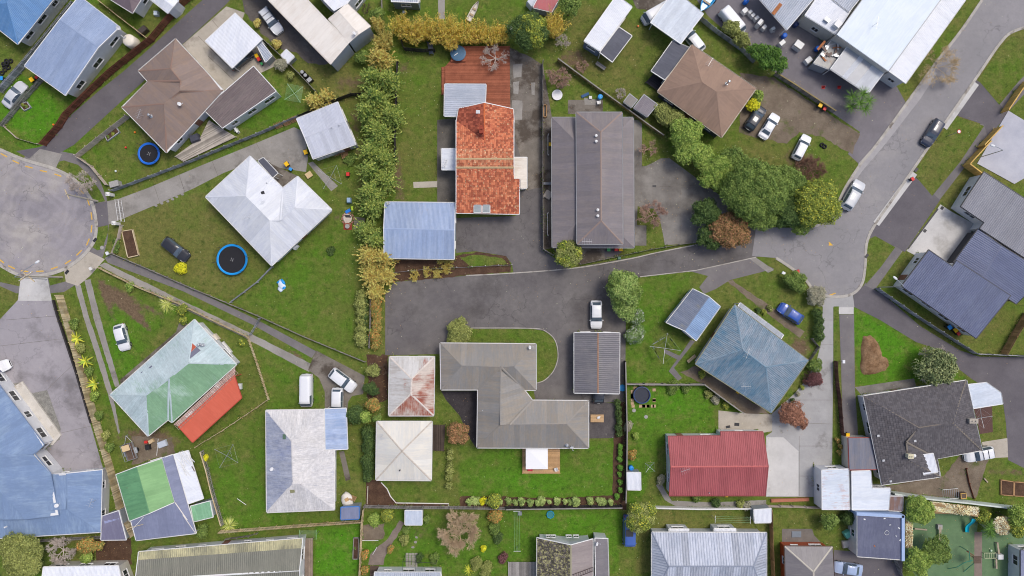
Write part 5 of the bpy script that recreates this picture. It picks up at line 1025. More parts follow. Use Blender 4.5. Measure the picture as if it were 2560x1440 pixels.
F('white post and wire fence below the blue garage', [(975, 682), (1065, 673), (1180, 667), (1280, 662)], .7, 'white', 'wire', sp=2.3)
F('fresh pine fence beside new concrete pad', [(2507, 314), (2462, 362)], 1.8, 'new', capm='new')
F('fresh pine corner fence wrapped round the concrete pad', [(2478, 352), (2425, 410), (2456, 433), (2510, 467), (2580, 512)], 1.8, 'new', capm='new')
F('fresh pine fence across the street from workshop', [(2580, 195), (2557, 222), (2522, 274)], 1.8, 'new', capm='new')
F('weathered wire fence beside the conifer hedge lawn', [(925, 725), (924, 800), (921, 870)], 1.1, 'grey')
F('little grey fence joining white house to walkway', [(678, 666), (640, 705), (574, 755)], .9, 'silver')
F('timber lattice gate panel crossing both walkways', [(622, 838), (646, 797)], 1.3, 'silver', 'stake', name='gate', cat='gate')
F('stepped brown retaining boards beside dusty yard', [(2417, 1172), (2425, 1210), (2437, 1248)], .35, 'brown', 'board')
F('short grey fence by playground turf', [(2243, 1402), (2252, 1425), (2262, 1450)], 1.3, 'grey')
F('grey post fence on the cabin lawn edge', [(952, -10), (953, 30)], 1.2, 'grey')
F('white framed pipe railing beside timber ramp', [(8, 972), (30, 1002), (65, 1048)], 1., 'white', 'railing')
F('low dark strip on yard side of the bleached fence', [(131, 750), (142, 790), (190, 935), (226, 1058)], .5, 'dark', 'wall')  # plain dark strip, knee high, following the fence line
F('grey block wall east of the lawn with two round lids', [(2033, 848), (2050, 868), (2025, 905)], 1., 'grey')
F('black slat fence south of yucca lawn', [(640, 1335), (620, 1342), (560, 1350)], .8, 'grey')
F('white framed fence enclosing bins and toys', [(1370, 335), (1370, 386)], 1., 'white', 'railing')
F('white railing round folded laundry pen', [(1369, 532), (1369, 588)], 1., 'white', 'railing')
# gate of pipes across the concrete drive
gt = B('driveway_gate', 'white pipe gate across the concrete driveway between white pillars', 'gate', (298, 525))
for k, (a, b) in enumerate((((287, 498), (295, 553)), ((295, 498), (304, 553)))):
    A, Bq = G(*a, 1.1), G(*b, 1.1); put(MB().tube(A, Bq, .03), 'top_rail', FW['white'], gt); put(MB().tube(A - Vector((0, 0, .8)), Bq - Vector((0, 0, .8)), .03), 'bottom_rail', FW['white'], gt)
    for i in range(9): c = A.lerp(Bq, i / 8); put(MB().tube(c, c - Vector((0, 0, .8)), .015, n=5), 'bar', FW['white'], gt)
for i, (x, y) in enumerate(((283, 488), (298, 560))):
    p = G(x, y, 0); r = T('gate_pillar', ['white pillar at the fence end of the pipe gate', 'white pillar at the low wall end of the pipe gate'][i], 'pillar', p); P(r, 'shaft', 's', lambda mb: mb.box((0, 0, .7), (.45, .45, 1.4)), FW['white']); P(r, 'cap', 'c', lambda mb: (mb.box((0, 0, 1.45), (.6, .6, .1)), mb.lathe((0, 0, 1.5), [(.3, 0), (.05, .18)], 4)), FW['white'])
F('low white board fence beside boxed garden bed', [(299, 562), (292, 595), (277, 632)], .9, 'pink', 'board')
# ------------------------------------------------------------------ plants
LM_ = {'dark': leafm('dark_evergreen', sr(46, 66, 34), sr(78, 96, 50)), 'green': leafm('mid_green_leaf', sr(70, 92, 42), sr(114, 130, 66)), 'bright': leafm('bright_leaf', sr(86, 112, 48), sr(138, 152, 76)), 'olive': leafm('olive_leaf', sr(92, 100, 52), sr(140, 144, 84)),
       'con': leafm('feathery_conifer', sr(78, 106, 54), sr(148, 158, 84), sr(196, 178, 98), .08), 'cong': leafm('golden_conifer', sr(158, 142, 78), sr(206, 182, 108), sr(158, 128, 72), .2), 'bam': leafm('golden_bamboo', sr(190, 148, 66), sr(220, 178, 90), sr(170, 140, 84), .2),
       'yg': leafm('yellow_green_leaf', sr(74, 94, 42), sr(134, 142, 62), sr(190, 172, 66), .1), 'red': leafm('rusty_leaf', sr(112, 84, 58), sr(154, 118, 84), sr(84, 84, 46), .25), 'purple': leafm('purple_leaf', sr(82, 54, 54), sr(112, 78, 76)), 'rust': leafm('rust_red_leaf', sr(112, 80, 66), sr(142, 104, 84)),
       'yel': leafm('yellow_flower', sr(214, 172, 28), sr(240, 204, 48), sr(120, 130, 40), .12), 'flax': leafm('flax_blade', sr(120, 134, 62), sr(176, 178, 100), sr(206, 196, 128), .2), 'ban': leafm('yellow_palm', sr(140, 140, 48), sr(206, 186, 64), sr(110, 130, 50), .3), 'palm': leafm('cabbage_tree', sr(46, 74, 30), sr(88, 118, 48)),
       'grey': leafm('grey_leaf', sr(116, 116, 98), sr(150, 146, 128)), 'wht': leafm('flowering_leaf', sr(72, 96, 50), sr(112, 132, 80), sr(226, 222, 206), .12), 'box': leafm('box_leaf', sr(66, 104, 38), sr(106, 144, 58)), 'varg': leafm('variegated_leaf', sr(98, 120, 62), sr(160, 172, 110)), 'pine': leafm('grey_pine', sr(70, 84, 54), sr(128, 134, 92)), 'mix': leafm('autumn_mix', sr(96, 104, 52), sr(150, 132, 74), sr(176, 116, 66), .15), 'moss': leafm('light_round_leaf', sr(82, 108, 50), sr(142, 156, 92))}
BRK = plain('bark_brown', sr(98, 82, 70), .95, var=.25, scale=5); BRKG = plain('bark_grey', sr(196, 184, 174), .95, var=.2, scale=5); BRKP = plain('bark_pinkish', sr(178, 146, 130), .95, var=.2, scale=5); BRKT = plain('bark_tan', sr(196, 170, 138), .95, var=.2, scale=5)
def quads(name, C, D, Wd, ln, wd, m, parent, kind=None):
    """many small leaves: centres C, long axes D, cross axes Wd (n,3)"""
    n = len(C); ln = np.broadcast_to(np.asarray(ln, float), (n,))[:, None]; wd = np.broadcast_to(np.asarray(wd, float), (n,))[:, None]
    V = np.empty((n, 4, 3)); V[:, 0] = C - D * ln * .5; V[:, 1] = C + Wd * wd * .5 + D * ln * .08; V[:, 2] = C + D * ln * .5; V[:, 3] = C - Wd * wd * .5 + D * ln * .08
    me = bpy.data.meshes.new(name); me.vertices.add(n * 4); me.loops.add(n * 4); me.polygons.add(n)
    me.vertices.foreach_set('co', V.astype('f').ravel()); me.loops.foreach_set('vertex_index', np.arange(n * 4, dtype='i')); me.polygons.foreach_set('loop_start', np.arange(0, n * 4, 4, dtype='i')); me.update(calc_edges=True)
    me.materials.append(m); return link(name, me, parent, True, kind)
def unit(a): return a / np.maximum(np.linalg.norm(a, axis=1, keepdims=True), 1e-9)
def rnd_dirs(n): return unit(NR.normal(size=(n, 3)))
def leaf_crown(root, blobs, m, size=.24, dens=1.5, name='crown', kind=None, flat=.35):
    Cs, Ns = [], []
    for x, y, z, r, sz in blobs:
        n = max(20, int(4 * math.pi * r * r * (1 + sz) / 2 * dens / (size * size * .55)))
        d = rnd_dirs(n); d[:, 2] = np.where(d[:, 2] < -.35, -d[:, 2], d[:, 2]); bump = 1 + .16 * np.sin(d[:, 0] * 7 + x * 3) * np.sin(d[:, 1] * 6 + y * 5) + .1 * np.sin(d[:, 2] * 9)
        rr = r * bump * (1 - np.abs(NR.normal(size=n)) * .16); p = d * rr[:, None]; p[:, 2] *= sz; Cs.append(p + np.array((x, y, z))); Ns.append(d)
    C = np.vstack(Cs); N = unit(np.vstack(Ns) + NR.normal(size=(len(C), 3)) * .55 + np.array((0, 0, flat))); A = unit(np.cross(N, rnd_dirs(len(C)))); Bq = np.cross(N, A)
    C[:, 2] = np.maximum(C[:, 2], .05)
    return quads(name, C, A, Bq, size * NR.uniform(.8, 1.6, len(C)), size * NR.uniform(.5, .9, len(C)), m, root, kind)
def limbs(root, h, r, tops, m=None, name='trunk'):
    mb = MB(); lean = Vector((random.uniform(-.1, .1) * h, random.uniform(-.1, .1) * h, 0)); f = Vector((0, 0, h * .4)) + lean * .4
    mb.tube((0, 0, 0), f * .5, r, r * .85, 8); mb.tube(f * .5, f, r * .85, r * .75, 8)
    for x, y, z in tops:
        e = Vector((x, y, z)); mid = f.lerp(e, .5) + Vector((random.uniform(-.15, .15), random.uniform(-.15, .15), .1)) * h * .2; mb.tube(f, mid, r * .5, r * .32, 6); mb.tube(mid, e, r * .32, r * .1, 6)
    put(mb, name, m or BRK, root, True)
GR = {}
def tree(label, px, py, rp, h, kind='green', n=9, sz=.8, size=.21, name='tree', cat='tree', group=None, sx=1., sy=1., dens=1.35, kind2=None, low=False):
    """rp = crown radius in pixels, (px,py) crown centre as seen"""
    zc = h * (.62 if not low else .45); p = G(px, py, zc); r = rp * 1.1 * (CAMH - zc) / FPX; root = T(name, label, cat, (p.x, p.y, 0), 0, group); bl = []; rb = r * (.36 if n > 5 else .5); n = int(n * 1.9) if n > 5 else n + 1; ex = random.uniform(.82, 1.); ea = random.uniform(0, 3.1)
    for i in range(n):
        a = i * 2.399 + random.uniform(-.3, .3); q = (r - rb) * math.sqrt((i + .35) / n) * random.uniform(.86, 1.12) * (1 - (1 - ex) * math.cos(a - ea) ** 2); zz = zc + (h - zc - rb * sz) * (1 - (q / max(r, .01)) ** 2) * random.uniform(.5, 1.05) - (h * .12 * q / r)
        bl.append((q * math.cos(a) * sx, q * math.sin(a) * sy, max(zz, rb * .5), rb * random.uniform(.7, 1.25), sz))
    limbs(root, h, max(.05, r * .06), [b[:3] for b in bl[:7]])
    if kind2:
        leaf_crown(root, bl[::2], LM_[kind], size, dens); leaf_crown(root, bl[1::2], LM_[kind2], size, dens)
    else: leaf_crown(root, bl, LM_[kind], size, dens)
    return root
def shrub(label, px, py, rp, h, kind='green', group=None, n=4, name='shrub', size=.17, **kw): return tree(label, px, py, rp, h, kind, n, min(1., h / (rp / 16.) * .8), size, name, 'shrub', group, low=True, **kw)
def plume_tree(label, px, py, rp, h, kind='con', group=None, nb=70, name='conifer', lf=26, up=.5):
    """feathery conifer: boughs fanning from the trunk, each a plume of narrow sprays"""
    zc = h * .5; p = G(px, py, zc); r = rp * (CAMH - zc) / FPX; root = T(name, label, 'tree', (p.x, p.y, 0), 0, group)
    put(MB().tube((0, 0, 0), (0, 0, h * .95), .16, .03, 7), 'trunk', BRK, root, True)
    leaf_crown(root, [(0, 0, h * (.2 + .16 * i), r * (.62 - .12 * i), .9) for i in range(4)], LM_['con' if kind == 'con' else kind], .26, .7, 'inner_foliage')
    C, D, Wd, L, Wi = [], [], [], [], []; nb = int(nb * 1.6)
    for b in range(nb):
        t = (b + .5) / nb; z = h * (.12 + .8 * t); ln = r * (1 - t) ** .75 * random.uniform(.55, 1.25) + .25; a = b * 2.399 + random.uniform(-.3, .3); u = np.array((math.cos(a), math.sin(a), up + .5 * t)); u /= np.linalg.norm(u)
        s = NR.uniform(.12, 1, lf); base = np.array((0, 0, z)); side = np.cross(u, (0, 0, 1)); sg = NR.choice((-1, 1), lf)
        dr = unit(u[None] * .9 + side[None] * (sg * NR.uniform(.2, .9, lf) * (1.15 - s))[:, None] + NR.normal(size=(lf, 3)) * .42)
        C.append(base + u[None] * (s * ln)[:, None] + dr * .12 + np.array((0, 0, -.12)) * (s ** 2 * ln)[:, None]); D.append(dr); Wd.append(unit(np.cross(dr, NR.normal(size=(lf, 3)) * .5 + np.array((0, 0, 1))))); L.append(NR.uniform(.2, .46, lf)); Wi.append(NR.uniform(.08, .17, lf))
    quads('crown', np.vstack(C), np.vstack(D), np.vstack(Wd), np.concatenate(L), np.concatenate(Wi), LM_[kind], root); return root
def wisp(label, px, py, rp, h, kind='bam', group=None, n=90, name='bamboo'):
    p = G(px, py, h * .45); r = rp * (CAMH - h * .45) / FPX; root = T(name, label, 'bamboo', (p.x, p.y, 0), 0, group); C, D, Wd, L, Wi = [], [], [], [], []; mb = MB()
    for i in range(n):
        a, q = random.uniform(0, 6.28), r * .55 * math.sqrt(random.random()); b = np.array((q * math.cos(a), q * math.sin(a), 0)); hh = h * random.uniform(.6, 1.05); tip = b * (1 + random.uniform(.2, 1.1)) + np.array((random.uniform(-.25, .25), random.uniform(-.25, .25), hh)); tip[:2] *= 1.
        mb.tube(Vector(b), Vector(tip), .02, .006, 3, False); k = 26; s = NR.uniform(.25, 1.02, k); dr = unit((tip - b)[None] / hh * .55 + NR.normal(size=(k, 3)) * .55)
        C.append(b + (tip - b)[None] * s[:, None] + dr * .15); D.append(dr); Wd.append(unit(np.cross(dr, rnd_dirs(k)))); L.append(NR.uniform(.25, .55, k)); Wi.append(NR.uniform(.03, .08, k))
    put(mb, 'stems', plain('bamboo_stem', sr(176, 140, 70), .6), root, True); quads('foliage', np.vstack(C), np.vstack(D), np.vstack(Wd), np.concatenate(L), np.concatenate(Wi), LM_[kind], root); return root
def bare(label, px, py, rp, h, m=None, depth=5, name='bare_tree', lean=(0, 0), spread=.75, base=None, group=None, tw=1., kids=4, r0=None):
    """leafless tree: forking limbs down to twigs; base = pixel of the foot"""
    zc = h * .6; p = G(*base, 0) if base else G(px, py, zc); r = rp * (CAMH - zc) / FPX; root = T(name, label, 'tree', (p.x, p.y, 0), 0, group); c = G(px, py, zc) - Vector((p.x, p.y, 0)) if base else Vector((0, 0, zc))
    mb = MB(); tmb = MB(); r0 = r0 or max(.05, r * .045); m = m or BRKT
    def grow(a, d, L, rad, k):
        b = a + d * L * random.uniform(.8, 1.15); (mb if k > 1 else tmb).tube(a, b, rad, rad * .62, 6 if k > 3 else 4 if k > 1 else 3, False)
        if k == 0: return
        for i in range(kids if k > 1 else kids + 1):
            nd = (d + Vector((random.gauss(0, 1), random.gauss(0, 1), random.gauss(.12, .5))) * spread * .75).normalized()
            grow(a.lerp(b, random.uniform(.45, 1.)), nd, L * random.uniform(.55, .8), max(rad * .58, .011 * tw), k - 1)
    f = Vector((c.x * .35, c.y * .35, h * .3)); mb.tube((0, 0, 0), f, r0 * 1.1, r0, 8)
    for i in range(kids + 1):
        a = i * 2 * math.pi / (kids + 1) + random.uniform(-.3, .3); d = Vector((math.cos(a) * r, math.sin(a) * r, h * .35)) * .5 + Vector((c.x, c.y, 0)) * .45; d.normalize(); grow(f, d, max(r, h * .4) * .42, r0 * .6, depth - 1)
    put(mb, 'trunk', m, root, True); put(tmb, 'twigs', m, root, True, 'stuff'); return root
def blades(label, px, py, rp, h, kind='flax', n=60, name='flax', cat='plant', wd=.09, droop=.5, group=None, trunk=0., heads=None, segs=4):
    """rosette of strap leaves, on a stem of height trunk; heads = list of offsets for branched heads"""
    zc = trunk + h * .5; p = G(px, py, zc); r = rp * (CAMH - zc) / FPX; root = T(name, label, cat, (p.x, p.y, 0), 0, group); mb = MB(); tr = MB()
    for hx, hy, hz, hr in (heads or [(0, 0, trunk, 1.)]):
        if hz > .2: tr.tube((0, 0, 0), (hx, hy, hz), .12, .07, 7)
        for i in range(n):
            a = i * 2.399 + random.uniform(-.2, .2); e = random.uniform(.15, 1.2); L = r * hr * random.uniform(.75, 1.1); d = Vector((math.cos(a), math.sin(a), 0)); s = Vector((-d.y, d.x, 0)); rows = []
            for k in range(segs + 1):
                t = k / segs; q = Vector((hx, hy, hz)) + d * (L * t * math.cos(e * (1 - .5 * t))) + Vector((0, 0, h * .9 * math.sin(e) * t - droop * L * t * t)); w = wd * (1 - t ** 2 * .95) * (.5 + min(1, t * 4) * .5); q.z = max(q.z, .03); rows += [q - s * w / 2, q + s * w / 2]
            mb.add(rows, [(2 * k, 2 * k + 1, 2 * k + 3, 2 * k + 2) for k in range(segs)])
    if tr.v: put(tr, 'stem', BRKG, root, True)
    put(mb, 'leaves', LM_[kind], root, True); return root
def hedge(label, pts, w, h, kind='dark', size=.18, name='hedge', group=None, gap=.7):
    q = [G(x, y, h * .5) for x, y in pts]; root = T(name, label, 'hedge', (q[0].x, q[0].y, 0), 0, group); bl = []
    for a, b in zip(q, q[1:]):
        L = (b - a).length; k = max(1, int(L / (w * gap)))
        for j in range(k): c = a.lerp(b, (j + .5) / k) - q[0]; bl.append((c.x + random.uniform(-.12, .12) * w, c.y + random.uniform(-.12, .12) * w, h * random.uniform(.4, .6), w * .55 * random.uniform(.85, 1.2), min(1.2, h / w)))
    mb = MB(); [mb.tube((x, y, 0), (x, y, z), .03, n=5) for x, y, z, r, s in bl[::2]]; put(mb, 'stems', BRK, root, True); leaf_crown(root, bl, LM_[kind], size, 1.3, 'foliage'); return root

KD = dict(olive='olive', green='mid-green', mix='bronze-green', dark='dark green', purple='purple', bright='bright green', grey='grey-leaved', yg='yellow-green', rust='rust coloured')
# -- conifer row down the middle
CR = 'feathery conifers in the tall row'
for i, (x, y, r, h, k) in enumerate(((955, 150, 38, 5., 'cong'), (930, 200, 42, 5.5, 'con'), (975, 205, 40, 5.5, 'con'), (945, 245, 52, 6.5, 'con'), (925, 285, 46, 6., 'con'), (975, 290, 44, 6.2, 'con'), (945, 330, 50, 6.2, 'con'), (935, 385, 48, 6., 'con'), (965, 400, 40, 6., 'con'), (925, 430, 50, 6.4, 'con'), (955, 450, 44, 6.2, 'con'), (930, 480, 44, 6., 'con'), (935, 515, 46, 5.6, 'con'))):
    plume_tree('feathery yellow-green conifer in the tall row beside narrow lawn' if k == 'con' else 'straw coloured conifer topping the row by the bamboo corner', x + random.uniform(-6, 6), y, r * random.uniform(.9, 1.12), h * random.uniform(.85, 1.1), k, CR if k == 'con' else None, 95, lf=34)
for i, (x, y, r, h, k) in enumerate(((915, 575, 34, 4.2, 'con'), (940, 600, 36, 4.2, 'con'), (925, 640, 40, 4.5, 'cong'), (960, 645, 34, 4., 'cong'), (930, 690, 38, 4., 'cong'), (965, 690, 30, 3., 'cong'), (940, 730, 26, 2.6, 'cong'))):
    plume_tree('golden tipped conifer beside the blue garage' if k == 'cong' else 'yellow-green conifer between fire pit and blue garage', x, y, r, h, k, 'golden conifers by the blue garage' if k == 'cong' else 'green conifers by the fire pit', 80, lf=32)
for x, y, r, h in ((1005, 70, 30, 4.2), (1030, 85, 34, 4.5), (1060, 75, 34, 4.6), (1095, 82, 36, 4.6), (1125, 78, 38, 4.8), (1125, 105, 28, 4.), (1160, 85, 32, 4.2), (1190, 88, 32, 4.), (1225, 88, 32, 4.), (1250, 90, 26, 3.8)): wisp('golden wispy bamboo clump in row behind the black fence', x, y, r, h, 'bam', 'golden bamboo clumps', 110)
for x, y, r, h in ((960, 105, 30, 4.), (945, 65, 18, 3.4)): wisp('tawny bamboo clump at the corner of the narrow lawn', x, y, r, h, 'cong', 'tawny bamboo clumps', 90)
plume_tree('tawny feathery conifer behind pale grey garage', 790, 255, 30, 3., 'cong', None, 60); plume_tree('small tawny conifer by rotary clothesline fence', 815, 243, 22, 2.6, 'cong', None, 50)
# -- north trees
shrub('round green bush beside the bamboo corner', 945, 40, 20, 2.4, 'green'); shrub('dark bush against the grey end wall of hall', 908, 145, 18, 2.4, 'green'); bare('small bare shrub above the round green bush', 915, 20, 22, 2.2, BRK, 4)
tree('large dark green and yellow tree at bamboo end', 1325, 80, 52, 6., 'yg', 11, kind2='dark'); wisp('orange-gold bare willow clump beside dark tree', 1385, 65, 34, 5.5, 'bam', None, 150); tree('green leafy tree beside red roof fragment', 1425, 18, 30, 5., 'green', 7)
bare('bare twiggy shrub with yellow tips by willow', 1405, 100, 26, 3.4, BRKG, 5); bare('bare tree leaning over the red deck', 1225, 140, 44, 4., BRKG, 5, base=(1248, 152), r0=.11)
bare('bare pinkish tree beside white round table', 1400, 190, 36, 3.8, BRKP, 6); bare('low bare shrub below long white cabin', 1455, 165, 22, 1.6, BRKP, 5); bare('thin bare shrub near twin small sheds', 1552, 232, 18, 2., BRKG, 5)
bare('fallen golden bare branches over asphalt street', 2370, 165, 62, 3.2, plain('bark_gold', sr(206, 182, 140), .9), 6, base=(2318, 172), tw=.6, spread=.6, r0=.05)
bare('dead grey street tree overhanging the turning circle', 192, 462, 40, 5.2, BRKG, 6, base=(228, 460), r0=.09, tw=.8)
bare('large round bare tree on the south lawn', 1145, 1330, 60, 5.5, plain('twig_tan', sr(206, 182, 150), .9), 6, kids=5, spread=.62, r0=.09, tw=.9); bare('grey bare shrub beside olive tree', 150, 1380, 42, 2.8, BRKG, 6)
bare('bare pink twig tree beside the forecourt bed', 1640, 535, 40, 3.6, BRKP, 6, base=(1622, 540)); bare('bare brown shrub tangle beside street corner', 2030, 425, 44, 2., plain('bark_redbrown', sr(130, 98, 82), .9), 6, spread=1.); bare('bare twig tree near taupe roof corner', 1625, 370, 28, 2.8, BRKP, 5)
shrub('olive twiggy bush over the mauve shed', 1660, 285, 36, 2.8, 'olive', n=6); tree('pale green tree by dark slate board wall', 1712, 335, 46, 5., 'bright', 9); tree('pale green tree above concrete forecourt', 1725, 375, 42, 4.6, 'bright', 8)
tree('light green tree beside forecourt slope', 1790, 430, 48, 5., 'bright', 9); tree('largest spreading green tree beside street corner', 1885, 475, 84, 8.5, 'green', 16, size=.22); tree('olive pine leaning over drive', 1895, 540, 46, 5.5, 'green', 8); tree('yellow flecked dense tree on street corner', 2035, 510, 60, 6., 'yg', 12)
for x, y, r, h, k, l in ((1757, 398, 34, 4., 'bright', 'pale sapling crown linking the two pale green trees'), (1835, 405, 40, 4.6, 'green', 'mid-green tree behind the light forecourt tree'), (1838, 462, 40, 5., 'green', 'fuller green tree between forecourt slope and largest tree'), (1962, 455, 46, 5.5, 'green', 'loose green tree touching the largest spreading tree'), (1972, 530, 44, 4.8, 'dark', 'shady dark tree under yellow flecked crown'), (1850, 528, 36, 4.4, 'olive', 'olive tree spilling toward the drive bend'), (2000, 560, 30, 3.4, 'green', 'low green tree on the kerb corner'), (1690, 300, 26, 3., 'olive', 'loose olive bush beside dark slate boards')): tree(l, x, y, r, h, k, 8)
tree('dark evergreen beside rusty crowned tree', 1765, 535, 38, 4.6, 'dark', 8); tree('rusty brown crowned tree on drive bend', 1820, 575, 52, 5., 'red', 10); tree('dark green tree under rusty crown', 1780, 590, 40, 4., 'dark', 7)
tree('round bronze-green tree at corner of taupe house', 1422, 640, 38, 4.4, 'yg', 8, kind2='olive'); tree('pale round tree beside shared driveway', 1558, 720, 50, 5.4, 'moss', 11, kind2='green'); tree('lower pale tree by white flower bush', 1560, 770, 34, 4., 'moss', 6)
shrub('dark round bush at head of oval lawn', 1146, 832, 38, 2.6, 'olive', n=7); shrub('white flowering bush beside dark driveway wall', 1590, 790, 24, 2.2, 'wht', n=5); shrub('larger white flowering bush below pale tree', 1588, 835, 28, 2.4, 'wht', n=5)
for x, y, r in ((1830, 70, 24), (1850, 100, 26)): shrub('olive shrub on the sheet fence of workshop yard', x, y, r, 2.6, 'olive', 'olive shrubs on sheet fence', 5)
for i, (x, y, r, k) in enumerate(((1890, 130, 26, 'palm'), (1920, 145, 36, 'palm'), (1945, 160, 26, 'palm'))): tree('dense green tree behind workshop drive', x, y, r, 4., k, 6, group='dense trees behind workshop drive')
blades('many headed cabbage tree beside workshop entrance', 2130, 268, 24, 1.0, 'palm', 60, 'cabbage_tree', 'tree', .07, .35, heads=[(-1.3, .9, 3., 1), (.2, 1.2, 3.4, 1), (1.2, .2, 3.2, 1), (-.4, -.2, 3.6, 1), (.7, -1., 3., .9), (-1.3, -.6, 2.8, .9)])
shrub('half yellow flowering bush beside black hatchback', 1878, 262, 20, 1.8, 'yel', n=5); shrub('lime green half of bush at tan roof corner', 1895, 240, 16, 1.8, 'bright', n=4)
bare('weeping grey-green tree beside soil mound', 2342, 915, 60, 4., BRKG, 5); tree('weeping pine with drooping grey-green boughs', 2345, 915, 56, 4.2, 'pine', 10, dens=.7, size=.3)
shrub('round green bush beside red mailbox', 1988, 700, 30, 2.4, 'green', n=6); shrub('grey leafed bush at the drive mouth', 2040, 738, 28, 2.2, 'grey', n=6); hedge('dark clipped hedge beside concrete drive', [(2046, 775), (2045, 848)], 1.5, 1.5, 'dark')
tree('rust red bushy tree in front of teal house', 1978, 1035, 34, 3., 'rust', 8); shrub('small rust shrub next to rust tree', 2005, 1060, 16, 1.6, 'rust', n=3); shrub('dark purple shrub beside concrete drive', 2035, 948, 22, 1.8, 'purple', n=5); shrub('green centred purple bush at teal roof corner', 2038, 912, 20, 1.8, 'green', n=4); bare('grey bare purple shrub by gutter', 2022, 940, 16, 1.6, BRK, 5)
for x, y, k in ((2005, 968, 'yg'), (1995, 985, 'grey'), (1980, 1000, 'dark'), (2012, 955, 'rust')): shrub('small ' + KD[k] + ' plant along the teal house front', x, y, 8, .7, k, 'garden plants along teal house front', 2, size=.1)
# -- playground trees
tree('bright round tree beside thatched play roof', 2296, 1272, 38, 4.2, 'bright', 8); tree('round tree behind white tin shed', 2070, 1300, 26, 3., 'green', 6); shrub('dark bush beside pale blue parapet', 2118, 1295, 22, 2., 'dark', n=5); tree('bright tree at the playground gate', 2295, 1405, 38, 4.4, 'bright', 8); tree('green tree over playground turf', 2340, 1375, 40, 4.4, 'green', 8); tree('leafy tree by the round thatched hut', 2545, 1285, 34, 4., 'bright', 8); tree('second leafy tree right by thatched hut', 2540, 1320, 24, 3.6, 'yg', 6)
blades('spiky palm by turquoise slide', 2455, 1310, 28, 1., 'palm', 70, 'palm', 'tree', .07, .4, heads=[(0, 0, 2.2, 1), (.4, -.9, 1.8, .9)]); shrub('dark shrub beneath the spiky palm', 2455, 1295, 20, 1.6, 'yg', n=4)
# -- west garden
tree('big olive tree beside white roofed house end', 55, 1385, 60, 5., 'olive', 12); tree('lime sapling beside bark garden', 220, 1392, 17, 2., 'bright', 4); tree('bronze tipped shrub under denim roof', 220, 1362, 26, 2.6, 'mix', 5); tree('small bronze bush against mauve lean-to', 252, 1362, 16, 2., 'mix', 4)
for x, y in ((186, 847), (207, 904), (232, 961)): blades('yellow banana-like palm along the bleached fence', x, y, 22, 1.2, 'ban', 13, 'banana_palm', 'plant', .3, .25, 'yellow palms along the bleached fence', trunk=.8)
for i, (x, y) in enumerate(((186, 810), (202, 870), (222, 930), (235, 990), (248, 1040), (262, 1090), (275, 1120))): shrub(('mid-green', 'olive', 'mid-green', 'bright green')[i % 4] + ' fence-side shrub between the yellow palms', x, y, 15, 1., ('green', 'olive', 'green', 'bright')[i % 4], 'shrubs along bleached fence', 3)
blades('pale spiky flax beside low rail fence', 412, 760, 26, 1.2, 'flax', 90); shrub('yellow-green bush beside spiky flax', 455, 777, 16, 1.2, 'yg', n=3); blades('drooping yucca beside close-set stakes', 568, 1318, 26, 1.4, 'flax', 80, 'yucca'); shrub('small green bush behind flax walkway', 325, 718, 14, 1., 'bright', n=3); shrub('green bush above yucca', 505, 1325, 22, 1.4, 'green', n=4)
shrub('bright yellow flowering bush beside black car', 452, 669, 16, 1.1, 'yel', n=5, size=.15); shrub('yellow flowering bush at top of stake fence', 513, 1145, 10, .9, 'yel', n=3, size=.13); shrub('round yellow-green bush behind green roof house', 605, 855, 10, .9, 'yg', n=2); shrub('yellow-leaf shrub at corner of green roof', 460, 803, 13, 1.1, 'yg', n=3)
shrub('leafy bush beside white water tank wall', 705, 165, 18, 1.8, 'grey', n=4); shrub('small leafy bush on the clothesline lawn', 728, 190, 12, 1.2, 'olive', n=3); shrub('straw bush beside white locker shed', 693, 112, 16, 1.2, 'cong', n=3); shrub('straw coloured bush beside white wagon', 643, 60, 12, 1.2, 'cong', n=3); shrub('weedy garden growth beside fallen lattice', 875, 400, 20, .6, 'green', n=4); hedge('scraggly plants in boxed garden along path', [(290, 600), (288, 632)], .9, .5, 'green'); shrub('dug green patch of leafy weeds in lawn', 826, 628, 14, .35, 'dark', n=3)
# -- overgrown edge and centre lot
hedge('overgrown dark hedge beside wire fence', [(898, 728), (908, 770), (900, 815), (906, 865)], 1.7, 1.6, 'olive', .22, gap=.6); hedge('dark ivy-like growth inside the overgrown hedge', [(912, 745), (910, 800), (913, 850)], 1.1, 1.2, 'dark', .2, gap=.8); hedge('straw coloured undergrowth between fence and driveway', [(940, 735), (942, 800), (938, 870)], 1.5, 1.3, 'mix', .2, gap=.5); shrub('lime fern clump in the overgrown hedge', 930, 828, 11, 1., 'bright', n=2)
for x, y, r, k in ((935, 925, 20, 'olive'), (928, 970, 24, 'dark'), (935, 1010, 20, 'mix'), (890, 1035, 26, 'dark'), (912, 1040, 18, 'bright'), (945, 1045, 12, 'green')): tree(KD[k] + ' garden tree crowding the rusty garage lot', x, y, r, 3., k, 5, group='leafy trees by rusty garage')
hedge('tall dark hedge along ivory roofed house', [(922, 1070), (922, 1140), (918, 1200)], 1.7, 2., 'dark', .2, gap=.5); bare('bare brown shrub beside rusty garage wall', 960, 925, 18, 2., BRK, 6)
tree('rusty leafed bush tree beside ivory roofed house', 1146, 1085, 34, 3., 'red', 8); hedge('russet and green hedge below rusty bush', [(1128, 1118), (1122, 1168), (1124, 1222)], 1.1, 1.1, 'olive', .18, gap=.8)
for i, (x, y) in enumerate(((1551, 1115), (1551, 1131), (1549, 1148), (1551, 1168), (1548, 1185), (1550, 1205), (1551, 1222), (1542, 1240))): shrub('clipped bright green ball in bark bed beside dark slatted fence', x, y, 9.5, .9, 'box', 'clipped balls in the bark bed', 2, size=.12)
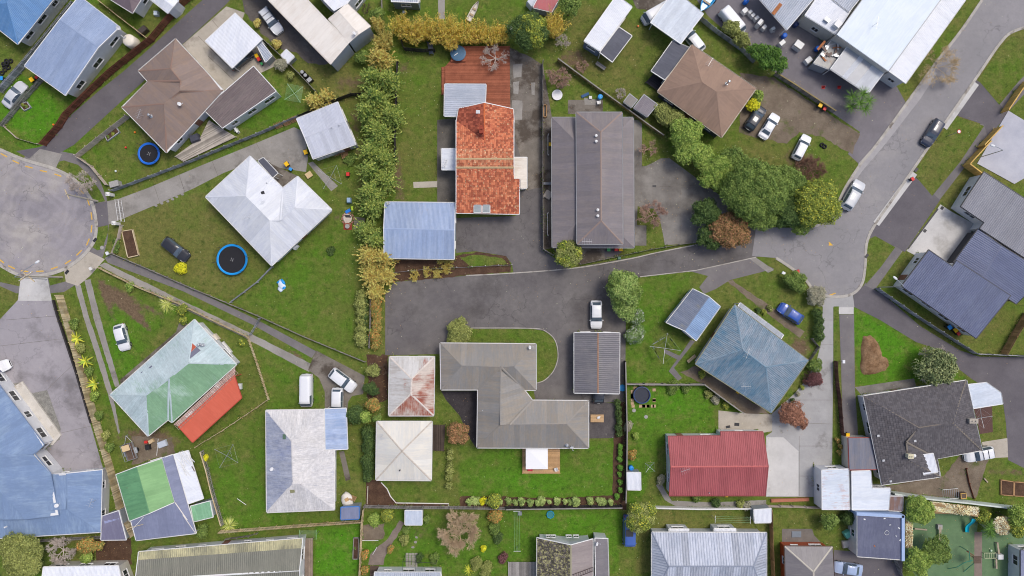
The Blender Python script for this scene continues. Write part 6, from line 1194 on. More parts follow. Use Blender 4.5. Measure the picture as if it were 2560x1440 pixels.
for i in range(22):
    x = 1168 + i * 17.2
    if 1455 < x < 1462: continue
    shrub('small variegated hedge shrub in row along black fence', x + random.uniform(-5, 5), 1253 + random.uniform(-4, 4), 11 + random.uniform(-3.5, 4), random.uniform(.6, 1.2), 'varg', 'variegated shrubs along black fence', 2, size=.14)
shrub('yellow variegated bush beside round conifer', 1206, 1253, 12, 1., 'yel', n=3); shrub('larger dark yellow-green bush on back fence', 1238, 1250, 22, 1.8, 'yg', n=4); shrub('pink flowering bush over back fence', 1240, 1290, 22, 1.6, 'mix', n=4); shrub('bright daisy bush below back fence', 968, 1288, 20, 1.2, 'yg', n=4); shrub('lush green plant beside white iron shed', 935, 1298, 20, 1., 'bright', n=4); shrub('green bush beside red striped shed', 1066, 1300, 12, 1., 'green', n=3)
for x, y, r, k in ((1010, 1350, 18, 'olive'), (1015, 1325, 14, 'green'), (975, 1372, 12, 'mix'), (1048, 1395, 14, 'dark'), (1085, 1395, 16, 'green'), (910, 1385, 14, 'mix'), (912, 1425, 14, 'mix'), (1245, 1345, 18, 'dark'), (1255, 1395, 16, 'purple'), (1215, 1425, 24, 'olive'), (1190, 1410, 20, 'olive'), (1235, 1320, 20, 'green')): shrub(KD[k] + ' cottage garden shrub on south lawn', x, y, r, 1., k, 'cottage garden shrubs', 3)
blades('yellow spear-leaf plant on south lawn', 1172, 1428, 18, .9, 'ban', 22, 'spear_plant', 'plant', .12); shrub('small clipped yellow ball bush on south lawn', 1208, 1369, 10, 1., 'yel', n=2)
tree('golden conifer overhanging the blue van', 1600, 1290, 40, 4.2, 'yg', 9, kind2='olive'); hedge('mixed planting beside paved patio', [(1545, 1000), (1547, 1050), (1546, 1090)], 1.1, 1.1, 'dark', .18)
for x, y, k in ((1738, 1245, 'green'), (1790, 1258, 'dark'), (1850, 1262, 'olive'), (1865, 1265, 'grey'), (1650, 1200, 'grey'), (1580, 1135, 'mix')): shrub(KD[k] + ' low bush along the red roofed house garden', x, y, 15, 1., k, 'bushes by red roofed house', 3)
for x, y, r, k in ((1570, 1065, 14, 'grey'), (1590, 1090, 12, 'bright'), (1715, 970, 16, 'green'), (1680, 968, 22, 'green'), (1770, 985, 14, 'olive'), (1790, 1000, 16, 'grey'), (1815, 1015, 12, 'yg'), (1755, 935, 14, 'yg')): shrub(KD[k] + ' garden bush round the plunge pool lawn', x, y, r, .8, k, 'bushes round plunge pool lawn', 3)
for x, y in ((2093, 1100), (2100, 1115), (2097, 1130)): shrub('dark flowering shrub at end of red-brown fence', x, y, 9, .8, 'mix', 'flowering shrubs by red-brown fence', 2)
for x, y, k in ((1925, 770, 'olive'), (1910, 780, 'yg'), (1895, 775, 'dark')): shrub('low ' + KD[k] + ' plant before teal house porch', x, y, 10, .6, k, 'plants before teal porch', 2, size=.12)
for x, y in ((1115, 676), (1095, 685), (1070, 680), (1040, 690), (1105, 650), (1120, 655)): wisp('straw coloured weed tuft beside shared driveway', x, y, 14, .9, 'cong', 'straw weed tufts', 25, 'weed_tuft')
# ------------------------------------------------------------------ vehicles
def paint(name, c, rough=.28): return plain('paint_' + name, c, rough, .5, 0., .03, 3., .6)
PW = paint('white', (.78, .79, .8)); PSIL = paint('silver', (.56, .58, .6)); PBLK = paint('black', (.026, .027, .033)); PBLU = paint('blue', sr(46, 84, 168)); PDK = paint('graphite', (.04, .045, .055)); PVAN = paint('van_blue', sr(64, 96, 168)); PLB = paint('pale_blue', sr(160, 178, 208))
CGL = plain('car_glass', (.085, .115, .15), .06, .7, var=.1); HLM = plain('headlight_lens', (.7, .72, .74), .12, .6); TLM = plain('tail_lens', sr(170, 24, 20), .2, .5); TYRE = plain('tyre_rubber', (.016, .016, .017), .85); RIMM = plain('alloy_rim', (.5, .51, .53), .35, .5, .7); TRIM = plain('black_trim', (.02, .02, .022), .6)
# profile: (fraction from tail, roof/bonnet height); ws = windscreen range, rw = rear glass range, sd = side glass range
CT = {
 'hatch': dict(L=4.2, W=1.74, pr=[(0, .62), (.015, .78), (.05, .95), (.09, 1.12), (.17, 1.42), (.3, 1.49), (.48, 1.47), (.58, 1.38), (.74, 1.0), (.86, .93), (.95, .8), (.985, .66), (1, .5)], ws=(.59, .73), rw=(.06, .155), sd=(.17, .66)),
 'wagon': dict(L=4.6, W=1.78, pr=[(0, .62), (.015, .85), (.04, 1.02), (.08, 1.3), (.12, 1.45), (.3, 1.5), (.5, 1.48), (.6, 1.37), (.73, 1.0), (.86, .92), (.95, .8), (.985, .66), (1, .5)], ws=(.6, .72), rw=(.045, .105), sd=(.12, .66)),
 'suv': dict(L=4.6, W=1.85, pr=[(0, .7), (.015, .95), (.04, 1.12), (.09, 1.5), (.14, 1.66), (.3, 1.71), (.5, 1.69), (.6, 1.55), (.72, 1.13), (.86, 1.06), (.95, .92), (.985, .76), (1, .55)], ws=(.6, .71), rw=(.045, .12), sd=(.13, .66)),
 'sedan': dict(L=4.6, W=1.76, pr=[(0, .6), (.02, .82), (.06, .95), (.15, .98), (.27, 1.32), (.36, 1.43), (.5, 1.43), (.58, 1.35), (.72, .98), (.86, .9), (.95, .78), (.985, .64), (1, .48)], ws=(.59, .71), rw=(.16, .27), sd=(.27, .65)),
 'van': dict(L=4.95, W=1.78, pr=[(0, .6), (.01, 1.0), (.03, 1.6), (.05, 1.9), (.1, 1.96), (.5, 1.98), (.8, 1.95), (.86, 1.8), (.96, 1.15), (.985, .9), (1, .55)], ws=(.865, .955), rw=(.0, .0), sd=(.62, .9)),
 'bus': dict(L=4.9, W=1.85, pr=[(0, .6), (.01, 1.1), (.03, 1.9), (.06, 2.1), (.5, 2.14), (.85, 2.1), (.91, 1.9), (.97, 1.2), (.99, .9), (1, .55)], ws=(.91, .965), rw=(0, 0), sd=(.1, .9))}
def car_meshes(kind):
    if ('car', kind) in MC: return MC['car', kind]
    c = CT[kind]; L, Wd = c['L'], c['W']; xs = sorted(set([p[0] for p in c['pr']] + [i / 30 for i in range(31)] + list(c['ws']) + list(c['rw']) + list(c['sd']) + [.44])); px_, pz_ = zip(*c['pr'])
    zt = lambda x: float(np.interp(x, px_, pz_)); hwf = lambda x: Wd / 2 * float(np.interp(x, (0, .015, .05, .15, .8, .92, .975, 1), (.8, .88, .95, 1, 1, .95, .84, .7))); roofz = max(pz_); belt = roofz * .6 if kind in ('van', 'bus') else (.98 if kind == 'suv' else .88)
    rows = []
    for x in xs:
        z, hw = zt(x), hwf(x); zb = min(belt, z - .06); k = max(0, min(1, (z - belt) / (roofz - belt))); ht = hw * (1 - (.2 if kind not in ('van', 'bus') else .12) * k) - .02
        half = [(0, z), (ht * .45, z - .008), (ht * .8, z - .03), (ht, z - .085 - .02 * k), (hw * .985, max(zb, .5) if z > .55 else z - .02), (hw, max(.62, zb - .22) if z > .75 else z - .08), (hw, .42), (hw * .97, .26), (hw * .84, .19)]
        rows.append([((x - .5) * L, -y, zz) for y, zz in half[:0:-1]] + [((x - .5) * L, y, zz) for y, zz in half])
    nv = len(rows[0]); H = nv // 2; V = [v for r in rows for v in r]; cls = {}
    for i in range(len(xs) - 1):
        xm = (xs[i] + xs[i + 1]) / 2
        for j in range(nv - 1):
            b = min(j, nv - 2 - j); top = H - 1 - b; s = 'left' if j >= H else 'right'   # top 0.. = band from the centre outwards
            kx = 'body'
            if top <= 2 and c['ws'][0] <= xm <= c['ws'][1]: kx = 'windscreen'
            elif top <= 1 and c['rw'][0] <= xm <= c['rw'][1]: kx = 'rear_window'
            elif top == 3 and c['sd'][0] <= xm <= c['sd'][1] and zt(xm) > belt + .2: kx = ('side_window', s, xm < .44) if abs(xm - .44) > .012 else 'body'
            elif xm > .935 and top in (3, 4) and xm < .99: kx = ('headlight', s)
            elif xm < .03 and top in (3, 4): kx = ('tail_light', s)
            cls.setdefault(kx, []).append((i * nv + j, (i + 1) * nv + j, (i + 1) * nv + j + 1, i * nv + j + 1))
    cls['body'] += [tuple(range(nv))[::-1], tuple(range((len(xs) - 1) * nv, len(xs) * nv))]; out = []
    for kx, fs in cls.items():
        nm = kx if isinstance(kx, str) else kx[0]; ids = sorted({i for f in fs for i in f}); mp = {a: q for q, a in enumerate(ids)}; me = bpy.data.meshes.new(nm); me.from_pydata([V[i] for i in ids], [], [[mp[i] for i in f] for f in fs])
        me.polygons.foreach_set('use_smooth', [True] * len(me.polygons)); me.materials.append({'windscreen': CGL, 'rear_window': CGL, 'side_window': CGL, 'headlight': HLM, 'tail_light': TLM}.get(nm, PW)); out.append((nm, me))
    MC['car', kind] = out; return out
def car(label, px, py, rz, kind='hatch', m=PW, name='parked_car', cat='car', rails=False, group=None, bars=False, scale=1.):
    c = CT[kind]; p = G(px, py, .9); root = T(name, label, cat, (p.x, p.y, 0), rz, group); root.scale = (scale,) * 3; L, Wd = c['L'], c['W']; roofz = max(z for _, z in c['pr'])
    for nm, me in car_meshes(kind):
        o = link(nm, me, root, True)
        if nm == 'body': o.material_slots[0].link = 'OBJECT'; o.material_slots[0].material = m
    for x in (-.3, .31):
        for s in (-1, 1):
            w = P(root, 'wheel', 'tyre', lambda mb: mb.tube((0, -.1, 0), (0, .1, 0), .32, n=20), TYRE, loc=(x * L, s * (Wd / 2 - .09), .32)); P(w, 'rim', 'rim', lambda mb: (mb.tube((0, -.108, 0), (0, .108, 0), .2, n=12)), RIMM)
    xm = c['ws'][1] - .02 if kind not in ('van', 'bus') else .88
    for s in (-1, 1): P(root, 'mirror', 'mir', lambda mb: mb.blob((0, 0, 0), .1, 8, 5, .7, 1.1, .7), m, True, loc=((xm - .52) * L, s * (Wd / 2 + .08), .98 if kind not in ('van', 'bus') else 1.2))
    P(root, 'rear_bumper', kind, lambda mb: mb.box((-L / 2 + .02, 0, .42), (.1, Wd * .78, .16)), TRIM); P(root, 'number_plate', kind, lambda mb: mb.box((-L / 2 - .035, 0, .55), (.02, .4, .12)), WHITE); P(root, 'grille', kind, lambda mb: mb.box((L / 2 - .015, 0, .45), (.05, Wd * .5, .14)), TRIM)
    for s in (-1, 1): P(root, 'wiper', (kind, s), lambda mb: mb.tube(((c['ws'][1] - .5) * L - .03, s * .1 - .3, float(np.interp(c['ws'][1], *zip(*c['pr']))) + .03), ((c['ws'][1] - .54) * L, s * .1 + .22, float(np.interp(c['ws'][1] - .04, *zip(*c['pr']))) + .03), .012, n=4), TRIM)
    if rails:
        for s in (-1, 1): P(root, 'roof_rail', (kind, s), lambda mb: mb.path([(-.32 * L, s * Wd * .36, roofz - .05), (-.28 * L, s * Wd * .36, roofz + .05), (.02 * L, s * Wd * .37, roofz + .05), (.06 * L, s * Wd * .37, roofz - .05)], .022, 5), STEEL)
    if bars:
        for x in (-.18, .0): P(root, 'roof_bar', (kind, x), lambda mb: mb.box((x * L, 0, roofz + .04), (.06, Wd * .76, .04)), TRIM)
    return root
car('silver sedan parked between the two grey paling fences', 34, 236, 52, 'sedan', PSIL)
car('white estate car with roof bars on dark gravel', 676, 50, -53, 'wagon', PW, rails=True, bars=True)
car('dark hatchback mostly hidden under the white carport', 600, 146, 38, 'hatch', PDK)
car('black people mover parked on lawn beside yellow bush', 437, 623, -38, 'wagon', PBLK, bars=False, scale=1.03)
car('small white hatchback parked on muddy lawn', 303, 844, -75, 'hatch', PW)
car('white sedan nosing onto the grey concrete yard', -14, 924, 24, 'sedan', PW)
car('long white van on lawn above weathered blue-white roof', 766, 977, -90, 'van', PW, 'parked_van', 'van', scale=1.04)
car('white people carrier on stained concrete beside garden trees', 856, 951, -37, 'suv', PW, rails=True)
car('white pickup tail poking out of the blue-white carport', 842, 1008, -91, 'wagon', PW, scale=1.02)
car('white hatchback parked above the charcoal garage', 1491, 787, -90, 'hatch', PW, scale=1.05)
car('bright blue hatchback on the lawn by teal house', 1978, 784, 146, 'hatch', PBLU)
car('dark blue-black wagon at kerb beside round no-parking sign', 2334, 331, -122, 'wagon', paint('navy', (.03, .038, .065)))
car('silver estate car driving on the street by yellow flecked tree', 2134, 487, 60, 'wagon', PSIL, rails=True, scale=1.1)
car('black hatchback beside the half yellow bush', 1890, 294, 56, 'hatch', PDK)
car('white sedan between black hatchback and lone white wagon', 1925, 314, 58, 'sedan', PW, scale=.95)
car('white wagon alone on worn grass near bare shrub tangle', 2006, 367, 63, 'wagon', PW, scale=.92)
car('white people mover with three roof windows behind carport', 1831, 53, -50, 'van', PW, 'parked_van', 'van')
car('white wagon half under the silvery carport', 1733, 97, 128, 'wagon', PW)
car('white truck nose showing behind silvery carport', 1642, 32, -150, 'van', PW, 'parked_truck', 'truck')
car('blue camper van with two roof hatches under golden conifer', 1573, 1328, -90, 'bus', PVAN, 'camper_van', 'van')
for y, d in ((1308, (1.1, .55, .06)), (1333, (1.1, 1.05, .06))):
    p = G(1574, y, 2.2); r = [o for o in COL.objects if o.name == 'camper_van'][0]; attach(r, 'roof_hatch', d, lambda mb: mb.box((0, 0, 0), d), DARKM, p).parent = r
for o in [o for o in COL.objects if o.name.startswith('roof_hatch') and o.parent and o.parent.name == 'camper_van']:
    q = o.matrix_basis.translation.copy(); r = o.parent; o.matrix_parent_inverse = Matrix(); o.matrix_basis = Matrix.Rotation(math.radians(90), 4, 'Z') @ Matrix.Translation(q - WO[r.name])
car('white station wagon with black rails beside charcoal tiled house', 2450, 1136, 191, 'suv', PW, bars=True)
car('pale blue sedan beside grey hip roofed brick house', 2122, 1423, 172, 'sedan', PLB)
car('dark car tail beneath the charcoal garage edge', 1497, 975, 90, 'hatch', PDK)
# boats and trailers
def boat(label, px, py, rz, L, W_, m, trailer=False):
    p = G(px, py, .5); r = T('boat', label, 'boat', (p.x, p.y, 0), rz); z0 = .5 if trailer else 0
    def hull(mb):
        rows = []; n = 9
        for i in range(n):
            t = i / (n - 1); w = W_ / 2 * (1 - max(0, (t - .45) / .55) ** 2.2) * .999 + .02; x = (t - .5) * L
            rows += [(x, -w, z0 + .75 + .15 * t), (x, -w * .8, z0 + .3), (x, 0, z0 + .1 + .25 * t ** 3), (x, w * .8, z0 + .3), (x, w, z0 + .75 + .15 * t), (x, w * .86, z0 + .72 + .15 * t), (x, w * .6, z0 + .4), (x, -w * .6, z0 + .4), (x, -w * .86, z0 + .72 + .15 * t)]
        mb.add(rows, [(i * 9 + j, i * 9 + (j + 1) % 9, (i + 1) * 9 + (j + 1) % 9, (i + 1) * 9 + j) for i in range(n - 1) for j in range(9)] + [tuple(range(9))])
    P(r, 'hull', (L, W_, z0), hull, m)
    for x in (-.2, .1): P(r, 'thwart', (L, x), lambda mb: mb.box((x * L, 0, z0 + .6), (.3, W_ * .8, .04)), plain('thwart_wood', sr(170, 150, 120), .8))
    if trailer:
        P(r, 'trailer_frame', L, lambda mb: (mb.tube((-L * .4, -W_ * .3, .4), (L * .45, 0, .4), .05), mb.tube((-L * .4, W_ * .3, .4), (L * .75, 0, .4), .05), mb.tube((-.2 * L, -W_ * .5, .35), (-.2 * L, W_ * .5, .35), .05)), STEEL)
        for s in (-1, 1): P(r, 'wheel', 'bt', lambda mb: mb.tube((0, -.09, 0), (0, .09, 0), .28, n=16), TYRE, loc=(-.2 * L, s * W_ * .55, .28))
boat('old white dinghy stored on the lawn above bamboo', 1184, 28, 62, 3.3, .85, plain('peeling_white', sr(214, 208, 198), .7, var=.2, scale=4))
boat('bright blue boat on trailer beside silvery carport', 1768, 4, -125, 4.4, 1.8, paint('boat_blue', sr(40, 150, 205)), True)
def trailer(label, px, py, rz):
    p = G(px, py, .6); r = T('cage_trailer', label, 'trailer', (p.x, p.y, 0), rz)
    P(r, 'deck', 't', lambda mb: mb.box((0, 0, .5), (2.6, 1.5, .06)), plain('trailer_ply', sr(110, 92, 82), .9))
    for s in (-1, 1):
        P(r, 'side_panel', ('t', s), lambda mb: mb.box((0, s * .75, .72), (2.6, .04, .4)), STEEL); P(r, 'end_panel', ('t', s), lambda mb: mb.box((s * 1.3, 0, .72), (.04, 1.5, .4)), STEEL); P(r, 'mudguard', ('t', s), lambda mb: mb.box((-.1, s * .95, .62), (.9, .3, .05)), STEEL); P(r, 'wheel', ('t', s), lambda mb: mb.tube((-.1, s * .88, .3), (-.1, s * 1.04, .3), .3, n=16), TYRE)
        P(r, 'cage_rail', ('t', s), lambda mb: mb.path([(-1.3, s * .75, .9), (-1.3, s * .75, 1.5), (1.3, s * .75, 1.5), (1.3, s * .75, .9)], .025, 5), STEEL); P(r, 'drawbar', ('t', s), lambda mb: mb.tube((1.3, s * .6, .45), (2.5, 0, .45), .04), STEEL)
    P(r, 'jockey_wheel', 't', lambda mb: (mb.tube((2.5, 0, .1), (2.5, 0, .75), .03), mb.tube((2.5, -.04, .1), (2.5, .04, .1), .1)), STEEL); P(r, 'ply_sheet', 't', lambda mb: mb.box((.7, 0, 1.53), (.9, 1.2, .03)), plain('raw_ply', sr(214, 188, 144), .8)); P(r, 'load_box', 't', lambda mb: mb.box((-.4, .1, .62), (1.1, .9, .18)), BRK)
trailer('galvanised cage trailer beside green garage', 326, 1128, 108)
# ------------------------------------------------------------------ yard things
def obj1(name, label, cat, px, py, rz, parts, h=0., group=None):
    """a thing made of several local meshes: parts = (name, key, fn, material[, smooth])"""
    p = G(px, py, h * .5); r = T(name, label, cat, (p.x, p.y, 0), rz, group)
    for q in parts: P(r, q[0], q[1], q[2], q[3], len(q) > 4 and q[4])
    return r
LID = {'yellow': plain('bin_lid_yellow', sr(240, 190, 20), .5), 'red': plain('bin_lid_red', sr(214, 52, 48), .5), 'blue': plain('bin_lid_blue', sr(50, 150, 220), .5), 'green': plain('bin_lid_green', sr(60, 160, 90), .5)}
BINB = plain('bin_body', (.035, .04, .042), .55)
def bin_(label, px, py, c='yellow', rz=0, s=1., group=None):
    p = G(px, py, .9); r = T('wheelie_bin', label, 'bin', (p.x, p.y, 0), rz, group); r.scale = (s,) * 3
    P(r, 'body', 'b', lambda mb: mb.add([(-.21, -.24, .06), (.21, -.24, .06), (.21, .2, .06), (-.21, .2, .06), (-.28, -.32, .95), (.28, -.32, .95), (.28, .3, .95), (-.28, .3, .95)], [(3, 2, 1, 0), (4, 5, 6, 7), (0, 1, 5, 4), (1, 2, 6, 5), (2, 3, 7, 6), (3, 0, 4, 7)]), BINB)
    P(r, 'lid', 'l', lambda mb: mb.add([(-.31, -.37, .95), (.31, -.37, .95), (.31, .34, .95), (-.31, .34, .95), (-.27, -.33, 1.03), (.27, -.33, 1.03), (.27, .3, 1.06), (-.27, .3, 1.06)], [(4, 5, 6, 7), (0, 1, 5, 4), (1, 2, 6, 5), (2, 3, 7, 6), (3, 0, 4, 7)]), LID[c])
    P(r, 'handle', 'h', lambda mb: mb.tube((-.26, .38, .97), (.26, .38, .97), .025, n=6), BINB)
    for s_ in (-1, 1): P(r, 'wheel', ('w', s_), lambda mb: mb.tube((s_ * .2, .24, .1), (s_ * .27, .24, .1), .1, n=12), TYRE)
for a in ((79, 199, 'yellow', 'yellow lidded bin behind silver sedan', 35), (88, 192, 'red', 'small red lidded bin behind silver sedan', 35, .7), (641, 139, 'yellow', 'yellow lidded bin under grey lean-to', 30, .9), (646, 147, 'red', 'red lidded bin under grey lean-to', 30, .9), (652, 157, 'green', 'green lidded crate bin by grey lean-to', 30, .6), (764, 380, 'yellow', 'yellow lidded bin beside pale grey garage', 20), (716, 410, 'yellow', 'yellow lidded bin in white house courtyard', 35), (725, 422, 'blue', 'blue lidded crate bin in white house courtyard', 60, .75), (869, 435, 'red', 'lone red lidded bin on the clothesline lawn', 0, .85), (1376, 360, 'yellow', 'yellow lidded bin beside taupe roof', 0, .8), (2051, 263, 'yellow', 'yellow lidded bin on workshop grass strip', -30), (2063, 271, 'red', 'red lidded bin on workshop grass strip', -30, .8), (2283, 447, 'red', 'red lidded bin on the street verge', 30, .8), (1997, 678, 'red', 'red lidded bin by round green bush', 10, .7), (2374, 818, 'blue', 'blue lidded bin beside slate roofed house', 35), (2389, 825, 'yellow', 'yellow lidded bin beside slate roofed house', 35), (2398, 834, 'red', 'red lidded bin beside slate roofed house', 35, .8), (2119, 1088, 'yellow', 'yellow lidded bin beside slate flat shed', 0), (1846, 980, 'yellow', 'yellow lidded bin under teal gutter', -35, .8), (1818, 1240, 'yellow', 'yellow lidded bin beneath red eave', 0, .7), (1552, 622, 'yellow', 'yellow lidded bin under taupe gutter', 0), (1541, 622, 'red', 'red lidded bin under taupe gutter', 0), (1522, 623, 'green', 'green lidded bin under taupe gutter', 0, .9), (2, 195, 'blue', 'blue lidded tub beside tyre heap', 0, .9)):
    bin_(a[3], a[0], a[1], a[2], a[4], a[5] if len(a) > 5 else 1.)
def tramp(label, px, py, rp, c, h=.75, net=True):
    p = G(px, py, h); R_ = rp * (CAMH - h) / FPX; r = T('trampoline', label, 'trampoline', (p.x, p.y, 0)); r0 = R_ - .34
    P(r, 'mat', round(R_, 2), lambda mb: mb.lathe((0, 0, h - .02), [(r0 + .05, 0), (r0 + .05, .012)], 40), plain('tramp_mat', (.016, .016, .02), .8)); P(r, 'safety_pad', round(R_, 2), lambda mb: mb.add([(q * math.cos(a), q * math.sin(a), h + z) for a in [2 * math.pi * i / 40 for i in range(40)] for q, z in ((r0, .01), (r0 + .1, .05), (R_ - .05, .05), (R_, .0))], [(i * 4 + j, ((i + 1) % 40) * 4 + j, ((i + 1) % 40) * 4 + j + 1, i * 4 + j + 1) for i in range(40) for j in range(3)]), plain('tramp_pad_' + label[:6], c, .5))
    P(r, 'frame', round(R_, 2), lambda mb: mb.torus((0, 0, h - .05), R_ - .04, .03, 32, 6), STEEL)
    for i in range(6):
        a = i * math.pi / 3 + .2; P(r, 'leg', (round(R_, 2), i), lambda mb: (mb.tube((math.cos(a) * (R_ - .05), math.sin(a) * (R_ - .05), 0), (math.cos(a) * (R_ - .05), math.sin(a) * (R_ - .05), h), .025, n=6)), STEEL)
        if net: P(r, 'net_pole', (round(R_, 2), i), lambda mb: mb.tube((math.cos(a) * R_, math.sin(a) * R_, h), (math.cos(a) * (R_ + .05), math.sin(a) * (R_ + .05), h + 1.5), .022, n=6), DARKM)
    P(r, 'logo', round(R_, 2), lambda mb: [mb.box((math.cos(k) * .2, math.sin(k) * .2, h + .0), (.22, .05, .01), k) for k in (.4, 1.97, 3.54, 5.1)], plain('mat_print', (.5, .5, .5), .8))
    if net:
        t = NT('safety_net_' + label[:5]); tr = t.n('BsdfTransparent'); mx = t.t.nodes.new('ShaderNodeMixShader'); mx.inputs[0].default_value = .16; t.done((.02, .02, .02)); t.t.links.new(tr, mx.inputs[1]); t.t.links.new(t.b.outputs[0], mx.inputs[2]); t.t.links.new(mx.outputs[0], t.out.inputs[0])
        P(r, 'safety_net', round(R_, 2), lambda mb: mb.add([((R_ + .03) * math.cos(a), (R_ + .03) * math.sin(a), z) for a in [2 * math.pi * i / 32 for i in range(32)] for z in (h, h + 1.45)], [(i * 2, ((i + 1) % 32) * 2, ((i + 1) % 32) * 2 + 1, i * 2 + 1) for i in range(32)]), t.m)
tramp('large trampoline with bright blue rim beside white house', 580, 649, 39, sr(20, 150, 225)); tramp('medium trampoline with royal blue rim beside brown house', 372, 384, 28, sr(30, 110, 215))
def rotary(label, px, py, rz, L=1.9, lines=False, m=None, h=2.0):
    p = G(px, py, h); r = T('rotary_clothesline', label, 'clothesline', (p.x, p.y, 0), rz); m = m or STEEL
    P(r, 'pole', h, lambda mb: mb.tube((0, 0, 0), (0, 0, h), .035), m)
    for i in range(4): a = i * math.pi / 2; P(r, 'arm', (L, i), lambda mb: mb.tube((0, 0, h - .15), (math.cos(a) * L, math.sin(a) * L, h + .05), .028, n=6), m)
    mb_ = lambda mb: [mb.tube((math.cos(i * math.pi / 2) * L * k, math.sin(i * math.pi / 2) * L * k, h - .1 + .13 * k), (math.cos((i + 1) * math.pi / 2) * L * k, math.sin((i + 1) * math.pi / 2) * L * k, h - .1 + .13 * k), .012 if lines else .006, n=3) for i in range(4) for k in ((.3, .4, .5, .6, .7, .8, .9, .99) if lines else (.5, .99))]
    P(r, 'line', (L, lines), mb_, plain('green_line', sr(150, 190, 140), .6) if lines else STEEL); return r
rotary('rotary clothesline strung with pale green lines', 735, 233, 35, 1.75, True, plain('mint_pipe', sr(170, 205, 165))); rotary('bare rotary clothesline on the white house lawn', 825, 443, 60, 2.1); rotary('rotary clothesline with hanging washing by blue shed', 1663, 871, 82, 2.4); rotary('rotary clothesline on lawn west of blue-white roof', 566, 1140, 60, 2.1); rotary('small rotary clothesline beside brown deck of tiled house', 2455, 1045, 10, 1.6); rotary('little rotary clothesline beside red roofed house', 1625, 1168, 50, 1.)
def washing(label, pts, cols):
    a, b = G(*pts[0], 1.9), G(*pts[1], 1.9); n = len(cols)
    for i, c in enumerate(cols):
        u, v = a.lerp(b, (i + .1) / n), a.lerp(b, (i + .9) / n); r = T('garment', label[i], 'washing', ((u.x + v.x) / 2, (u.y + v.y) / 2, 1.3)); k = 5; mb = MB(); rows = []
        for j in range(k + 1):
            q = u.lerp(v, j / k); s = Vector((-(v - u).y, (v - u).x, 0)).normalized(); rows += [q, q + s * (.05 if j % 2 else -.05) - Vector((0, 0, .7)), ]
        mb.add(rows, [(2 * j, 2 * j + 2, 2 * j + 3, 2 * j + 1) for j in range(k)]); o = put(mb, 'cloth', plain('cloth_%d_%d' % (i, int(c[0] * 99)), c, .9), r)
washing(['white towel hung on the blue shed clothesline', 'pale shirt hung on the blue shed clothesline'], ((1632, 862), (1665, 843)), ((.7, .7, .7), (.62, .64, .66))); washing(['white cloth at corner of washing line', 'brown trousers on the washing line', 'pink towel on the washing line'], ((1632, 864), (1650, 898)), ((.75, .75, .76), sr(92, 64, 56), sr(190, 160, 160))); washing(['navy garment on the washing line', 'dark green garment on the washing line'], ((1675, 845), (1692, 868)), (sr(48, 56, 76), sr(54, 84, 74)))
def lineset(label, a, b, n=4, w=1.1, h=1.8):
    A, Bq = G(*a, h), G(*b, h); d = (Bq - A).normalized(); s = Vector((-d.y, d.x, 0)) * w / 2; r = T('straight_clothesline', label, 'clothesline', (A.x, A.y, 0))
    for Q in (A, Bq): put(MB().tube((Q.x, Q.y, 0), Q, .04), 'post', STEEL, r); put(MB().tube(Q - s, Q + s, .035), 'crossbar', WHITE, r)
    for i in range(n): o = s * (2 * (i + .5) / n - 1); put(MB().tube(A + o, Bq + o, .014, n=4), 'line', MATS['green_line'], r)
lineset('straight green clothesline on the paddling pool lawn', (1292, 1278), (1293, 1378)); lineset('straight clothesline beside white ribbed shed', (1788, 1298), (1876, 1300)); 
r = obj1('clothes_rack', 'fold-down green line rack on lawn beside olive roof', 'clothesline', 773, 1332, 0, [('frame', 'cr', lambda mb: [mb.tube((-1.3, -.7 + i * .17, 1.5), (1.3, -.7 + i * .17, 1.5), .012, n=4) for i in range(9)] + [mb.tube((s * 1.3, -.75, 1.5), (s * 1.3, .75, 1.5), .03) for s in (-1, 1)], MATS['green_line']), ('leg', 'cr', lambda mb: [mb.tube((s * 1.3, 0, 0), (s * 1.3, 0, 1.5), .03) for s in (-1, 1)], STEEL)], 1.5)
# pools, spa, tank
obj1('spa_pool', 'round blue covered spa on red deck', 'spa pool', 1146, 136, 0, [('base', 's', lambda mb: mb.box((0, 0, .55), (2.3, 2.3, .5)), woodm('red_board', sr(160, 98, 74), sr(138, 82, 62), var=.16)), ('tub', 's', lambda mb: mb.lathe((0, 0, .6), [(1.1, 0), (1.12, .5)], 28), GUTD), ('cover', 's', lambda mb: mb.lathe((0, 0, 1.1), [(1.2, 0), (1.2, .07), (1.0, .12), (.2, .15)], 28), plain('spa_cover', sr(66, 104, 134), .5, var=.15, scale=2)), ('strap', 's', lambda mb: mb.box((-.3, -.2, 1.25), (.7, .1, .02), .6), WHITE)], 1.2)
obj1('water_tank', 'cream plastic water tank beside pale blue gabled house', 'tank', 330, 106, 0, [('shell', 't', lambda mb: mb.lathe((0, 0, 0), [(.95, 0), (.97, .2), (.95, 1.7), (.8, 1.9), (.3, 2.02)], 24), plain('cream_plastic', sr(226, 218, 200), .5), True), ('lid', 't', lambda mb: mb.lathe((-.45, .3, 1.85), [(.24, 0), (.24, .14), (.15, .17)], 14), CONC), ('pipe', 't', lambda mb: mb.path([(-.9, .6, 2.3), (-.6, .3, 2.1), (-.45, .3, 1.9)], .05), WHITE)], 1.6)
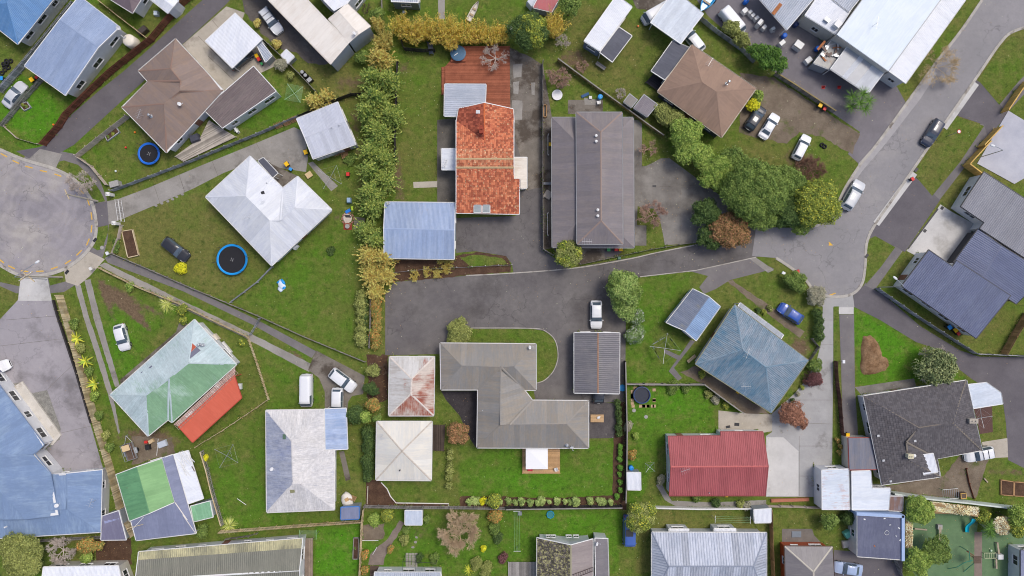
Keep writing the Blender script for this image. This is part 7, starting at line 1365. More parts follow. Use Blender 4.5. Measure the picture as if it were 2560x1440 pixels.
def pool(label, px, py, rp, h, c, water, n=24):
    p = G(px, py, h); R_ = rp * (CAMH - h) / FPX; r = T('pool', label, 'pool', (p.x, p.y, 0)); P(r, 'wall', (R_, n), lambda mb: mb.add([(q * math.cos(a), q * math.sin(a), z) for a in [2 * math.pi * i / n for i in range(n)] for q, z in ((R_ * .97, 0), (R_, h * .5), (R_ * .98, h), (R_ * .9, h + .03), (R_ * .86, h * .95), (R_ * .86, .05))], [(i * 6 + j, ((i + 1) % n) * 6 + j, ((i + 1) % n) * 6 + j + 1, i * 6 + j + 1) for i in range(n) for j in range(5)]), c); P(r, 'water', (R_, n), lambda mb: mb.lathe((0, 0, h * .6), [(R_ * .865, 0), (R_ * .865, .01)], n), water); return r
pool('dark blue plunge pool on stone pavers', 1605, 988, 22, .7, plain('pool_navy', sr(62, 78, 118), .5), plain('dark_water', (.03, .035, .05), .05, .6)); pool('small bright blue paddling pool on lawn', 1376, 1287, 10, .3, plain('pool_sky', sr(40, 170, 220), .4), plain('green_water', sr(60, 130, 130), .08, .6), 8); pool('blue paddling pool stood behind charcoal garage', 1556, 970, 9, .3, MATS['pool_sky'], plain('pool_floor_blue', sr(50, 160, 225), .3), 8)
for i in range(24):
    a, q = random.uniform(0, 6.28), random.uniform(1.3, 2.1); p = G(1608, 988); s = put(MB().box((p.x + max(-1.7, min(1.7, q * math.cos(a) * 1.3)), p.y + max(-1.7, min(1.7, q * math.sin(a) * 1.3)), .03), (.5, .45, .05), random.uniform(-.05, .05)), 'paver', plain('stone_paver', sr(188, 160, 128), .9, var=.25, scale=4)); s['kind'] = 'structure'
# decks: every board its own mesh part
def deck(label, poly, m, h=.4, bw=.14, ang=0., name='deck', per=1, joists=None):
    w = [G(x, y, h).to_2d() for x, y in poly]; root = T(name, label, 'deck', (w[0].x, w[0].y, 0)); d = Vector((math.cos(ang), math.sin(ang))); n = Vector((-d.y, d.x)); us = [n.dot(p) for p in w]; k = int((max(us) - min(us)) / bw)
    mbs = MB()
    for i in range(k):
        a = min(us) + i * bw; q = clip(clip([(p.x, p.y) for p in w], n, a + .004), -n, -(a + bw - .004))
        if len(q) >= 3: mb = mbs if bw < .3 else MB(); slab2(mb, q, lambda x, y: h + random.uniform(-.002, .002), .03)
        if bw >= .3 and len(q) >= 3: mb.uv = []; put(mb, 'board', m, root)
    if bw < .3: mbs.uv = []; put(mbs, 'decking', m, root, kind='stuff')
    for p in w: put(MB().box((p.x, p.y, h / 2 - .02), (.1, .1, h - .04)), 'pile', m, root)
    return root
RB = MATS['red_board']
deck('large red-brown deck beside orange tiled house', [(1127, 115), (1274, 115), (1276, 275), (1113, 262), (1113, 166), (1127, 150)], RB, .5); deck('red stepped platform beside large deck', [(1104, 168), (1113, 166), (1113, 236), (1104, 236)], RB, .25); deck('dark timber steps below black fence', [(1067, 104), (1082, 108), (1083, 134), (1073, 134)], woodm('grey_blue_steps', sr(96, 102, 112), sr(80, 86, 96)), .6)
deck('weathered grey deck of brown hip house', [(522, 300), (556, 322), (590, 342), (458, 404), (437, 391), (500, 345)], woodm('weathered_deck', sr(180, 172, 160), sr(156, 148, 138)), .35, ang=.5); deck('honey timber deck under white sunshade', [(1306, 1121), (1400, 1121), (1400, 1184), (1306, 1184)], woodm('honey_board', sr(196, 160, 118), sr(178, 142, 102), var=.14), .3); deck('dark brown deck beside ivory roofed house', [(1081, 1062), (1113, 1062), (1110, 1128), (1081, 1126)], woodm('dark_deck', sr(86, 74, 66), sr(70, 60, 54)), .4, ang=1.57); deck('grey slatted platform beside fire pit', [(885, 542), (912, 545), (912, 574), (885, 572)], woodm('mossy_slat', sr(140, 136, 116), sr(116, 112, 94)), .15); deck('grey deck on the south edge with cushions', [(1270, 1405), (1340, 1405), (1340, 1460), (1270, 1460)], woodm('ash_deck', sr(150, 146, 142), sr(132, 128, 124)), .3, ang=1.57); deck('stepped timber stair beside olive roofed house', [(760, 1345), (782, 1345), (782, 1450), (760, 1450)], woodm('stair_board', sr(140, 124, 110), sr(116, 102, 90)), .4, ang=1.57); deck('brown boardwalk south of worn path', [(925, 1412), (948, 1412), (948, 1450), (925, 1450)], woodm('boardwalk', sr(110, 92, 80), sr(90, 76, 66)), .1); deck('dark timber verandah of tan roofed house', [(1614, 206), (1634, 184), (1662, 204), (1643, 226)], woodm('black_deck', sr(56, 54, 58), sr(44, 42, 46)), .5, ang=-.6)
# sunshade, tables, chairs
obj1('sunshade', 'bright white square canvas sunshade over honey deck', 'sunshade', 1342, 1146, 0, [('canopy', 'u', lambda mb: mb.add([(-1.68, -1.65, 2.35), (1.68, -1.65, 2.35), (1.68, 1.65, 2.35), (-1.68, 1.65, 2.35), (0, 0, 2.5), (-1.68, -1.65, 2.25), (1.68, -1.65, 2.25), (1.68, 1.65, 2.25), (-1.68, 1.65, 2.25)], [(0, 1, 4), (1, 2, 4), (2, 3, 4), (3, 0, 4), (0, 5, 6, 1), (1, 6, 7, 2), (2, 7, 8, 3), (3, 8, 5, 0)]), plain('white_canvas', (.86, .86, .86), .8, var=.02))] + [('pole', ('u', i), (lambda i: lambda mb: mb.tube(((i % 2 * 2 - 1) * 1.6, (i // 2 * 2 - 1) * 1.57, .3), ((i % 2 * 2 - 1) * 1.6, (i // 2 * 2 - 1) * 1.57, 2.3), .03))(i), WHITE) for i in range(4)], 4.7)
def chair(label, px, py, rz, m=None, z=0., group=None):
    m = m or WHITE; p = G(px, py, .5 + z); r = T('garden_chair', label, 'chair', (p.x, p.y, z), rz, group); P(r, 'seat', 'c', lambda mb: mb.box((0, 0, .42), (.48, .48, .04)), m)
    P(r, 'backrest', 'c', lambda mb: [mb.box((-.25 - .02, y, .66), (.04, .05, .48)) for y in (-.2, -.1, 0, .1, .2)] + [mb.box((-.28, 0, .92), (.05, .5, .06))], m)
    for i in range(4): P(r, 'leg', ('c', i), lambda mb: mb.box(((i % 2 * 2 - 1) * .21, (i // 2 * 2 - 1) * .21, .21), (.05, .05, .42)), m)
    for s in (-1, 1): P(r, 'armrest', ('c', s), lambda mb: mb.box((0, s * .25, .64), (.48, .05, .04)), m)
chair('white slatted garden chair on honey deck', 1390, 1174, 200, z=.33); chair('white plastic chair beside garden patio', 1497, 256, 100); 
def table(label, px, py, rz, d, m, rnd=False, h=.74, name='table'):
    p = G(px, py, h); r = T(name, label, 'table', (p.x, p.y, 0), rz); P(r, 'top', (d, rnd), (lambda mb: mb.lathe((0, 0, h - .04), [(d[0] / 2, 0), (d[0] / 2, .04)], 28)) if rnd else (lambda mb: [mb.box((0, -d[1] / 2 + (i + .5) * d[1] / 8, h - .02), (d[0], d[1] / 8 - .012, .04)) for i in range(8)]), m)
    for i in range(4): P(r, 'leg', (d, i), lambda mb: mb.box(((i % 2 * 2 - 1) * d[0] * .35, (i // 2 * 2 - 1) * d[1] * .35, h / 2 - .03), (.07, .07, h - .06)), m)
    return r
table('timber outdoor table with white ornament on patio', 1493, 1046, 0, (2.05, 1.2), woodm('table_board', sr(196, 164, 124), sr(178, 146, 108), var=.12)); obj1('table_ornament', 'white bird shaped ornament on timber table', 'ornament', 1496, 1044, 20, [('body', 'o', lambda mb: (mb.blob((0, 0, .86), .24, 9, 6, 1.2, .9, .45), mb.blob((.22, .1, .92), .12, 8, 5)), WHITE, True)], 1.6)
table('white round table top on scruffy lawn', 1393, 237, 0, (1.66, 1.66), plain('white_tabletop', (.8, .8, .8), .5), True, .3)
table('low timber bench against teal house', 1729, 897, 40, (1.6, .5), woodm('bench_board', sr(176, 160, 130), sr(156, 140, 112)), False, .45, 'garden_bench'); table('raw plank picnic bench by courtyard', 772, 437, 35, (1.0, .9), MATS['raw_ply'], False, .4, 'plank_bench'); table('grey picnic table beside long white cabin', 1502, 164, -35, (1.7, .6), FW['grey'], False, .6, 'picnic_table')
# workshop appliances
def appliance(label, px, py, rz, d, m=None, door=True, group=None):
    p = G(px, py, d[2]); r = T('appliance', label, 'appliance', (p.x, p.y, 0), rz, group); P(r, 'cabinet', d, lambda mb: mb.box((0, 0, d[2] / 2), d), m or WHITE); P(r, 'door', d, lambda mb: mb.torus((0, -d[1] / 2 - .01, d[2] * .5), .18, .03, 12, 4) if d[2] < 1.1 else mb.box((0, -d[1] / 2 - .02, d[2] * .5), (d[0] * .92, .03, d[2] * .9)), STEEL); P(r, 'control_panel', d, lambda mb: mb.box((0, -d[1] / 2 + .06, d[2] + .04), (d[0], .1, .08)), DARKM)
AP = 'appliances stored outside the workshop'
for x, y, rz, d in ((1864, 26, 40, (.8, .8, .9)), (1877, 30, 40, (.6, .6, .85)), (1884, 38, 40, (.6, .6, .85)), (1893, 45, 35, (.7, .6, .85)), (1902, 55, 50, (.9, .65, 1.6)), (1912, 68, 45, (.7, .65, .9)), (1957, 107, 40, (.9, .75, .9)), (2023, 150, 40, (1., .9, .9)), (1934, 72, 30, (.6, .6, .85)), (1972, 60, 30, (.6, .6, .8))): appliance('white appliance in the cluster outside workshop shed', x, y, rz, d, group=AP)
appliance('largest white cabinet with round top vent in yard', 1998, 112, -35, (1.3, 1.2, 1.0)); p_ = G(1999, 110, 1.05); 
for x, y, c, l in ((1960, 90, sr(30, 100, 200), 'blue plastic drum beside white cabinet'), (1864, 5, sr(30, 110, 205), 'blue tub on workshop corner'), (2043, 122, sr(30, 110, 210), 'blue drum on scrap store edge'), (1989, 62, sr(40, 60, 110), 'dark blue drum under annex wall'), (1577, 1169, sr(30, 140, 225), 'bright blue drum on plunge pool lawn edge'), (1500, 243, sr(60, 160, 230), 'light blue ball tub on patio lawn')):
    obj1('plastic_drum', l, 'drum', x, y, 0, [('shell', c, lambda mb: mb.lathe((0, 0, 0), [(.36, 0), (.38, .3), (.36, .6), (.38, .85), (.3, .9)], 16), plain('drum_%d%d' % (int(c[0] * 999), int(c[2] * 99)), c, .45), True), ('bung', 'b', lambda mb: mb.lathe((.15, 0, .9), [(.05, 0), (.05, .03)], 8), DARKM)], .9)
for x, y, l in ((2060, 217, 'red fuel can in the workshop yard'), (2100, 217, 'red traffic cone on workshop drive')): obj1('traffic_cone', l, 'cone', x, y, 0, [('cone', 'c', lambda mb: mb.lathe((0, 0, .03), [(.2, 0), (.05, .7)], 12), LID['red']), ('foot', 'c', lambda mb: mb.box((0, 0, .02), (.5, .5, .04)), LID['red'])], .6)
# tyres
def tyre(label, px, py, z=0., group=None, tilt=0.):
    p = G(px, py, .2 + z); r = T('tyre', label, 'tyre', (p.x, p.y, z), random.uniform(0, 90), group); P(r, 'casing', 't', lambda mb: mb.torus((0, 0, .12), .26, .12, 18, 8), TYRE, True); P(r, 'bead', 't', lambda mb: mb.torus((0, 0, .12), .17, .03, 16, 5), DARKM)
for x, y, z in ((15, 152, 0), (26, 152, 0), (10, 165, 0), (20, 168, 0), (11, 174, 0), (4, 182, 0), (16, 158, .24), (8, 160, .24)): tyre('black tyre in the heap beside silver paling fence', x, y, z, 'heap of tyres')
for x, y in ((2056, 362), (2062, 366)): tyre('black tyre lying by bare shrub tangle', x, y, 0, 'tyres by shrub tangle')
for x, y, l in ((757, 182, 'round black compost drum by diagonal fence'), (765, 190, 'second open compost drum by diagonal fence')): obj1('compost_bin', l, 'compost bin', x, y, 0, [('shell', 'c', lambda mb: mb.lathe((0, 0, 0), [(.42, 0), (.34, .8), (.25, .9)], 16), BLACKP), ('lid', 'c', lambda mb: mb.lathe((0, 0, .9), [(.28, 0), (.2, .08)], 14), GUTG)], .9)
obj1('compost_crate', 'grey lidded black box beside compost drums', 'box', 775, 201, 40, [('box', 'b', lambda mb: mb.box((0, 0, .35), (.9, .7, .7)), BLACKP), ('lid', 'b', lambda mb: mb.box((0, 0, .73), (.7, .6, .06)), GUTG)], .7)
# pallets
def pallet(label, px, py, rz, tilt=1.1, group=None):
    p = G(px, py, .5); r = T('pallet', label, 'pallet', (p.x, p.y, 0), rz, group); m = woodm('pallet_wood', sr(176, 140, 104), sr(150, 116, 86)); M = Matrix.Rotation(tilt, 3, 'X')
    def f(mb, boxes):
        for c, d in boxes: k = len(mb.v); mb.box(c, d); mb.v[k:] = [tuple(M @ Vector(v)) for v in mb.v[k:]]
    for i in range(6): P(r, 'slat', (tilt, i), lambda mb: f(mb, [((0, .1 + i * .19, .12), (1.1, .1, .02))]), m)
    for i in range(3): P(r, 'bearer', (tilt, i), lambda mb: f(mb, [((-.5 + i * .5, .58, .06), (.08, 1.1, .09))]), m)
for x, y, rz in ((697, 317, 22), (718, 310, 22), (736, 302, 22)): pallet('brown pallet leaning on fence beside pale grey garage', x, y, rz, 1.0, 'pallets by the grey garage')
pallet('pallet lattice leaning on garage front', 845, 385, 205, 1.2); pallet('pallet lattice fallen beside garage front', 858, 378, 200, .3); pallet('pallet propped against white bulk bag', 882, 1243, 160, 1.2)
# garden boxes
def planter(label, poly, h=.35, m=None, soil=True):
    w = [G(x, y, h) for x, y in poly]; c = sum(w, Vector()) / len(w); r = T('planter_box', label, 'planter', (c.x, c.y, 0)); m = m or FW['tan']
    for i in range(len(w)):
        a, b = w[i], w[(i + 1) % len(w)]; d = b - a; put(MB().box(((a.x + b.x) / 2, (a.y + b.y) / 2, h / 2), (d.length + .12, .12, h), math.atan2(d.y, d.x)), 'side_board', m, r)
    if soil: put(MB().prism([(p.x * .98 + c.x * .02, p.y * .98 + c.y * .02) for p in w], .02, h - .08), 'soil', BARK, r)
    return r
planter('long boxed garden bed on corner lawn', [(304, 578), (330, 574), (346, 638), (319, 644)]); planter('small planter box beside grey paling fence', [(48, 262), (66, 254), (76, 268), (60, 276)], .3, FW['silver']); planter('vegetable planter beside bleached paling fence', [(262, 340), (290, 318), (298, 330), (268, 352)], .3, FW['silver']); planter('empty dark planter beside plain grey fence', [(884, 1345), (897, 1345), (895, 1398), (882, 1398)], .3, FW['grey']); planter('square timber sandpit on dusty lawn', [(2503, 1200), (2535, 1205), (2534, 1240), (2503, 1237)], .25, FW['wood']); planter('second timber sandpit beyond the square one', [(2537, 1205), (2575, 1208), (2575, 1242), (2536, 1240)], .25, FW['wood']); planter('tiny wire box on patio lawn edge', [(1359, 262), (1367, 262), (1366, 292), (1359, 292)], .3, FW['wood'], False)
for x, y, k in ((58, 262, 'yg'), (66, 266, 'green'), (272, 342, 'green'), (283, 334, 'yg'), (888, 1370, 'green')): shrub('leafy greens growing in a planter box', x, y, 5, .5, k, 'planter greens', 2, size=.09)
# playground
TQ = plain('turquoise_plastic', sr(20, 176, 196), .35); THATCH = None
def thatch(label, poly, h, hr):
    w = [G(x, y, h) for x, y in poly]; c = sum(w, Vector()) / len(w); r = T('thatched_roof', label, 'shelter', (c.x, c.y, 0)); mb = MB(); n = len(w)
    mb.add([p - c + Vector((0, 0, h)) for p in w] + [p - c + Vector((0, 0, h - .12)) for p in w] + [Vector((0, 0, hr))], [(i, (i + 1) % n, 2 * n) for i in range(n)] + [(i, n + i, n + (i + 1) % n, (i + 1) % n) for i in range(n)]) ; put(mb, 'roof_frame', plain('thatch_under', sr(150, 124, 88), .95), r, True)
    C = []; from_ = [(w[i] - c) for i in range(n)]
    A = np.array([(p.x, p.y) for p in from_]); lo, hi = A.min(0), A.max(0); k = int((hi[0] - lo[0]) * (hi[1] - lo[1]) * 60); pts = NR.uniform(lo, hi, (k, 2)); ok = np.ones(k, bool)
    for i in range(n): e = A[(i + 1) % n] - A[i]; cr = e[0] * (pts[:, 1] - A[i][1]) - e[1] * (pts[:, 0] - A[i][0]); s = np.sign(e[0] * (0 - A[i][1]) - e[1] * (0 - A[i][0])); ok &= cr * s > -.08
    pts = pts[ok]; rr = np.linalg.norm(pts / np.maximum(np.abs(A).max(0), .1), axis=1); zz = hr - (hr - h) * np.clip(rr, 0, 1) + .05; C = np.column_stack([pts, zz]); D = unit(np.column_stack([pts + NR.normal(size=pts.shape) * .4, -np.full(len(pts), .5)])); Wd = unit(np.cross(D, (0, 0, 1.)))
    quads('thatch', C, D, Wd, .42, .12, leafm('straw_thatch', sr(196, 172, 132), sr(222, 200, 160), sr(160, 138, 102), .2), r, 'stuff')
    for p in w[::max(1, n // 4)]: put(MB().tube((p.x * .97 - c.x * .97, p.y * .97 - c.y * .97, 0), (p.x * .97 - c.x * .97, p.y * .97 - c.y * .97, h), .06), 'post', BRK, r, True)
thatch('long straw thatched roof along the mint wall', [(2330, 1254), (2445, 1268), (2446, 1293), (2400, 1286), (2330, 1284)], 2.3, 2.7); thatch('round straw thatched hut beside leafy trees', [(2507 + 24 * math.cos(i * .6283), 1314 + 24 * math.sin(i * .6283)) for i in range(10)], 2.2, 3.1); thatch('narrow straw strip roof beside parapet building', [(2264, 1297), (2282, 1299), (2281, 1370), (2264, 1370)], 2.0, 2.2)
def slide(label, px, py, rz, L=2.6):
    p = G(px, py, .6); r = T('slide', label, 'slide', (p.x, p.y, 0), rz); n = 10
    def f(mb):
        rows = []
        for i in range(n + 1):
            t = i / n; x = (t - .5) * L; z = 1.5 * (1 - t) ** 1.4 + .15 + .08 * math.sin(t * 9); y = .12 * math.sin(t * 7)
            rows += [(x, y - .3, z + .2), (x, y - .25, z), (x, y + .25, z), (x, y + .3, z + .2)]
        mb.add(rows, [(i * 4 + j, i * 4 + j + 1, i * 4 + j + 5, i * 4 + j + 4) for i in range(n) for j in range(3)])
    P(r, 'chute', L, f, TQ, True)
    for s in (-1, 1): P(r, 'leg', (L, s), lambda mb: mb.tube((-L * .48, s * .28, 0), (-L * .48, s * .28, 1.7), .04), STEEL)
slide('turquoise wavy slide beside thatched roof', 2420, 1312, -92, 2.6); slide('small turquoise slide by round hut', 2537, 1318, -35, 1.4)
BEAM = woodm('play_timber', sr(176, 162, 142), sr(150, 138, 122)); 
def beam(label, a, b, w=.3, h=.4, ends=False):
    A, Bq = G(*a, h), G(*b, h); d = Bq - A; c = (A + Bq) / 2; r = T('balance_beam', label, 'play beam', (c.x, c.y, 0), math.degrees(math.atan2(d.y, d.x))); P(r, 'beam', (d.length, w), lambda mb: mb.box((0, 0, h - .06), (d.length, w, .12)), BEAM)
    for s in (-1, 1): P(r, 'end_block' if ends else 'leg', (d.length, s, ends), lambda mb: mb.box((s * d.length / 2 * (1 if ends else .85), 0, h / 2 - .07), (.7 if ends else .1, .7 if ends else w, h + (.1 if ends else -.14))), CONC if ends else BEAM)
beam('grey balance beam with square blocks on turf', (2351, 1318), (2350, 1358), .35, .5, True); beam('brown log balance beam on turf', (2287, 1322), (2318, 1325), .2, .4); beam('upper plank of cross shaped climbing frame', (2494, 1356), (2498, 1385), .25, .5); beam('lower plank of cross shaped climbing frame', (2491, 1398), (2492, 1422), .25, .5); beam('fallen log on dusty lawn', (2461, 1196), (2470, 1206), .18, .2)
obj1('climbing_block', 'white central block between climbing planks', 'play block', 2499, 1391, 0, [('block', 'b', lambda mb: mb.box((0, 0, .3), (.8, .75, .6)), WHITE), ('plinth', 'b', lambda mb: mb.box((0, 0, .05), (.9, .85, .1)), CONC)], .6)
def ladder_flat(label, px, py, rz, L=1.8, W_=.8, h=.5, m=None, rungs=6):
    p = G(px, py, h); r = T('climbing_ladder', label, 'ladder', (p.x, p.y, 0), rz); m = m or WHITE
    for s in (-1, 1): P(r, 'rail', (L, W_, h, s), lambda mb: mb.tube((-L / 2, s * W_ / 2, h), (L / 2, s * W_ / 2, h), .04), m); P(r, 'leg', (L, W_, h, s), lambda mb: [mb.tube((x, s * W_ / 2, 0), (x, s * W_ / 2, h), .035) for x in (-L / 2, L / 2)], m)
    for i in range(rungs): P(r, 'rung', (L, W_, h, i), lambda mb: mb.tube((-L / 2 + L * i / (rungs - 1), -W_ / 2, h), (-L / 2 + L * i / (rungs - 1), W_ / 2, h), .03), m)
ladder_flat('pale horizontal play ladder on turf', 2476, 1389, 0, 1.8, .8, .5, plain('pale_pipe', sr(206, 210, 170), .5)); ladder_flat('aluminium ladder lying on small porch roof', 1112, 409, 70, 1.2, .35, 2.62, WHITE, 5)
obj1('swing_frame', 'green pipe swing frame with dark platform roof', 'swing', 2420, 1392, -10, [('frame', 's', lambda mb: (mb.path([(-2.2, -2.6, 0), (-2., -1.6, 1.6), (-1.4, -.6, 2.1), (-.3, 0, 2.2)], .05), mb.tube((-1., 1.2, 2.2), (-.6, -.4, 2.2), .05), mb.tube((-1., 1.2, 0), (-1., 1.2, 2.2), .05), mb.tube((.3, -2.6, 0), (.3, 0, 2.2), .05)), plain('green_pipe', sr(40, 130, 110), .4)), ('platform_roof', 's', lambda mb: mb.box((.4, .2, 2.2), (1.1, 1.1, .08), .2), BRK), ('board', 's', lambda mb: [mb.box((-.6 + .5 * i, .9 - .5 * i, 1.9), (1.3, .14, .06), -.4) for i in range(2)], MATS['stained_brown_paling'])], 1.5)
obj1('metal_table_frame', 'dark metal bench frames behind the mint wall', 'frame', 2372, 1232, 5, [('rack', 'f', lambda mb: [mb.tube((-1.2 + i * .3, -.8, .9), (-1.2 + i * .3, .7, .9), .025, n=5) for i in range(9)] + [mb.tube((-1.2, s, .9), (1.2, s, .9), .03) for s in (-.8, .7)], STEEL), ('leg', 'f', lambda mb: [mb.tube((x, y, 0), (x, y, .9), .03) for x in (-1.2, 1.2) for y in (-.8, .7)], plain('green_pipe', sr(40, 130, 110)))], .9)
obj1('hutch', 'yellow framed hutch behind the mint wall', 'hutch', 2405, 1238, 5, [('box', 'h', lambda mb: mb.box((0, 0, .4), (1., .9, .7)), BRK), ('frame', 'h', lambda mb: [mb.box((x, y, .78), d) for x, y, d in ((0, .4, (.9, .08, .06)), (0, -.4, (.9, .08, .06)), (.4, 0, (.08, .8, .06)), (-.4, 0, (.08, .8, .06)))], FW['new'])], .8)
# street furniture
def lamp(label, base, head, h=7.5, m=None, pole=.07):
    b = G(*base); t = G(*head, h); r = T('street_lamp', label, 'street lamp', (b.x, b.y, 0)); a = t - Vector((b.x, b.y, 0)); put(MB().path([(0, 0, 0), (a.x * .04, a.y * .04, h * .55), (a.x * .1, a.y * .1, h * .93), (a.x * .9, a.y * .9, h)], pole, 8, pole * .6), 'pole', m or STEEL, r, True)
    d = Vector((a.x, a.y, 0)).normalized() if Vector((a.x, a.y)).length > .05 else Vector((1, 0, 0)); o = P(r, 'lamp_head', 'l', lambda mb: (mb.blob((0, 0, 0), .32, 10, 6, 1.3, .6, .35)), plain('lamp_white', (.72, .74, .75), .4), True, loc=a, rz=math.atan2(d.y, d.x)); P(o, 'lens', 'l', lambda mb: mb.blob((.08, 0, -.08), .2, 8, 4, 1.2, .6, .3), HLM)
lamp('tall street lamp beside slate roofed new house', (2197, 718), (2238, 695)); lamp('slim street lamp above the concrete pad', (2430, 399), (2482, 364)); lamp('street lamp on timber power pole at turning circle', (118, 698), (93, 655), 8.)
pp = G(156, 693); r = T('power_pole', 'timber power pole with crossarm beside turning circle', 'power pole', (pp.x, pp.y, 0)); tp = G(80, 682, 8.2); a = Vector((tp.x - pp.x, tp.y - pp.y, 0)); put(MB().tube((0, 0, 0), (a.x, a.y, 8.2) if a.length < .5 else (0, 0, 8.2), .15, .1), 'pole', CONB, r, True)
for k in (7.9, 7.4): put(MB().box((0, 0, k), (2.4, .12, .14), .6 if k > 7.6 else -.7), 'crossarm', FW['tan'], r, True)
for i in range(4): put(MB().lathe((math.cos(.6) * (-1 + i * .66), math.sin(.6) * (-1 + i * .66), 7.97), [(.05, 0), (.07, .1), (.03, .18)], 8), 'insulator', WHITE, r, True)
pp = G(244, 503); r = T('power_pole', 'leaning timber pole beside dead street tree', 'power pole', (pp.x, pp.y, 0)); put(MB().tube((0, 0, 0), (-.2, .1, 7.2), .16, .11), 'pole', CONB, r, True); put(MB().box((-.2, .1, 6.9), (1.6, .1, .12), 2.), 'crossarm', FW['tan'], r, True)
b = G(2367, 341); t = G(2394, 327, 2.6); r = T('no_parking_sign', 'round red-rimmed white sign on slim pole', 'sign', (b.x, b.y, 0)); a = t - b; put(MB().tube((0, 0, 0), (a.x * .3, a.y * .3, 2.9), .035), 'pole', STEEL, r, True)
P(r, 'disc', 'd', lambda mb: mb.lathe((0, 0, 0), [(.3, 0), (.3, .02)], 20), WHITE, loc=(a.x * .3, a.y * .3, 2.9)); P(r, 'rim', 'd', lambda mb: mb.torus((0, 0, .02), .27, .045, 20, 5), LID['red'], loc=(a.x * .3, a.y * .3, 2.9))
def mailbox(label, px, py, rz, c): obj1('letterbox', label, 'letterbox', px, py, rz, [('box', c, lambda mb: (mb.box((0, 0, 1.05), (.35, .45, .28)), mb.prism([(-.2, -.25), (.2, -.25), (.2, .25), (-.2, .25)], 1.19, 1.23)), plain('letterbox_%d' % int(c[0] * 99), c)), ('post', 'p', lambda mb: mb.box((0, 0, .45), (.09, .09, .9)), FW['grey'])], 1.)
mailbox('white letterbox beside red-brown fence', 2104, 903, 0, (.75, .76, .78)); mailbox('white letterbox at the walkway corner', 274, 634, 30, (.7, .72, .75)); mailbox('cream letterbox at the crossing', 233, 672, 30, (.72, .7, .66)); mailbox('white letterbox beside round green bush', 1955, 683, 60, (.78, .8, .8))
obj1('meter_cabinet', 'grey utility cabinet at footpath corner', 'cabinet', 290, 461, 15, [('box', 'm', lambda mb: mb.box((0, 0, .55), (1.3, .8, 1.1)), CONC), ('lid', 'm', lambda mb: mb.box((0, 0, 1.13), (1.4, .9, .08)), CONC), ('door', 'm', lambda mb: mb.box((0, -.42, .55), (1.1, .03, .9)), GUTG)], 1.1)
# odds and ends on lawns
obj1('inflatable_toy', 'deflated white and blue inflatable on the lawn', 'inflatable', 704, 712, 30, [('white_panel', 'i', lambda mb: (mb.blob((0, 0, .15), .8, 10, 5, .7, 1.2, .25, .15), mb.blob((-.5, -.5, .12), .5, 9, 4, .8, 1., .25, .15)), plain('vinyl_white', sr(214, 226, 238), .4), True), ('blue_panel', 'i', lambda mb: (mb.blob((.45, .25, .2), .5, 9, 4, .5, 1.1, .4, .1), mb.blob((.1, -.6, .2), .4, 9, 4, .9, .6, .4, .1), mb.blob((-.1, .6, .2), .35, 9, 4, 1.2, .5, .4, .1)), plain('vinyl_blue', sr(30, 150, 225), .4), True)], .2)
obj1('bulk_bag', 'white bulk bag of rubbish beside dark box shed', 'bulk bag', 868, 1248, 10, [('bag', 'b', lambda mb: (mb.blob((0, 0, .45), .95, 12, 6, 1, 1.2, .55, .12), mb.blob((.25, -.6, .35), .6, 10, 5, 1.1, 1, .55, .12)), plain('bag_white', sr(226, 220, 210), .8), True), ('carton', 'b', lambda mb: mb.box((.1, .1, 1.0), (.6, .5, .12), .3), plain('carton', sr(196, 160, 112), .85))], .8)
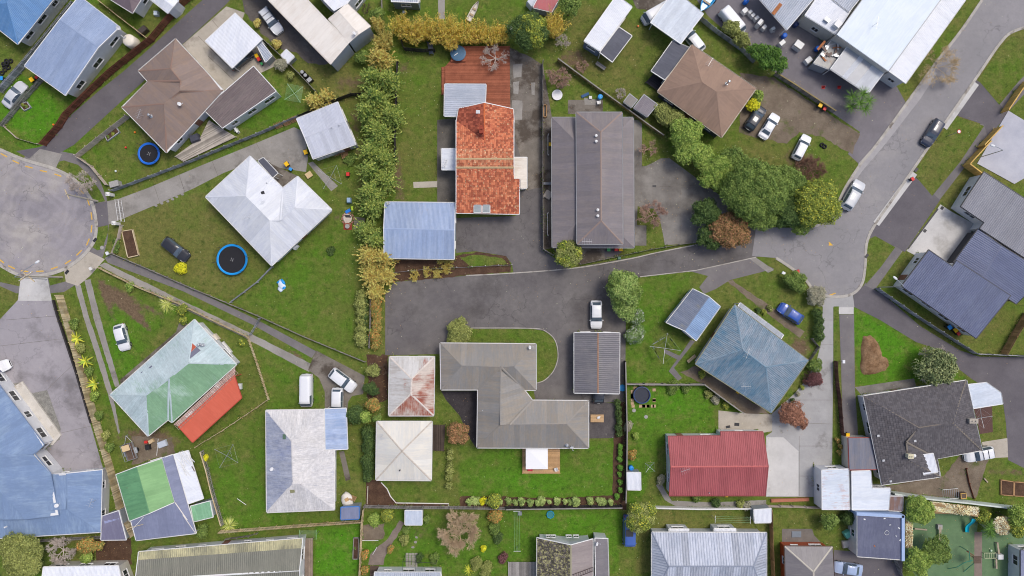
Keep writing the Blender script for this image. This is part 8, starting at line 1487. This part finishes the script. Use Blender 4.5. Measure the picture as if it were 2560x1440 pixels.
for l, x, y, rz, d, c in (('blue folded lounger on scruffy lawn', 1463, 238, 25, (1.3, .45, .15), sr(44, 84, 130)), ('orange ball beside brown fence', 134, 312, 0, None, sr(240, 120, 40)), ('red ball on trampoline lawn', 315, 369, 0, None, sr(210, 60, 50)), ('white ball on trampoline lawn', 290, 428, 0, None, sr(220, 230, 225)), ('orange ball beside white water tank lawn', 338, 331, 0, None, sr(240, 130, 40)), ('orange ball on cabin lawn', 1595, 66, 0, None, sr(240, 140, 80)), ('white ball on the south playground turf', 2477, 1376, 0, None, sr(210, 230, 200)), ('white tub on patio lawn', 1476, 244, 0, (.5, .5, .3), sr(224, 222, 216)), ('blue crate in the white house fence corner', 873, 501, 0, (.6, .8, .9), sr(150, 178, 205)), ('blue tarpaulin bundle by fire pit', 870, 528, 30, (.9, .5, .3), sr(20, 120, 215)), ('hi-vis green jacket hung by fire pit', 881, 521, 0, (.3, .7, .4), sr(190, 220, 60)), ('green flying ring on clear lid box', 1991, 1336, 0, (1.5, .95, .1), sr(120, 130, 140)), ('red toy kitchen on honey deck', 1325, 1174, 0, (.8, .35, .5), sr(214, 40, 60)), ('blue swim ring cushion on south deck', 1328, 1417, 30, (.6, .6, .15), sr(150, 210, 230)), ('pale patterned cushion on south deck', 1326, 1431, 20, (.7, .5, .15), sr(170, 214, 230)), ('grey hatch cover lid on black patio', 1548, 645, 0, (.5, .5, .3), sr(90, 120, 100)), ('red toolbox among green garage junk', 365, 1105, 0, (.5, .4, .4), sr(210, 50, 44)), ('black engine block beside green garage', 370, 1118, 10, (.7, .8, .6), (.02, .02, .022)), ('cream carton beside red toolbox', 378, 1103, 30, (.8, .6, .4), sr(206, 180, 140)), ('silver water heater lying by green garage', 406, 1110, 20, (1.4, 1.0, .5), sr(190, 198, 208)), ('white gas bottle cover by awning', 600, 966, 0, (.5, .9, .6), (.75, .75, .75)), ('dark mat on beige concrete pad', 1820, 1067, 10, (.7, .4, .03), (.03, .03, .035)), ('second dark mat on beige concrete pad', 1842, 1061, -5, (.8, .5, .03), (.03, .03, .035)), ('white mattress leaning behind green roof house', 543, 855, -50, (2., .7, .7), sr(222, 216, 208)), ('cream water cylinder behind green roof house', 538, 845, -50, (1.1, .9, .9), sr(220, 208, 190)), ('white board leaning on green roof house', 568, 868, -50, (2.2, .3, .5), sr(216, 214, 210)), ('rusty trough on tin shed boundary', 1975, 1250, 2, (6., .5, .4), sr(170, 106, 80)), ('turquoise bag beside parapet building', 2118, 1335, 30, (1., 1., .8), sr(110, 190, 170)), ('pale stone rosette beside parapet building', 2116, 1360, 10, (1.3, 1.1, .4), sr(190, 186, 176)), ('blue barbecue cover on brown hip deck', 488, 346, 20, (1.4, 1.1, 1.), sr(70, 72, 84)), ('steel pile of offcuts by white locker shed', 1497, 292, 40, (1.2, .1, .1), sr(60, 120, 180)), ('wooden trellis by golden bare willow', 1275, 70, 20, (.8, .8, .6), sr(220, 224, 230)), ('white tarp frame beside red ramp', 1335, 5, 40, (2.2, 1.2, 1.6), sr(200, 206, 214)), ('white step block by cabin', 1010, 30, 0, (.5, .4, .2), sr(200, 215, 225)), ('grey duct lying beside cream fence', 1368, 459, 90, (.4, 1.3, .4), sr(140, 144, 150)), ('crumpled grey tarpaulin beside taupe eave', 1370, 487, 60, (1.3, 1.2, .4), sr(186, 178, 166)), ('grey trough beside cage', 1300, 1283, 0, (.6, .6, .5), sr(130, 136, 142)), ('white cat-box shaped tub on water tank lawn', 391, 34, 0, (.6, .7, .7), sr(214, 226, 236)), ('black barbecue on water tank lawn edge', 357, 78, 40, (1.6, .9, .9), sr(70, 62, 58))):
    if d is None: obj1('ball', l, 'ball', x, y, 0, [('ball', c, lambda mb: mb.blob((0, 0, .17), .17, 12, 8), plain('ball_%d_%d' % (int(c[0] * 99), int(c[1] * 99)), c, .5), True)], .2)
    else:
        m = plain('item_%d_%d_%d' % tuple(int(v * 99) for v in c), c, .6, var=.15)
        nm = next((k for k in ('lounger', 'crate', 'jacket', 'cushion', 'toolbox', 'carton', 'mattress', 'water_cylinder', 'mat', 'tub', 'trough', 'bag', 'tarpaulin', 'board', 'barbecue', 'heater', 'lid', 'duct', 'engine', 'trellis', 'block', 'cover', 'stone', 'kitchen', 'offcuts') if k.split('_')[-1] in l), 'container')
        obj1(nm, l, nm, x, y, rz, [('body', (l,), lambda mb: mb.add([(sx * d[0] / 2 * k, sy * d[1] / 2 * k, z) for z, k in ((0, 1.), (d[2] * .8, .98), (d[2], .88)) for sx, sy in ((-1, -1), (1, -1), (1, 1), (-1, 1))], [(3, 2, 1, 0), (8, 9, 10, 11)] + [(4 * q + i, 4 * q + (i + 1) % 4, 4 * q + 4 + (i + 1) % 4, 4 * q + 4 + i) for q in (0, 1) for i in range(4)]), m)], d[2])
# fire pit, pavers and stepping stones
obj1('fire_pit', 'charred fire pit with pale ash beside grey platform', 'fire pit', 870, 547, 0, [('ring', 'f', lambda mb: [mb.box((math.cos(a) * .9, math.sin(a) * .9, .12), (.4, .25, .22), a + 1.57) for a in [i * .6283 for i in range(10)]], plain('fire_brick', sr(150, 110, 92), .9, var=.3)), ('ash', 'f', lambda mb: mb.blob((-.2, .1, .05), .8, 10, 5, 1, 1, .25, .2), plain('ash', sr(206, 192, 178), .95, var=.2)), ('charcoal', 'f', lambda mb: [mb.tube((-.5 + i * .15, .6, .25), (-.2 + i * .14, .2, .3), .06, n=5) for i in range(6)], DARKM)], .2)
obj1('patio_stand', 'round grey pot on red brick square beside fire pit', 'stand', 869, 566, 0, [('bricks', 'p', lambda mb: [mb.box((-.55 + i * .22, -.4 + j * .27, .04), (.2, .25, .08)) for i in range(6) for j in range(4)], MATS['red_brick']), ('pot', 'p', lambda mb: mb.lathe((0, 0, .08), [(.3, 0), (.36, .3), (.3, .32)], 16), CONC)], .3)
for x, y in ((390, 514), (405, 508), (420, 503), (431, 498), (442, 492), (456, 486), (1041, 1343), (1039, 1355), (1032, 1368), (1012, 1360)):
    p = G(x, y); o = put(MB().prism([(p.x + .3 * math.cos(a) * random.uniform(.7, 1.1), p.y + .2 * math.sin(a) * random.uniform(.8, 1.2)) for a in [i * 1.047 for i in range(6)]], 0, .04), 'stepping_stone', CONM); o['kind'] = 'structure'
for i in range(8):
    for j in range(4):
        p = G(1018 + j * 7.5 + random.uniform(-.5, .5), 1385 + i * 6); o = put(MB().box((p.x, p.y, .02), (.42, .34, .05), random.uniform(-.06, .06)), 'paver', plain('mossy_paver', sr(150, 148, 136), .9, var=.25, scale=3)); o['kind'] = 'structure'
per = B('pergola', 'dark steel pergola frame over cobbled patio', 'pergola', (1050, 1410)); 
for a, b in (((1007, 1403), (1090, 1408)), ((1007, 1403), (1007, 1440)), ((1038, 1405), (1038, 1440)), ((1055, 1406), (1055, 1440)), ((1090, 1408), (1090, 1440)), ((1007, 1438), (1090, 1440))): put(MB().tube(G(*a, 2.3), G(*b, 2.3), .035), 'beam', DARKM, per)
for q in ((1007, 1403), (1090, 1408)): t = G(*q, 2.3); put(MB().tube((t.x, t.y, 0), t, .04), 'post', DARKM, per)
for l, x, y, rz, L, m in (('white post lying on west clothesline lawn', 604, 1254, -35, 1.7, WHITE), ('white plank leaning over worn path', 937, 1377, 60, 1.3, WHITE), ('white crossbar fixed beside worn path', 924, 1351, 0, 2.7, WHITE), ('long white downpipe propped on slate roof', 345, 1308, 48, 2.6, WHITE), ('timber prop crossing slate roof corner', 338, 1316, 15, 2.6, FW['tan']), ('white pole leaning beside cage trailer junk', 394, 1118, 85, 2.6, WHITE)):
    hz = 2.95 if 'slate' in l else .1; p = G(x, y, hz); r = T('pole', l, 'pole', (p.x, p.y, hz), rz); P(r, 'shaft', L, lambda mb: mb.tube((-L / 2, 0, .04), (L / 2, 0, .04), .045, n=7), m); P(r, 'end_cap', L, lambda mb: mb.tube((L / 2, 0, .04), (L / 2 + .04, 0, .04), .06, n=7), STEEL)

s = B('garden_shed', 'red roofed shed end beside green leafy tree', 'shed', (1360, 10)); roof(s, *mono([(1332, 18), (1355, -25), (1400, -5), (1380, 30)], [2.3, 2.5, 2.4, 2.2]), roofm('faded_red_felt', sr(178, 92, 96), sr(150, 120, 118), .3, 0, 0), wall=WG, over=.06, wins=False)
# -- weeds along fences and house walls, fallen leaves
def scatter_edges():
    C = []
    for a, b, cov in EDGE:
        L = (b - a).length; d = (b - a) / max(L, .01); n = Vector((-d.y, d.x)); s = 0.
        while s < L:
            run = random.uniform(.4, 2.2)
            if random.random() < cov:
                for _ in range(int(run * 26)):
                    q = a + d * min(L, s + random.random() * run) + n * random.gauss(0, .16); C.append((q.x, q.y, abs(random.gauss(0, .1)) + .04))
            s += run
    C = np.array(C); n = len(C); N_ = unit(NR.normal(size=(n, 3)) * .6 + np.array((0, 0, .8))); A = unit(np.cross(N_, rnd_dirs(n))); o = quads('weeds', C, A, np.cross(N_, A), NR.uniform(.1, .3, n), NR.uniform(.05, .14, n), leafm('weed_leaf', sr(62, 84, 36), sr(104, 122, 58), sr(140, 126, 80), .18), None, 'stuff'); tag(o, 'low weeds and grass tufts along fences and walls', 'weeds')
    C = []
    for o in list(COL.objects):
        if o.get('category') == 'tree':
            for _ in range(60): r, a = abs(random.gauss(0, 3.2)), random.uniform(0, 6.28); C.append((o.location.x + r * math.cos(a), o.location.y + r * math.sin(a), .05))
    for _ in range(2600): C.append((random.uniform(-80, 80), random.uniform(-45, 45), .05))
    C = np.array(C); n = len(C); N_ = unit(NR.normal(size=(n, 3)) * .2 + np.array((0, 0, 1.))); A = unit(np.cross(N_, rnd_dirs(n))); o = quads('fallen_leaves', C, A, np.cross(N_, A), NR.uniform(.06, .17, n), NR.uniform(.04, .1, n), leafm('fallen_leaf', sr(120, 92, 60), sr(150, 124, 84), sr(190, 180, 150), .2), None, 'stuff'); tag(o, 'scattered fallen leaves and litter on lawns and paving', 'leaves')
scatter_edges()
